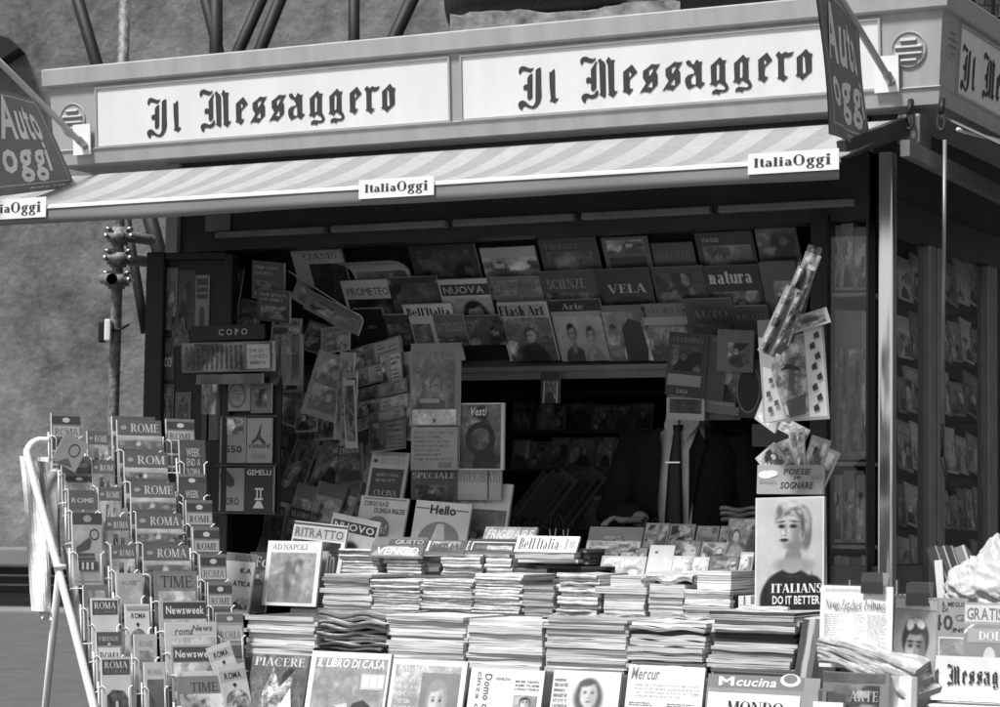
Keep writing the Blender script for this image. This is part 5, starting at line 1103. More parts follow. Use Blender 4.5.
for x0, x1, yt, l, t, ops in low:
    bx_ = 'box' in l
    put('cardboard_box' if bx_ else 'magazine', OV, x0, x1, yt, 345 if bx_ or yt > 313 else 361, l, cat='box' if bx_ else None, ops=ops, c=.044 + (.012 if 'card' in l[:5] else 0), tone=t, th=.014 if bx_ else .010)
# bundles hung from the rail in front of the seller
HB = front(YR-.12, math.radians(-6), math.radians(10), 705)
for i, (x0, x1, yt, yb, t, rot, l, ops) in enumerate((
    (664, 702, 333, 396, .05, -.10, 'black paperback with pale strip at the front of the left bundle', [('l', .1, .85, .9, .93, 1, .2), ('i', .08, .40, .9, .8, scenic(.06), 24, .40), ('r', .04, .16, .92, .34, .28), ('l', .3, .04, .6, .10, 1, .4)]),
    (666, 704, 398, 420, .42, -.04, 'white bordered magazine sticking out below the left bundle', [('r', .08, .3, .92, .95, .06, .5)]),
    (704, 738, 352, 414, .26, -.12, 'comic with round figure at the front of the right bundle', [('i', .12, .2, .9, .86, scenic(.12), 24, .40), ('e', .5, .62, .2, .14, .4), ('r', .0, .0, 1, .14, .18)]),
    (716, 752, 330, 372, .16, -.05, 'grey comic behind the right bundle', [('e', .6, .4, .3, .3, .06), ('i', .3, .2, .9, .7, scenic(.14), 24, .40)]),
    (700, 722, 335, 400, .08, -.10, 'dark magazine between the two hung bundles', [('l', .3, .9, .9, .96, 1, .3)]),
    (734, 760, 360, 418, .05, -.05, 'black round edged magazine beside the right bundle', [('e', .5, .5, .45, .42, .02), ('o', .5, .5, .45, .42, .08, .2)]))):
    put('magazine', HB, x0, x1, yt, yb, l, ops=ops, c=-.015*(i % 3)+.02, tone=t, th=.022, rot=rot)
put('magazine', HB, 702, 740, 408, 420, 'dark magazine hanging lowest under the right bundle', tone=.12, th=.02, c=-.03)
# the small pendant below the rail
FPn = front(YR-.03)
put('hanging_charm_card', FPn, 541, 560, 366, 403, 'small hanging card with white edged figure below the rail', cat='card', ops=[('e', .5, .8, .36, .16, .04), ('i', .2, .1, .8, .6, scenic(.12), 24, .40), ('p', [(.1, .0), (.16, .6), (.22, .6), (.18, .0)], .6), ('p', [(.8, .0), (.84, .6), (.9, .6), (.88, .0)], .6)], tone=.05, th=.004)
# shelves inside the kiosk behind the window
FI = front(1.25, math.radians(10))
ish = empty('inner_shelf', FI.mat(FI.hit(600, 440)[0], FI.hit(600, 440)[1], 0), label='dark inner shelves seen through the serving window', cat='shelf')
for py in (392, 432, 470, 535):
    mb = MB(); zz = FI.hit(600, py)[1]-FI.hit(600, 440)[1]; mb.bbox((-.55, -.02, zz-.008), (.62, .16, zz+.004), 'enamel_dark', .003); mb.build('shelf_board', ish)
r2 = random.Random(5); n = 0
for row, (yt, yb) in enumerate(((402, 430), (440, 468))):
    x = 512
    while x < 648:
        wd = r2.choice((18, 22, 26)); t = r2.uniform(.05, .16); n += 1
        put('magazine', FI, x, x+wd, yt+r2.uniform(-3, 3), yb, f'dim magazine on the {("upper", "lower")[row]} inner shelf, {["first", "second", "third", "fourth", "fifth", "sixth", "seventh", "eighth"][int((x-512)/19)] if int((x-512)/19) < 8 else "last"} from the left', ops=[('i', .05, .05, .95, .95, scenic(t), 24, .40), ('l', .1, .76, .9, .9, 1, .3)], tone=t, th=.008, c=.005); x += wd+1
put('magazine', front(1.0, math.radians(8)), 609, 640, 451, 530, 'dim magazine with pale capitals at the seller\'s elbow', ops=[('t', 'IJ EL', 'serif', .12, .62, .8, .80, .28), ('r', .08, .52, .9, .56, .2), ('t', 'INE', 'serif', .2, .28, .8, .44, .28)], tone=.05, th=.010)
put('magazine', front(.9, math.radians(6)), 569, 610, 496, 530, 'framed dim magazine standing behind the scissors', ops=[('r', .08, .0, .92, .88, .04, .4), ('l', .2, .4, .8, .7, 2, .15)], tone=.16, th=.010)
# leaning dark volumes behind the counter
for i in range(7):
    put('book', front(.62+.03*i, math.radians(20)), 502+9*i, 524+9*i, 466-i, 534, ('first', 'second', 'third', 'fourth', 'fifth', 'sixth', 'seventh')[i] + ' of the dark volumes slanting behind the scissors, counted from the left', tone=.05+.03*(i % 3), th=.03, rot=-.55, edge_tone=.16, ops=[('r', .3, .0, .36, 1, .14)])
# scissors stuck upright in the counter: their looped handles show
for i, (px, s, l) in enumerate(((519, .05, 'left pair of scissors standing with dark loops behind the white heading'), (531, .045, 'second pair of scissors standing with dark loops'), (553, .055, 'largest pair of scissors standing with upright loops'), (566, .04, 'small pair of scissors standing at the dark hollow'), (650, .045, 'pair of scissors standing under the tie'))):
    q = at_y(px, 532, Y5+.02); e = empty('scissors', q, label=l, cat='scissors')
    for sx in (-1, 1):
        mb = MB(); pts = []
        for j in range(17):
            a = 2*math.pi*j/16; pts.append((sx*s*.36 + s*.26*math.cos(a)*1.0, .006*sx, s*.62+s*.42*math.sin(a)))
        mb.tube(pts, s*.085, 'black', 7, caps=False); mb.build('handle', e)
        mb = MB(); bar_between(mb, (sx*s*.2, .004*sx, s*.25), (-sx*s*.05, .004*sx, -s*1.6), s*.12, .004, 'steel'); mb.build('blade', e)
# ------------------------------------------------------------------ right hand side of the counter
PO = front(Y2-.10, math.radians(7), math.radians(4), 790)
put('poster', PO, 757, 826, 497, 612, 'poster of a short haired blonde woman in a dark slogan shirt, standing upright', ops=[
    ('i', .025, .015, .975, .985, blonde, 64, .04), ('t', 'ITALIANS', 'slab', .24, .165, .97, .245, .66), ('t', 'DO IT BETTER', 'bold', .26, .065, .94, .14, .66)], tone=.62, th=.012, rot=.035)
put('poster', front(Y2-.08, math.radians(7)), 812, 829, 497, 596, 'second paper edge showing right behind the blonde poster', tone=.4, th=.004, rot=.06)
PH = front(Y2-.02, math.radians(4))
put('card_pack', PH, 757, 823, 465, 494, 'pale card pack headed with italic verse title above the blonde poster', cat='card pack', ops=[('t', 'POESIE', 'ital', .40, .66, .82, .88, .05), ('t', 'per', 'ital', .56, .48, .68, .62, .05), ('t', 'SOGNARE', 'ital', .36, .18, .86, .42, .05), ('e', .14, .66, .12, .14, .75), ('e', .22, .7, .1, .12, .75), ('l', .04, .36, .3, .5, 1, .3), ('l', .82, .5, .98, .66, 1, .3)], tone=.36, th=.02)
for i, (x0, x1, yt, yb, rot, t, l) in enumerate(((768, 792, 444, 470, .7, .5, 'card fanned out leftmost above the verse pack'), (778, 800, 440, 472, .35, .38, 'second card fanned out above the verse pack'), (790, 806, 428, 470, .05, .45, 'narrow white card in the middle of the fan'), (800, 820, 436, 476, -.30, .40, 'patterned card fanned to the right above the verse pack'), (808, 826, 446, 484, -.42, .5, 'rightmost card of the fan above the verse pack'), (764, 790, 456, 470, .9, .6, 'lowest white card sticking out at the left of the fan'), (776, 806, 422, 436, -.45, .5, 'curled white leaf under the comic box'))):
    put('picture_card', PH, x0, x1, yt, yb, l, cat='card', ops=[('i', .1, .1, .9, .9, scenic(t*.7), 24, .40)], tone=t, th=.004, rot=rot, c=-.006-.004*i)
# hung comics
HC = front(Y2-.06, math.radians(-3), math.radians(18), 798)
put('comic_book', HC, 764, 830, 318, 421, 'large hanging comic with white picture columns and tower drawing', ops=[('r', .70, .03, .97, .90, .74), ('p', [(.02, .0), (.34, .03), (.16, .52), (.04, .55)], .66), ('r', .0, .84, .68, 1, .10), ('l', .3, .88, .6, .94, 1, .5), ('p', [(.17, .52), (.35, .06), (.69, .10), (.69, .83), (.2, .66)], .30, .8), ('p', [(.4, .3), (.46, .62), (.54, .62), (.5, .3)], .12), ('p', [(.3, .5), (.42, .56), (.60, .52), (.6, .48), (.44, .51)], .04), ('p', [(.4, .04), (.64, .07), (.66, .26), (.36, .2)], .12)]
    + [('p', [(.78+dx, v), (.86+dx, v+.02), (.84+dx, v+.08), (.77+dx, v+.05)], .05) for dx, v in ((0, .08), (.06, .18), (.0, .28), (.08, .38), (.01, .48), (.07, .58), (.0, .68), (.07, .78))] + [('p', [(u, v), (u+.07, v+.01), (u+.06, v+.06), (u, v+.05)], .12) for u, v in ((.08, .1), (.18, .16), (.07, .25), (.12, .38))], tone=.40, th=.014, rot=.07)
put('comic_book', HC, 792, 832, 312, 328, 'closed comic flap lying over the top of the large comic', ops=[('i', .1, .15, .9, .85, scenic(.30), 24, .40)], tone=.5, th=.012, rot=.30, c=.02)
HD = front(Y2-.10, math.radians(-6), math.radians(30), 785)
for i, (x0, x1, yt, yb, rot, t, l) in enumerate(((758, 776, 282, 354, -.40, .34, 'folded comic page hanging leftmost over the large comic'), (766, 783, 262, 352, -.36, .26, 'second folded comic page hanging over the large comic'), (773, 789, 248, 350, -.32, .40, 'third folded comic page hanging over the large comic'), (781, 795, 242, 342, -.27, .10, 'dark comic cover hanging behind the folded pages'), (787, 800, 244, 338, -.22, .16, 'rearmost comic cover hanging behind the folded pages'))):
    put('comic_book', HD, x0, x1, yt, yb, l, ops=[('i', .06, .03, .94, .36, scenic(t*.9), 12, .5), ('i', .06, .40, .94, .70, scenic(t*.5), 12, .5), ('i', .06, .74, .94, .97, scenic(t*.8), 12, .5)], tone=t*.75, th=.010, rot=rot, wave=.012, c=-.022*i)
put('comic_book', front(Y2-.04, 0, -.4, 765), 753, 776, 402, 426, 'white corner of a comic sticking out left of the large comic', ops=[('r', .1, .1, .7, .7, .5, .4)], tone=.5, th=.006, rot=-.5)
put('paper_bag', front(YB-.04), 752, 792, 424, 446, 'dark bag hanging behind the fanned cards', cat='bag', tone=.05, th=.04)
# books in the glazed showcase
r3 = random.Random(11); n = 0
rows = ((293, 222), (462, 306), (545, 470), (606, 552)); nm = ('top', 'second', 'third', 'lowest')
FSx = front(YB+.05)
for (yb, yt), rn in zip(rows, nm):
    x = 830; i = 0
    while x < 864:
        wd = r3.choice((9, 11, 13)); t = r3.choice((.25, .5, .7, .4)); i += 1
        if x+wd > 868: wd = 867-x
        put('book', FSx, x, x+wd-.6, yt+r3.uniform(0, 8), yb-2.5, f'{["first", "second", "third", "fourth", "fifth"][min(i-1, 4)]} upright book from the left on the {rn} showcase shelf', ops=[('i', .08, .05, .92, .74, scenic(t*.8), 12, .5), ('l', .12, .80, .88, .92, 1, t*.2 if t > .3 else .6)], tone=t, th=.08, c=-.004*i); x += wd
# magazines behind the side windows
SX = Frame((PX-.10, 0, 1.2), (0, 1, 0), (math.sin(-.12), 0, math.cos(.12)))
n = 0
for (x0, x1) in ((897, 925), (942, 984)):
    for row, (yt, yb) in enumerate(((248, 300), (312, 358), (366, 412), (420, 470), (478, 526), (532, 580))):
        x = x0; i = 0
        while x < x1-6:
            wd = r3.choice((8, 11, 14)); t = r3.uniform(.2, .8); i += 1; n += 1
            pane = 'nearer' if x0 < 930 else 'farther'
            put('magazine', SX, x, min(x+wd, x1), yt+r3.uniform(0, 12)+(x-897)*.10, yb+(x-897)*.06, f'magazine behind the {pane} side window, {["first", "second", "third", "fourth", "fifth", "sixth"][row]} row down, {["first", "second", "third", "fourth", "fifth", "sixth"][min(i-1, 5)]} along', ops=[('i', .05, .05, .95, .7, scenic(t*.8), 24, .40), ('l', .1, .75, .9, .92, 1, t*2)], tone=t, th=.006, rot=r3.uniform(-.16, .02), c=.004*(i % 3)); x += wd
# clipped newspapers in front (a wire stand with sprung clips)
CY = -1.12
FC = front(CY, math.radians(5), math.radians(4), 856)
put('newspaper', FC, 820, 892, 586, 668, 'white german newspaper with black letter heading, held by a clip', ops=c_lines(.06, .05, .33, .66, 22, .42)+c_lines(.36, .05, .63, .66, 22, .42)+c_lines(.66, .05, .93, .66, 22, .42)+[('l', .06, .93, .9, .97, 2, .5), ('l', .2, .69, .8, .72, 2, .4)], tone=.84, m='matte', th=.012, wave=.003)
# its black-letter heading drawn with the broad strokes of the roman set, narrow and dark
mbh = MB(); a0, b0_ = FC.hit(826, 611); a1, b1_ = FC.hit(886, 600)
put_text(mbh, 'Neue Zürcher Zeitung', 'serif', a0, b0_, a1, FC.hit(856, 600)[1], -.004, 'matte', .18)
hd = mbh.build('heading', None); np_ = bpy.data.objects[[o.name for o in SC.objects if o.name.startswith('newspaper')][-1]]
hd.parent = np_; hd.matrix_parent_inverse = Matrix.Identity(4); hd.matrix_local = np_.matrix_world.inverted() @ FC.mat(0, 0, .001)
F2 = front(CY+.03, math.radians(3), math.radians(14), 912)
put('magazine', F2, 891, 934, 597, 684, 'bent magazine with a serious man in a cap on its cover, held by a clip', ops=[('r', .02, .86, .98, .97, .55), ('l', .1, .88, .5, .95, 1, .1), ('i', .02, .0, .98, .85, capped, 44, .06)], tone=.42, th=.012, bow=.02, rot=-.06, curl=.03)
put('magazine', front(CY+.09, 0, math.radians(10), 897), 885, 908, 594, 660, 'magazine edge with pale capitals behind the capped man', ops=[('l', .2, .92, .95, .98, 1, .2)], tone=.6, th=.01)
def clip(x0, x1, yt, yb, label, F):
    a0 = F.hit(x0, yb)[0]; a1 = F.hit(x1, yb)[0]; b0 = F.hit((x0+x1)/2, yb)[1]; b1 = F.hit((x0+x1)/2, yt)[1]; W = a1-a0; H = b1-b0
    e = empty('bulldog_clip', F.mat((a0+a1)/2, b0, .01), label=label, cat='clip', group='sprung clips on the newspaper stand')
    mb = MB(); mb.loft([[(-W/2, -.002, 0), (W/2, -.002, 0), (W/2, .002, 0), (-W/2, .002, 0)], [(-W/2, -.006, H*.55), (W/2, -.006, H*.55), (W/2, -.002, H*.55), (-W/2, -.002, H*.55)], [(-W*.46, -.004, H), (W*.46, -.004, H), (W*.46, .001, H), (-W*.46, .001, H)]], 'chrome_clip', False); mb.build('jaw', e)
    mb = MB(); mb.loft([[(-W/2+.004, .016, 0), (W/2+.004, .016, 0), (W/2+.004, .02, 0), (-W/2+.004, .02, 0)], [(-W/2+.008, .035, H*1.05), (W/2+.008, .035, H*1.05), (W/2+.008, .04, H*1.05), (-W/2+.008, .04, H*1.05)]], 'chrome_clip', False); mb.build('jaw', e)
    mb = MB(); mb.tube([(-W*.4, .004, H*.62), (W*.4, .004, H*.62)], .006, 'steel', 8); mb.build('spring', e)
clip(862, 884, 573, 594, 'grey sprung clip gripping the white german newspaper', FC)
clip(906, 930, 583, 606, 'grey sprung clip gripping the capped man magazine', F2)
st = empty('newspaper_stand', at_y(875, 780, CY+.10), label='dark newspaper stand behind the clipped papers', cat='stand'); TI = Matrix.Translation(-at_y(875, 780, CY+.10))
mb = MB(); x0 = at_y(815, 700, CY+.10).x; x1 = at_y(905, 700, CY+.10).x; zt_ = at_y(860, 668, CY+.12).z
mb.bbox((x0, CY+.12, 0), (x1, CY+.40, zt_-.06), 'wood', .006); mb.build('box', st, TI)
mb = MB()
for px in (850, 897): q = at_y(px, 580, CY+.07); mb.tube([(q.x, q.y, 0.3), (q.x, q.y, q.z)], .006, 'chrome_clip', 6)
mb.build('upright', st, TI)
# sagging heap of folded newspapers before them
for i in range(7):
    q = at_y(866, 676-3.6*i, CY-.10); lie('newspaper', (q.x-.006*(i % 3), q.y-.02+.004*i, q.z), -.10+.03*i, .27-.008*(i % 3), .20, .018, f'folded newspaper {ORD[6-i]} of the sagging heap before the clipped papers', group='sagging newspaper heap', tone=.5, edge_tone=.55, fold=True, wave=.008, pic=.3, m='matte', spine=.5, tilt=.10, roll=.36-.012*i, curl=0, bow=-.012)
put('magazine', front(CY-.16, math.radians(10), math.radians(4), 855), 822, 888, 672, 730, 'dim magazine bent over at the bottom right, below the newspaper heap', ops=[('r', .0, .82, .94, .98, .10, .2), ('i', .06, .35, .86, .78, scenic(.14), 24, .40), ('r', .08, .40, .34, .62, .08), ('l', .4, .5, .84, .68, 1, .4)], tone=.20, th=.02, bow=.012)
put('magazine', front(CY-.12, math.radians(10), math.radians(8), 900), 884, 916, 676, 735, 'white folded paper standing beside the dim bent magazine', tone=.72, th=.02, wave=.01, m='matte')
put('magazine', front(CY-.2, math.radians(10)), 812, 842, 702, 740, 'white magazine corner at the lower edge under the dim magazine', tone=.8, th=.02)
# right corner stand: game magazines, masthead poster
GX = front(-.72, math.radians(6), math.radians(4), 965)
put('magazine', GX, 931, 967, 598, 668, 'puzzle magazine offering the best of forty games', ops=[('r', .0, .0, 1, 1, .32), ('t', 'IL MEGLIO', 'bold', .30, .875, .98, .945, .04), ('t', 'DI', 'bold', .30, .80, .45, .86, .04), ('p', [(.05, .80), (.2, .88), (.05, .96), (.05, .93), (.15, .88), (.05, .83)], .06), ('t', '40', 'bold', .02, .54, .60, .76, .06), ('t', 'GI', 'sans', .66, .68, .98, .77, .2), ('t', '.INC', 'bold', .55, .52, .98, .58, .06), ('r', .22, .10, .98, .44, .7), ('r', .25, .12, .95, .42, .28, .3)], tone=.34, th=.012)
put('magazine', GX, 964, 1026, 603, 668, 'magazine headed with outlined free offer and pale reversed letters', ops=[('r', .01, .70, 1, .96, .66), ('t', 'GRATIS', 'bold', .04, .73, .62, .92, .20), ('r', .0, .0, 1, .66, .30), ('p', [(.0, .5), (.18, .66), (.12, .66), (.0, .56)], .75), ('r', .06, .38, 1, .60, .42), ('t', 'DOLCI', 'slab', .24, .42, .80, .56, .82), ('e', .42, .14, .10, .18, .7), ('r', .62, .04, .8, .34, .75, .3)], tone=.4, th=.012, c=.014)
GP = front(-.80, math.radians(4), math.radians(2), 980)
_seed[0] += 1
a0 = GP.hit(916, 680)[0]; a1 = GP.hit(1046, 680)[0]; b0_ = GP.hit(980, 702)[1]; b1_ = GP.hit(980, 657)[1]
mb, _ = build_print('newspaper_poster', a1-a0, b1_-b0_, .008, tone=.84, m='matte')
sx = GP.hit(925, 680)[0]-(a0+a1)/2; ex = sx + (GP.hit(1027, 680)[0]-GP.hit(925, 680)[0]); H = b1_-b0_
put_mast(mb, sx, ex, H*.30, H*.82, -.003, 'ink')
tag(mb.build('newspaper_poster', None, GP.mat((a0+a1)/2, b0_, 0)), 'white newspaper poster with black letter masthead at the lower right corner', 'poster')
ss = empty('side_stand', at_y(960, 720, -.70), label='pale ledge of the corner stand under the masthead poster', cat='stand'); TI = Matrix.Translation(-at_y(960, 720, -.70))
mb = MB(); q = at_y(905, 702, -.80); mb.bbox((q.x, -.84, q.z-.04), (q.x+.6, -.55, q.z), 'card', .006); mb.build('ledge', ss, TI)
mb = MB(); mb.bbox((q.x+.02, -.80, 0), (q.x+.6, -.56, q.z-.042), 'enamel', .006); mb.build('box', ss, TI)
mb = MB(); g = at_y(932, 669, -.70); mb.bbox((q.x+.02, -.70, q.z+.002), (q.x+.6, -.66, g.z-.01), 'enamel', .004); mb.build('upper_step', ss, TI)
# leaning dark volumes and white bag behind
FX = front(-.34, math.radians(8), math.radians(10), 960)
for i, (x0, x1, t, l) in enumerate(((938, 946, .7, 'pale book leaning leftmost at the side window'), (945, 956, .05, 'first dark volume leaning beside the pale book'), (953, 964, .08, 'second dark volume leaning beside the pale book'), (961, 972, .05, 'third dark volume leaning beside the pale book'), (968, 984, .22, 'grey volume leaning nearest the white bag'))):
    put('book', FX, x0, x1, 544+2*(i == 0)*8, 602, l, tone=t, th=.16, rot=.34 if i else .10, c=-.01*i, edge_tone=.5, ops=[('r', .82, .0, .95, 1, min(.6, t*6))])
bm = bmesh.new(); bmesh.ops.create_icosphere(bm, subdivisions=6, radius=1)
rb = random.Random(3); wv = [(Vector((rb.uniform(-1, 1), rb.uniform(-1, 1), rb.uniform(-1, 1))).normalized(), rb.uniform(3, 16), rb.uniform(0, 6)) for _ in range(22)]
for v in bm.verts:
    d = v.co.copy(); k = 1 + sum((1-abs(math.sin(w[1]*d.dot(w[0])+w[2]+1.2*math.sin(4*d.x+3*d.z)))**.6)*.42/w[1] for w in wv)
    top = max(0, d.z); pinch = 1-.50*top**1.3; lean = .03*top
    v.co = Vector((d.x*.125*k*pinch-.03*top, d.y*.08*k*pinch, d.z*(.125 if d.z > 0 else .07)*(k*.5+.5)+.022*top*math.sin(5*d.x+1)))
mb = MB(); bm.verts.index_update(); mb.mesh([v.co[:] for v in bm.verts], [[v.index for v in f.verts] for f in bm.faces], 'plastic_bag', smooth=True); bm.free()
q = at_y(1003, 592, -.48); tag(mb.build('plastic_bag', None, Matrix.Translation(q)), 'crumpled white plastic bag standing behind the free offer magazine', 'bag')

# ================================================================== THE GUIDEBOOK RACK
TW = Vector((-_sy, -_cy, 0)); RH = Vector((_cy, -_sy, 0))
th_, tau = math.radians(28), math.radians(25)
nh = TW*math.cos(th_) + RH*math.sin(th_); ur = Vector((-nh.y, nh.x, 0))
vr = Vector((0, 0, 1))*math.cos(tau) - nh*math.sin(tau); vi = Vector((0, 0, 1))*math.cos(math.radians(9)) - nh*math.sin(math.radians(9))
RK = Frame(at_d(150, 560, 7.75), ur, vr)
rack = empty('guidebook_rack', RK.p(0, -.55, -.05), label='white tubular rack of wire pockets holding rome guidebooks and magazines', cat='rack'); RI = Matrix.Translation(-RK.p(0, -.55, -.05))
def RP(px, py, c=0): return RK.p(*RK.hit(px, py, c), c)
def smooth_path(pts, k=5):
    out = []; n = len(pts)
    for i in range(n-1):
        p0, p1, p2, p3 = pts[max(i-1, 0)], pts[i], pts[i+1], pts[min(i+2, n-1)]
        for j in range(k):
            t = j/k; out.append(.5*((2*p1)+(p2-p0)*t+(2*p0-5*p1+4*p2-p3)*t*t+(3*p1-p0-3*p2+p3)*t**3))
    return out+[pts[-1]]
mb = MB(); mb.tube(smooth_path([RP(63, 430, .0), RP(49, 440, .0), RP(37, 441, .0), RP(28.5, 449, .0), RP(30, 466, .0), RP(59, 572, .0), RP(92, 700, .0), RP(112, 780, .0)]), .0125, 'white_metal', 10); mb.build('frame_tube', rack, RI)
mb = MB(); l0 = RP(59, 575, -.02); l1 = at_d(44, 720, 8.0); mb.tube([l0, l1 + (l1-l0)*1.2], .012, 'white_metal', 10); mb.build('back_leg', rack, RI)
mb = MB(); mb.tube([RP(54, 566, .01), RP(66, 567, .02)], .008, 'white_metal', 8); mb.build('cross_stay', rack, RI)
_pk = [0]
def rput(name, x0, x1, yt, yb, label, wire=True, rot=0, dc=0, **k):
    xm = (x0+x1)/2; o = RP(xm, yb, dc); F = Frame(o, ur, vi)
    ym = (yt+yb)/2; a0 = F.hit(x0, ym)[0]; a1 = F.hit(x1, ym)[0]; ht = F.hit(xm, yt)[1]
    _seed[0] += 1; mb, df = build_print(name, a1-a0, ht, seed=_seed[0], **k)
    ob = mb.build(name, None, F.mat((a0+a1)/2, 0, 0, rot), df); tag(ob, label, name.split('_')[-1] if name != 'guidebook' else 'guidebook')
    if wire:
        w = (a1-a0)/2; am = (a0+a1)/2; th = k.get('th', .006); hz = min(ht*.55, .10); mw = MB(); r = .0021
        c0 = .010
        for s in (-1, 1):
            x = am + s*w*.78
            mw.tube([F.p(x+s*w*.34, hz, -th-.006), F.p(x+s*w*.22, hz+.004, -.002), F.p(x+s*.012, hz+.004, c0), F.p(x, hz-.004, c0), F.p(x, -.012, c0)], r, 'white_metal', 6)
        mw.tube([F.p(am-w*1.15, -.012, c0), F.p(am+w*1.15, -.012, c0)], r, 'white_metal', 6)
        mw.tube([F.p(am-w*1.15, -.012, c0), F.p(am-w*1.15, -.012, -th-.01)], r, 'white_metal', 6)
        mw.tube([F.p(am-w*1.12, -.012, -th-.006), F.p(am-w*1.12, hz*1.2, -th-.006)], r*1.3, 'white_metal', 6)
        mw.build('wire_pocket', rack, RI)
    return ob
def cityview(U, V, r):
    T = np.where(V > .86, .38+1.2*(V-.86), .12+.05*V)
    T = bl(T, U, V, r.uniform(.3, .7), .87, .6, .03, .16, .3); T = bl(T, U, V, r.uniform(.2, .8), .95, .3, .03, .60, .6)
    for _ in range(60):
        T = bl(T, U, V, r.random(), r.uniform(.0, .86), r.uniform(.02, .10), r.uniform(.015, .06), r.choice((.04, .07, .22, .34, .30)), .15)
    T = bl(T, U, V, .47, .82, .06, .05, .66, .15); T = bl(T, U, V, .47, .88, .015, .03, .5, .3); return T
def skyline(t): return [('i', .0, .0, 1, .745, cityview, 30, .15)]
big = [(118, 162, 420, 'ROME', 'topmost of the wide column'), (125, 168, 452, 'ROM', 'second down in the wide column, its title three letters'), (131.5, 176, 482, 'ROME', 'third down in the wide column'), (137, 182.5, 513, 'ROMA', 'fourth down in the wide column'), (144, 190, 545, 'ROMA', 'fifth down in the wide column')]
for x0, x1, yt, t, l in big:
    rput('guidebook', x0, x1, yt, yt+62, f'wide rome guidebook with colosseum view, {l}', th=.012, tone=.20, edge_tone=.75, spine=.6, ops=[('r', 0, .75, 1, 1, .15), ('t', t, 'serif', .30, .80, .94, .94, .68), ('e', .14, .87, .07, .035, .4)] + skyline(.42))
for x0, x1, yt, t, l in big:
    rput('guidebook', x0-5, x1-6, yt-3.5, yt+56, f'spare rome guidebook showing its edge behind the one {l.split(",")[0]}', wire=False, dc=-.016, th=.014, tone=.22, edge_tone=.72, spine=.62, ops=[('r', 0, .72, 1, 1, .12)] + skyline(.4))
rput('magazine', 155, 198, 571, 634, 'news magazine with tall thin title, upper of two, in the wide column', th=.006, tone=.22, ops=[('r', .05, .05, .95, .95, .24, .15), ('t', 'TIME', 'light', .14, .74, .88, .92, .05), ('i', .08, .0, .95, .68, scenic(.30), 24, .40)])
rput('magazine', 160, 207, 601, 664, 'news magazine with heavy white title on dark band, upper of two', th=.006, tone=.5, ops=[('r', .08, .72, 1, .98, .08), ('t', 'Newsweek', 'bold', .14, .79, .95, .92, .8), ('i', .08, .0, 1, .70, scenic(.42), 24, .40)])
rput('magazine', 166, 217, 622, 686, 'white news sheet with slanting grey title in the wide column', th=.008, tone=.66, ops=[('r', .10, .80, .96, .98, .62), ('t', 'roma', 'ital', .18, .80, .54, .88, .16), ('t', 'News', 'ital', .52, .86, .92, .95, .16), ('r', .1, .0, .96, .76, .5, .3)])
rput('magazine', 172, 221, 645, 708, 'news magazine with heavy white title on dark band, lower of two', th=.006, tone=.42, ops=[('r', .04, .74, 1, .97, .10), ('t', 'Newsweek', 'bold', .08, .80, .94, .92, .8), ('i', .04, .0, 1, .72, scenic(.34), 24, .40), ('r', .2, .48, .96, .58, .7)])
rput('magazine', 178, 225, 676, 740, 'news magazine with tall thin title, lower of two', th=.006, tone=.26, ops=[('t', 'TIME', 'light', .28, .76, .86, .90, .06), ('i', .05, .0, .95, .72, scenic(.35), 24, .40)])
for i, (x0, x1, yt, t, l) in enumerate([(88, 109, 431, 'ROME', 'topmost of the narrow column'), (93, 115, 460, 'ROM', 'second down in the narrow column'), (99, 122, 487, 'ROME', 'third down in the narrow column'), (106, 130, 517, 'ROMA', 'fourth down in the narrow column'), (112, 136, 545, 'ROMA', 'fifth down in the narrow column')]):
    rput('guidebook', x0, x1, yt, yt+58, f'narrow rome guidebook with tower view, {l}', th=.012, tone=.3, edge_tone=.72, spine=.6, ops=[('r', 0, .76, 1, 1, .15), ('t', t, 'serif', .34, .81, .94, .92, .62), ('e', .16, .87, .09, .03, .4), ('r', .04, .4, .96, .76, .36, .4), ('i', .3, .42, .5, .70, scenic(.12), 24, .40), ('i', .62, .42, .76, .64, scenic(.14), 24, .40), ('i', .04, 0, .96, .4, scenic(.16), 24, .40)])
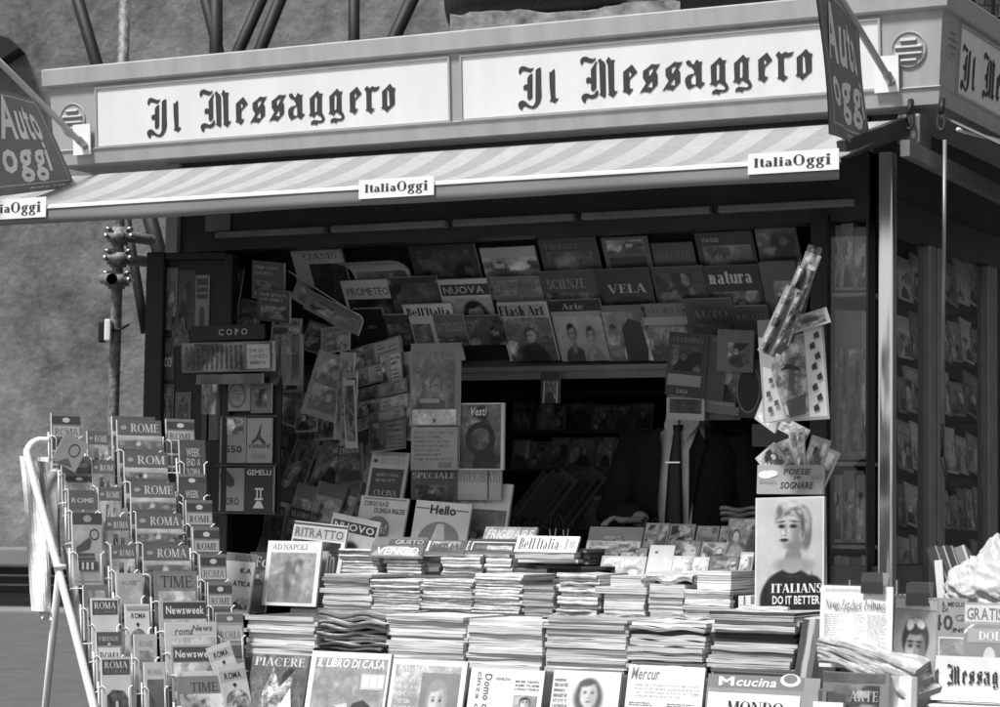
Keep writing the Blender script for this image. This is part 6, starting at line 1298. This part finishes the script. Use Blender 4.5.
for x0, x1, yt, yb, l, ops, t in (
    (117, 143, 573, 628, 'light guidebook with pale cover in the narrow column', [('r', .08, .1, .92, .9, .42, .2), ('l', .2, .78, .8, .86, 1, .2), ('i', .15, .12, .85, .4, scenic(.26), 24, .40)], .48),
    (126, 150, 604, 660, 'white guidebook with dark heart and round map under its title', [('t', 'ROMA', 'bold', .24, .74, .84, .84, .05), ('p', [(.42, .64), (.5, .58), (.58, .64), (.5, .67)], .04), ('e', .52, .34, .36, .22, .45, .8), ('r', .04, .9, .96, .96, .4)], .74),
    (135, 157, 634, 690, 'light guidebook with small grey picture in the narrow column', [('r', .2, .4, .85, .7, .34, .5), ('l', .2, .78, .85, .88, 1, .3)], .50),
    (145, 166, 662, 720, 'light guidebook with tall dark panel at the rack foot', [('r', .12, .0, .9, .7, .13, .2), ('l', .15, .78, .85, .88, 1, .3)], .60),
    (73, 103, 513, 585, 'tall plan of rome with arched ruin drawing in the outer column', [('r', .0, .84, 1, 1, .08), ('e', .5, .92, .14, .05, .35), ('r', .04, .05, .96, .82, .40, .12), ('o', .72, .70, .16, .08, .25, .06), ('p', [(.1, .52), (.55, .66), (.62, .62), (.55, .5), (.12, .44)], .10), ('r', .1, .40, .7, .44, .10), ('r', .1, .34, .72, .38, .10), ('r', .18, .20, .82, .32, .08), ('r', .26, .21, .34, .31, .6), ('r', .42, .21, .5, .31, .6), ('r', .58, .21, .66, .31, .6)], .42),
    (84, 108, 585, 640, 'dim guidebook under the tall plan', [('i', .1, .1, .9, .9, scenic(.18), 24, .40), ('l', .2, .8, .8, .9, 1, .4)], .20),
    (92, 119, 598, 658, 'white guidebook with colosseum and title on dark band, upper of two', [('r', .03, .72, .97, .96, .10), ('t', 'ROMA', 'serif', .1, .82, .9, .93, .75), ('t', 'GLOBALE', 'sans', .1, .74, .9, .80, .3), ('p', [(.12, .1), (.12, .30), (.35, .42), (.75, .40), (.9, .28), (.9, .1)], .10, .6), ('r', .1, .12, .9, .18, .6)], .70),
    (97, 122, 632, 688, 'guidebook with dark top and white title plate in the outer column', [('r', .0, .76, 1, 1, .12), ('l', .1, .84, .9, .92, 1, .6), ('e', .5, .78, .06, .03, .6), ('r', .06, .3, .94, .72, .72), ('t', 'ROMA', 'serif', .12, .46, .9, .64, .06)], .35),
    (102, 131, 657, 720, 'white guidebook with colosseum and title on dark band, lower of two', [('r', .03, .72, .97, .96, .10), ('t', 'ROMA', 'serif', .1, .82, .9, .93, .75), ('t', 'GLOBALE', 'sans', .1, .74, .9, .80, .3), ('p', [(.12, .1), (.12, .36), (.35, .48), (.75, .46), (.9, .34), (.9, .1)], .12, .6), ('r', .45, .1, .55, .3, .6)], .66)):
    rput('guidebook', x0, x1, yt, yb, l, ops=ops, tone=t, th=.012, edge_tone=.75, spine=.65)
band = lambda: [('r', 0, .80, 1, .94, .07), ('e', .5, .87, .13, .045, .6), ('r', .04, .56, .96, .76, .45), ('l', .1, .60, .9, .72, 1, .12), ('r', 0, .36, 1, .52, .10), ('r', .0, .28, 1, .32, .5), ('r', 0, .12, 1, .24, .10), ('r', .0, .04, 1, .08, .5)]
for x0, x1, yt, yb, l in ((52, 81, 413, 468, 'banded guidebook at the top left of the rack, behind the folded map'), (62, 90, 456, 500, 'banded guidebook second down in the outer column'), (66, 93, 474, 512, 'banded guidebook third down in the outer column'), (69, 97, 490, 540, 'banded guidebook fourth down in the outer column'),
    (167, 195, 419, 470, 'banded guidebook topmost in the right column'), (179, 206, 474, 524, 'banded guidebook behind the second weekend guide'), (187, 213, 500, 556, 'banded guidebook upper middle of the right column'), (194, 220, 527, 584, 'banded guidebook in the middle of the right column'), (201, 227, 554, 612, 'banded guidebook lower middle of the right column'), (209, 233, 582, 638, 'banded guidebook second lowest in the right column')):
    ops = band()
    if x0 in (62, 69): ops = [('r', 0, .62, 1, 1, .13), ('l', .1, .74, .9, .84, 1, .5), ('e', .5, .58, .05, .03, .5), ('r', .05, .2, .95, .52, .60), ('t', 'ROMA', 'serif', .1, .26, .9, .44, .10)]
    rput('guidebook', x0, x1, yt, yb, l, ops=ops, tone=.2, th=.012, edge_tone=.72, spine=.6)
for x0, x1, yt, yb, l, tx in ((180, 206, 440, 492, 'dark weekend guidebook with block title, upper of two', 1), (179, 205, 483, 530, 'dark weekend guidebook with block title, lower of two', 0)):
    rput('guidebook', x0, x1, yt, yb, l, ops=[('t', 'WEEK', 'bold', .26, .68, .78, .84, .48), ('t', 'END A', 'bold', .26, .50, .78, .64, .48), ('t', 'ROMA', 'bold', .26, .32, .78, .46, .48)], tone=.10, th=.012, edge_tone=.72, spine=.55)
rput('guidebook', 217, 244, 612, 668, 'banded guidebook with city name, lowest in the right column', ops=[('r', 0, .82, 1, .96, .16), ('e', .5, .88, .12, .04, .6), ('r', .05, .48, .95, .76, .5), ('t', 'ROMA', 'serif', .12, .52, .88, .66, .20), ('r', 0, .2, 1, .40, .14)], tone=.34, th=.012)
for x0, x1, yt, yb, r, l in ((220, 244, 642, 690, .30, 'white folded city map with dark heart, upper of two tilted ones'), (226, 253, 664, 716, .16, 'white folded city map with round plan, lower of two tilted ones')):
    rput('folded_map', x0, x1, yt, yb, l, wire=False, rot=r, dc=.03, ops=[('r', .0, .70, 1, .90, .50), ('t', 'ROMA', 'bold', .18, .73, .80, .86, .04), ('p', [(.42, .62), (.5, .56), (.58, .62), (.5, .65)], .04), ('e', .5, .28, .42, .24, .38, 1.0)], tone=.66, th=.01)
rput('folded_map', 50, 76, 434, 466, 'grey folded map with round emblem, tucked tilted into the rack top', wire=False, rot=-.5, dc=.06, ops=[('o', .6, .6, .22, .22, .2, .08), ('p', [(.2, .0), (.5, .3), (.8, .1)], .12)], tone=.30, th=.008)
# papers hung behind the rack's left tube
for i, (pts, t, l) in enumerate((([(20, 456), (49, 457), (52, 612), (33, 611)], .66, 'white newspaper hung over the back of the rack'), ([(33, 461), (58, 462), (62, 560), (56, 545)], .34, 'grey crumpled newspaper between the rack tube and the white one'), ([(62, 545), (72, 552), (100, 707), (90, 707)], .44, 'grey paper sheet inside the rack side'), ([(40, 606), (50, 606), (51, 620), (41, 620)], .6, 'white paper corner under the hung newspaper'))):
    c = (-.16, -.07, -.05, -.17)[i]; mb = MB(); P4 = [RP(x, y, c) for x, y in pts]; nn = 8; vs = []
    for j in range(nn+1):
        for k2 in range(nn+1):
            u, v = k2/nn, j/nn; p = (P4[0]*(1-u)+P4[1]*u)*(1-v)+(P4[3]*(1-u)+P4[2]*u)*v
            vs.append(p + nh*(.012*math.sin(6*u+5*v+i)))
    fs = [(j*(nn+1)+k2, (j+1)*(nn+1)+k2, (j+1)*(nn+1)+k2+1, j*(nn+1)+k2+1) for j in range(nn) for k2 in range(nn)]
    o0 = sum(P4, Vector())/4; lo = [p-o0 for p in vs]
    mb.mesh(lo, fs, 'matte', tone=t, pic=.15); mb.mesh([p-nh*.006 for p in lo], [f[::-1] for f in fs], 'matte', tone=t, pic=.1)
    tag(mb.build('newspaper', None, Matrix.Translation(o0)), l, 'newspaper')

# ================================================================== THE SELLER
PY = .72
nk = at_y(690, 421, PY); FZ = nk.z-1.47
seller = bpy.data.meshes.new('person')
def ell(cx, cy, cz, rx, ry, n=20, p=2.4):
    out = []
    for j in range(n):
        a = 2*math.pi*j/n; c, s = math.cos(a), math.sin(a)
        out.append((cx+rx*math.copysign(abs(c)**(2/p), c), cy+ry*math.copysign(abs(s)**(2/p), s), cz))
    return out
mb = MB()
mb.loft([ell(0, .0, .86, .16, .11), ell(0, 0, .98, .165, .115), ell(0, 0, 1.10, .155, .105), ell(0, 0, 1.24, .18, .115), ell(0, .005, 1.36, .19, .11), ell(0, .01, 1.42, .15, .085), ell(0, .012, 1.455, .075, .065), ell(0, .005, 1.50, .06, .06), ell(0, -.005, 1.56, .06, .062)], 'skin')
for s in (-1, 1):
    mb.tube([(s*.09, 0, .90), (s*.095, -.005, .70), (s*.10, -.01, .50), (s*.10, .01, .28), (s*.10, .015, .08)], [.088, .078, .058, .055, .040], 'skin', 14)
    mb.tube([(s*.10, .03, .045), (s*.105, -.06, .04), (s*.11, -.15, .03)], [.045, .042, .03], 'skin', 12)
hd_ = [ell(0, -.02, 1.535, .05, .06), ell(0, -.03, 1.56, .066, .085), ell(0, -.022, 1.60, .073, .095), ell(0, -.015, 1.65, .077, .10), ell(0, -.008, 1.70, .075, .097), ell(0, 0, 1.745, .058, .075), ell(0, .0, 1.765, .03, .04)]
mb.loft(hd_, 'skin')
mb.tube([(0, -.108, 1.655), (0, -.130, 1.615), (0, -.112, 1.607)], [.010, .015, .010], 'skin', 8)
for s in (-1, 1): mb.tube([(s*.076, .0, 1.62), (s*.083, .006, 1.65), (s*.078, .006, 1.675)], [.012, .018, .010], 'skin', 8)
hand_t = at_y(612, 521, Y5+.06) - Vector((nk.x, PY, FZ))
sh_r, sh_l = Vector((-.185, .01, 1.40)), Vector((.185, .01, 1.40))
el_r = Vector((-.27, -.06, 1.13)); wr_r = hand_t + Vector((.075, .09, .005))
el_l = Vector((.26, .02, 1.10)); wr_l = Vector((.20, -.20, 1.02))
for a, b, c in ((sh_r, el_r, wr_r), (sh_l, el_l, wr_l)): mb.tube([a, (a+b)/2, b, (b+c)/2, c], [.058, .05, .044, .040, .028], 'skin', 12)
def hand(wr, fwd, side, up):
    f = fwd.normalized(); s = side.normalized()
    mb.loft([[wr + f*t*.085 + s*x*w + up*y*.012 for x, y in ((-1, -.8), (0, -1), (1, -.8), (1.1, 0), (1, .8), (0, 1), (-1, .8), (-1.1, 0))] for t, w in ((-.15, .024), (.3, .034), (.7, .040), (1.0, .038))], 'skin')
    for i, (o, L) in enumerate(((-.031, .062), (-.010, .075), (.011, .070), (.031, .055))):
        b0 = wr + f*.078 + s*o; mb.tube([b0-f*.015, b0 + f*L*.45 + up*.010, b0 + f*L*.8 - up*.004, b0 + f*L - up*.018], [.0100, .0095, .0088, .0075], 'skin', 8)
    t0 = wr + f*.025 - s*.034; mb.tube([t0+s*.012, t0 - s*.020 + f*.025 - up*.005, t0 - s*.026 + f*.052 - up*.012], [.013, .011, .009], 'skin', 8)
hand(wr_r, hand_t - wr_r + Vector((-.02, 0, 0)), Vector((.3, -.9, 0)), Vector((0, 0, 1)))
hand(wr_l, Vector((-.2, -1, -.1)), Vector((1, -.2, 0)), Vector((0, 0, 1)))
person = mb.build('person', None, Matrix.Translation((nk.x, PY, FZ)))
rm = person.modifiers.new('remesh', 'REMESH'); rm.mode = 'VOXEL'; rm.voxel_size = .0045; rm.use_smooth_shade = True
sm = person.modifiers.new('smooth', 'CORRECTIVE_SMOOTH') if False else person.modifiers.new('smooth', 'SMOOTH'); sm.factor = .5; sm.iterations = 4
tag(person, 'newspaper seller in dark suit and dark tie behind the counter, head hidden by magazines', 'person')
def pchild(mb, name): return mb.build(name, person)
# jacket: open shell round the trunk, sleeves, lapels
def arcring(z, rx, ry, gap, cy=0, n=26, off=0):
    out = []
    for j in range(n+1):
        a = -math.pi/2 + gap + (2*math.pi-2*gap)*j/n; c, s = math.cos(a), math.sin(a)
        out.append(Vector(((rx+off)*math.copysign(abs(c)**.83, c), cy+(ry+off)*math.copysign(abs(s)**.83, s), z)))
    return out
lv = [(.74, .205, .15, .22), (.95, .20, .145, .25), (1.10, .195, .14, .28), (1.24, .21, .145, .30), (1.35, .222, .14, .36), (1.41, .20, .115, .48), (1.445, .12, .09, .75)]
mb = MB(); R0 = [arcring(z, a, b, g) for z, a, b, g in lv]; R1 = [arcring(z, a, b, g, off=-.012) for z, a, b, g in lv]; nn = len(R0[0])
vs = [p for r in R0 for p in r] + [p for r in R1 for p in r]; H0 = nn*len(lv); fs = []
for i in range(len(lv)-1):
    for j in range(nn-1):
        fs.append((i*nn+j, i*nn+j+1, (i+1)*nn+j+1, (i+1)*nn+j)); fs.append((H0+i*nn+j, H0+(i+1)*nn+j, H0+(i+1)*nn+j+1, H0+i*nn+j+1))
    fs.append((i*nn, (i+1)*nn, H0+(i+1)*nn, H0+i*nn)); fs.append((i*nn+nn-1, H0+i*nn+nn-1, H0+(i+1)*nn+nn-1, (i+1)*nn+nn-1))
mb.mesh(vs, fs, 'suit', smooth=True)
for a, b, c in ((sh_r, el_r, wr_r), (sh_l, el_l, wr_l)):
    c2 = b + (c-b)*.90; mb.tube([a + Vector((0, 0, .015)), (a+b)/2, b, (b+c2)/2, c2], [.085, .074, .066, .058, .048], 'suit', 14)
for s in (-1, 1):
    mb.mesh([(s*.062, -.150, 1.10), (s*.100, -.148, 1.30), (s*.118, -.128, 1.38), (s*.075, -.098, 1.445), (s*.052, -.128, 1.36)], [(0, 1, 2, 3, 4) if s < 0 else (4, 3, 2, 1, 0)], 'suit')
pchild(mb, 'jacket')
mb = MB()
mb.loft([ell(0, -.002, .84, .168, .122), ell(0, -.002, 1.0, .172, .125), ell(0, -.002, 1.12, .168, .120), ell(0, -.002, 1.25, .185, .125), ell(0, 0, 1.36, .185, .112), ell(0, .004, 1.425, .12, .088), ell(0, .006, 1.45, .075, .072), ell(0, .006, 1.475, .070, .070)], 'shirt', caps=False)
for s in (-1, 1): mb.mesh([(0.004*s, -.094, 1.455), (s*.030, -.116, 1.395), (s*.066, -.080, 1.452), (s*.066, -.058, 1.485), (s*.02, -.072, 1.486)], [(0, 1, 2, 3, 4) if s > 0 else (4, 3, 2, 1, 0)], 'shirt')
pchild(mb, 'shirt')
mb = MB()
tp = [(1.452, .020, -.106), (1.430, .016, -.112), (1.425, .013, -.114), (1.30, .026, -.132), (1.15, .034, -.136), (1.00, .040, -.142), (.95, .040, -.142), (.91, .004, -.142)]
mb.loft([[(-w, y, z), (-w*.5, y-.006, z), (w*.5, y-.006, z), (w, y, z), (w*.5, y+.004, z), (-w*.5, y+.004, z)] for z, w, y in tp], 'tie'); pchild(mb, 'tie')
mb = MB(); zc_ = at_y(690, 462.5, PY-.14).z-FZ; mb.bbox((-.030, -.150, zc_-.003), (.026, -.143, zc_+.003), 'gold', .001); pchild(mb, 'tie_clip')
mb = MB(); mb.loft([ell(0, .018, 1.64, .079, .088), ell(0, .014, 1.69, .083, .098), ell(0, .010, 1.735, .072, .088), ell(0, .008, 1.775, .04, .052)], 'hair'); pchild(mb, 'hair')

# ================================================================== SCAFFOLDING AND THINGS OVER THE ROOF
DP = 10.6
sp = empty('scaffold_pole', at_d(108, 760, DP), label='rusty scaffold pole with couplers standing left of the kiosk', cat='scaffold'); TI = Matrix.Translation(-at_d(108, 760, DP))
mb = MB(); mb.tube([at_d(126, -40, DP), at_d(119.5, 200, DP), at_d(113, 430, DP), at_d(108, 760, DP)], .0245, 'scaffold', 12); mb.build('tube', sp, TI)
for (px, py, dx) in ((119, 236, 14), (118, 258, 12), (116.5, 280, -12)):
    mb = MB(); c = at_d(px, py, DP-.0); mb.tube([c+UPV*.04, c-UPV*.04], .037, 'scaffold', 12)
    a = at_d(px, py, DP-.06); mb.tube([a - RGT*.05 + FWD*.02, a + RGT*.05 + FWD*.02], .028, 'scaffold', 10)
    for k in (-1, 1): mb.tube([a + RGT*.055*k - FWD*.02, a + RGT*.055*k + FWD*.06], .012, 'steel', 8); mb.tube([a + RGT*.03*k + UPV*.03, a + RGT*.062*k + UPV*.034], .009, 'steel', 6)
    mb.build('coupler', sp, TI)
for (x0, y0, x1, y1, dd) in ((121, 236, 152, 240, 1.2), (104, 279, 112, 279, -.5), (122, 259, 150, 262, 1.2)):
    A_ = at_d(x0, y0, DP-.06); B_ = at_d(x1, y1, DP-.06 + (.15 if dd > 0 else -.25)); d = B_-A_; mb = MB(); nn = 12
    mb.tube([A_, B_], .0245, 'scaffold', nn, caps=False); mb.tube([A_, B_], .019, 'black', nn, caps=False); mb.tube([A_+d*.1, A_+d*.12], .019, 'black', nn); mb.build('stub_tube', sp, TI)
jb = empty('junction_box', at_d(106, 331, DP-.04), label='small pale box strapped to the scaffold pole', cat='box'); BM = Matrix(((hr.x, hf.x, 0, 0), (hr.y, hf.y, 0, 0), (0, 0, 1, 0), (0, 0, 0, 1)))
mb = MB(); mb.bbox((-.03, -.03, -.05), (-.004, .03, .04), 'beam', .006); mb.build('lamp_glass', jb, BM)
mb = MB(); mb.bbox((-.003, -.034, -.045), (.024, .034, .05), 'card', .006); mb.build('case', jb, BM)
mb = MB(); mb.tube([(.02, 0, .0), (.06, .02, .01), (.10, .0, .03)], .005, 'black', 6); mb.build('strap', jb, BM)
DB = 12.2
for i, (x0, y0, x1, y1, w_, l) in enumerate(((72, -20, 106, 96, .052, 'leaning dark prop leftmost above the sign'), (201, -20, 223, 70, .048, 'leaning dark prop crossing the upright one'), (216, -20, 216, 70, .056, 'upright dark prop above the masthead'), (270, -20, 230, 70, .050, 'dark prop slanting left above the sign, nearer the upright'), (288, -20, 252, 70, .052, 'dark prop slanting left above the sign, farther from the upright'), (354, -20, 354, 60, .048, 'upright dark prop standing alone above the sign'), (421, -20, 384, 60, .056, 'dark prop slanting left beside the roof block'), (145, 200, 162, 262, .062, 'dark prop under the awning left of the kiosk post'), (124, 205, 140, 300, .040, 'thin dark prop behind the scaffold couplers'))):
    A_, B_ = at_d(x0, y0, DB), at_d(x1, y1, DB); mb = MB(); mb.tube([A_-B_ + (A_-B_)*.0, Vector((0, 0, 0)), (B_-A_)*.35], w_*.62, 'beam', 10); tag(mb.build('prop', None, Matrix.Translation(B_)), l, 'prop')
# block and old log-like drum above the roof
dl = 11.2
P0, P1 = at_d(450, 30, dl), at_d(680, 16, dl+.25)
lb = empty('stone_block', P0, label='pale broken concrete slab lying above the kiosk roof', cat='slab'); TI = Matrix.Translation(-P0)
d = (P1-P0).normalized(); up = Vector((0, 0, 1)); bk = d.cross(up).normalized()*-1
L = (P1-P0).length; mb = MB(); rr = random.Random(2); rings = []
for i in range(25):
    t = i/24; c = P0 + d*L*t; hh = .055+.012*rr.random()+.012*math.sin(9*t); bb2 = -.09
    rings.append([c + up*bb2, c + up*hh + Vector((0, 0, .01*rr.random())), c + up*(hh+.015) + FWD*.08, c + up*(hh) + FWD*.4, c + up*bb2 + FWD*.4])
mb.loft(rings, 'stone', False); mb.build('slab', lb, TI)
dr = empty('dark_drum', at_d(530, 0, dl+.2), label='dark cylindrical drum lying on the concrete slab above the roof', cat='drum'); TI = Matrix.Translation(-at_d(530, 0, dl+.2))
a_, b_ = at_d(450, 4, dl+.2), at_d(612, -10, dl+.4); mb = MB(); mb.tube([a_, a_+(b_-a_)*.03, a_+(b_-a_)*.05, b_], [.115, .135, .142, .146], 'beam', 26); mb.build('barrel', dr, TI)
mb = MB(); mb.tube([b_+ (b_-a_)*.01, b_+(b_-a_)*.30], [.07, .07], 'stone', 16); mb.build('hub', dr, TI)
bp = empty('dark_hoarding', at_d(750, 0, dl+.3), label='dark hoarding board above the roof right of the drum', cat='hoarding'); TI = Matrix.Translation(-at_d(750, 0, dl+.3))
q0, q1 = at_d(676, 16, dl+.3), at_d(830, 2, dl+.5); mb = MB(); v_ = q1-q0
mb.mesh([q0-up*.25, q1-up*.25, q1+up*.6, q0+up*.6]+[p+FWD*.05 for p in (q0-up*.25, q1-up*.25, q1+up*.6, q0+up*.6)], [(0, 1, 2, 3), (7, 6, 5, 4), (0, 4, 5, 1), (3, 2, 6, 7), (0, 3, 7, 4), (1, 5, 6, 2)], 'beam'); mb.build('board', bp, TI)
mb = MB(); bar_between(mb, q0-FWD*.01-up*.25, q0-FWD*.01+up*.6, .05, .03, 'black'); bar_between(mb, (q0+q1)/2-FWD*.012-up*.0, q1-FWD*.012+up*.05, .03, .03, 'black'); mb.build('rail', bp, TI)
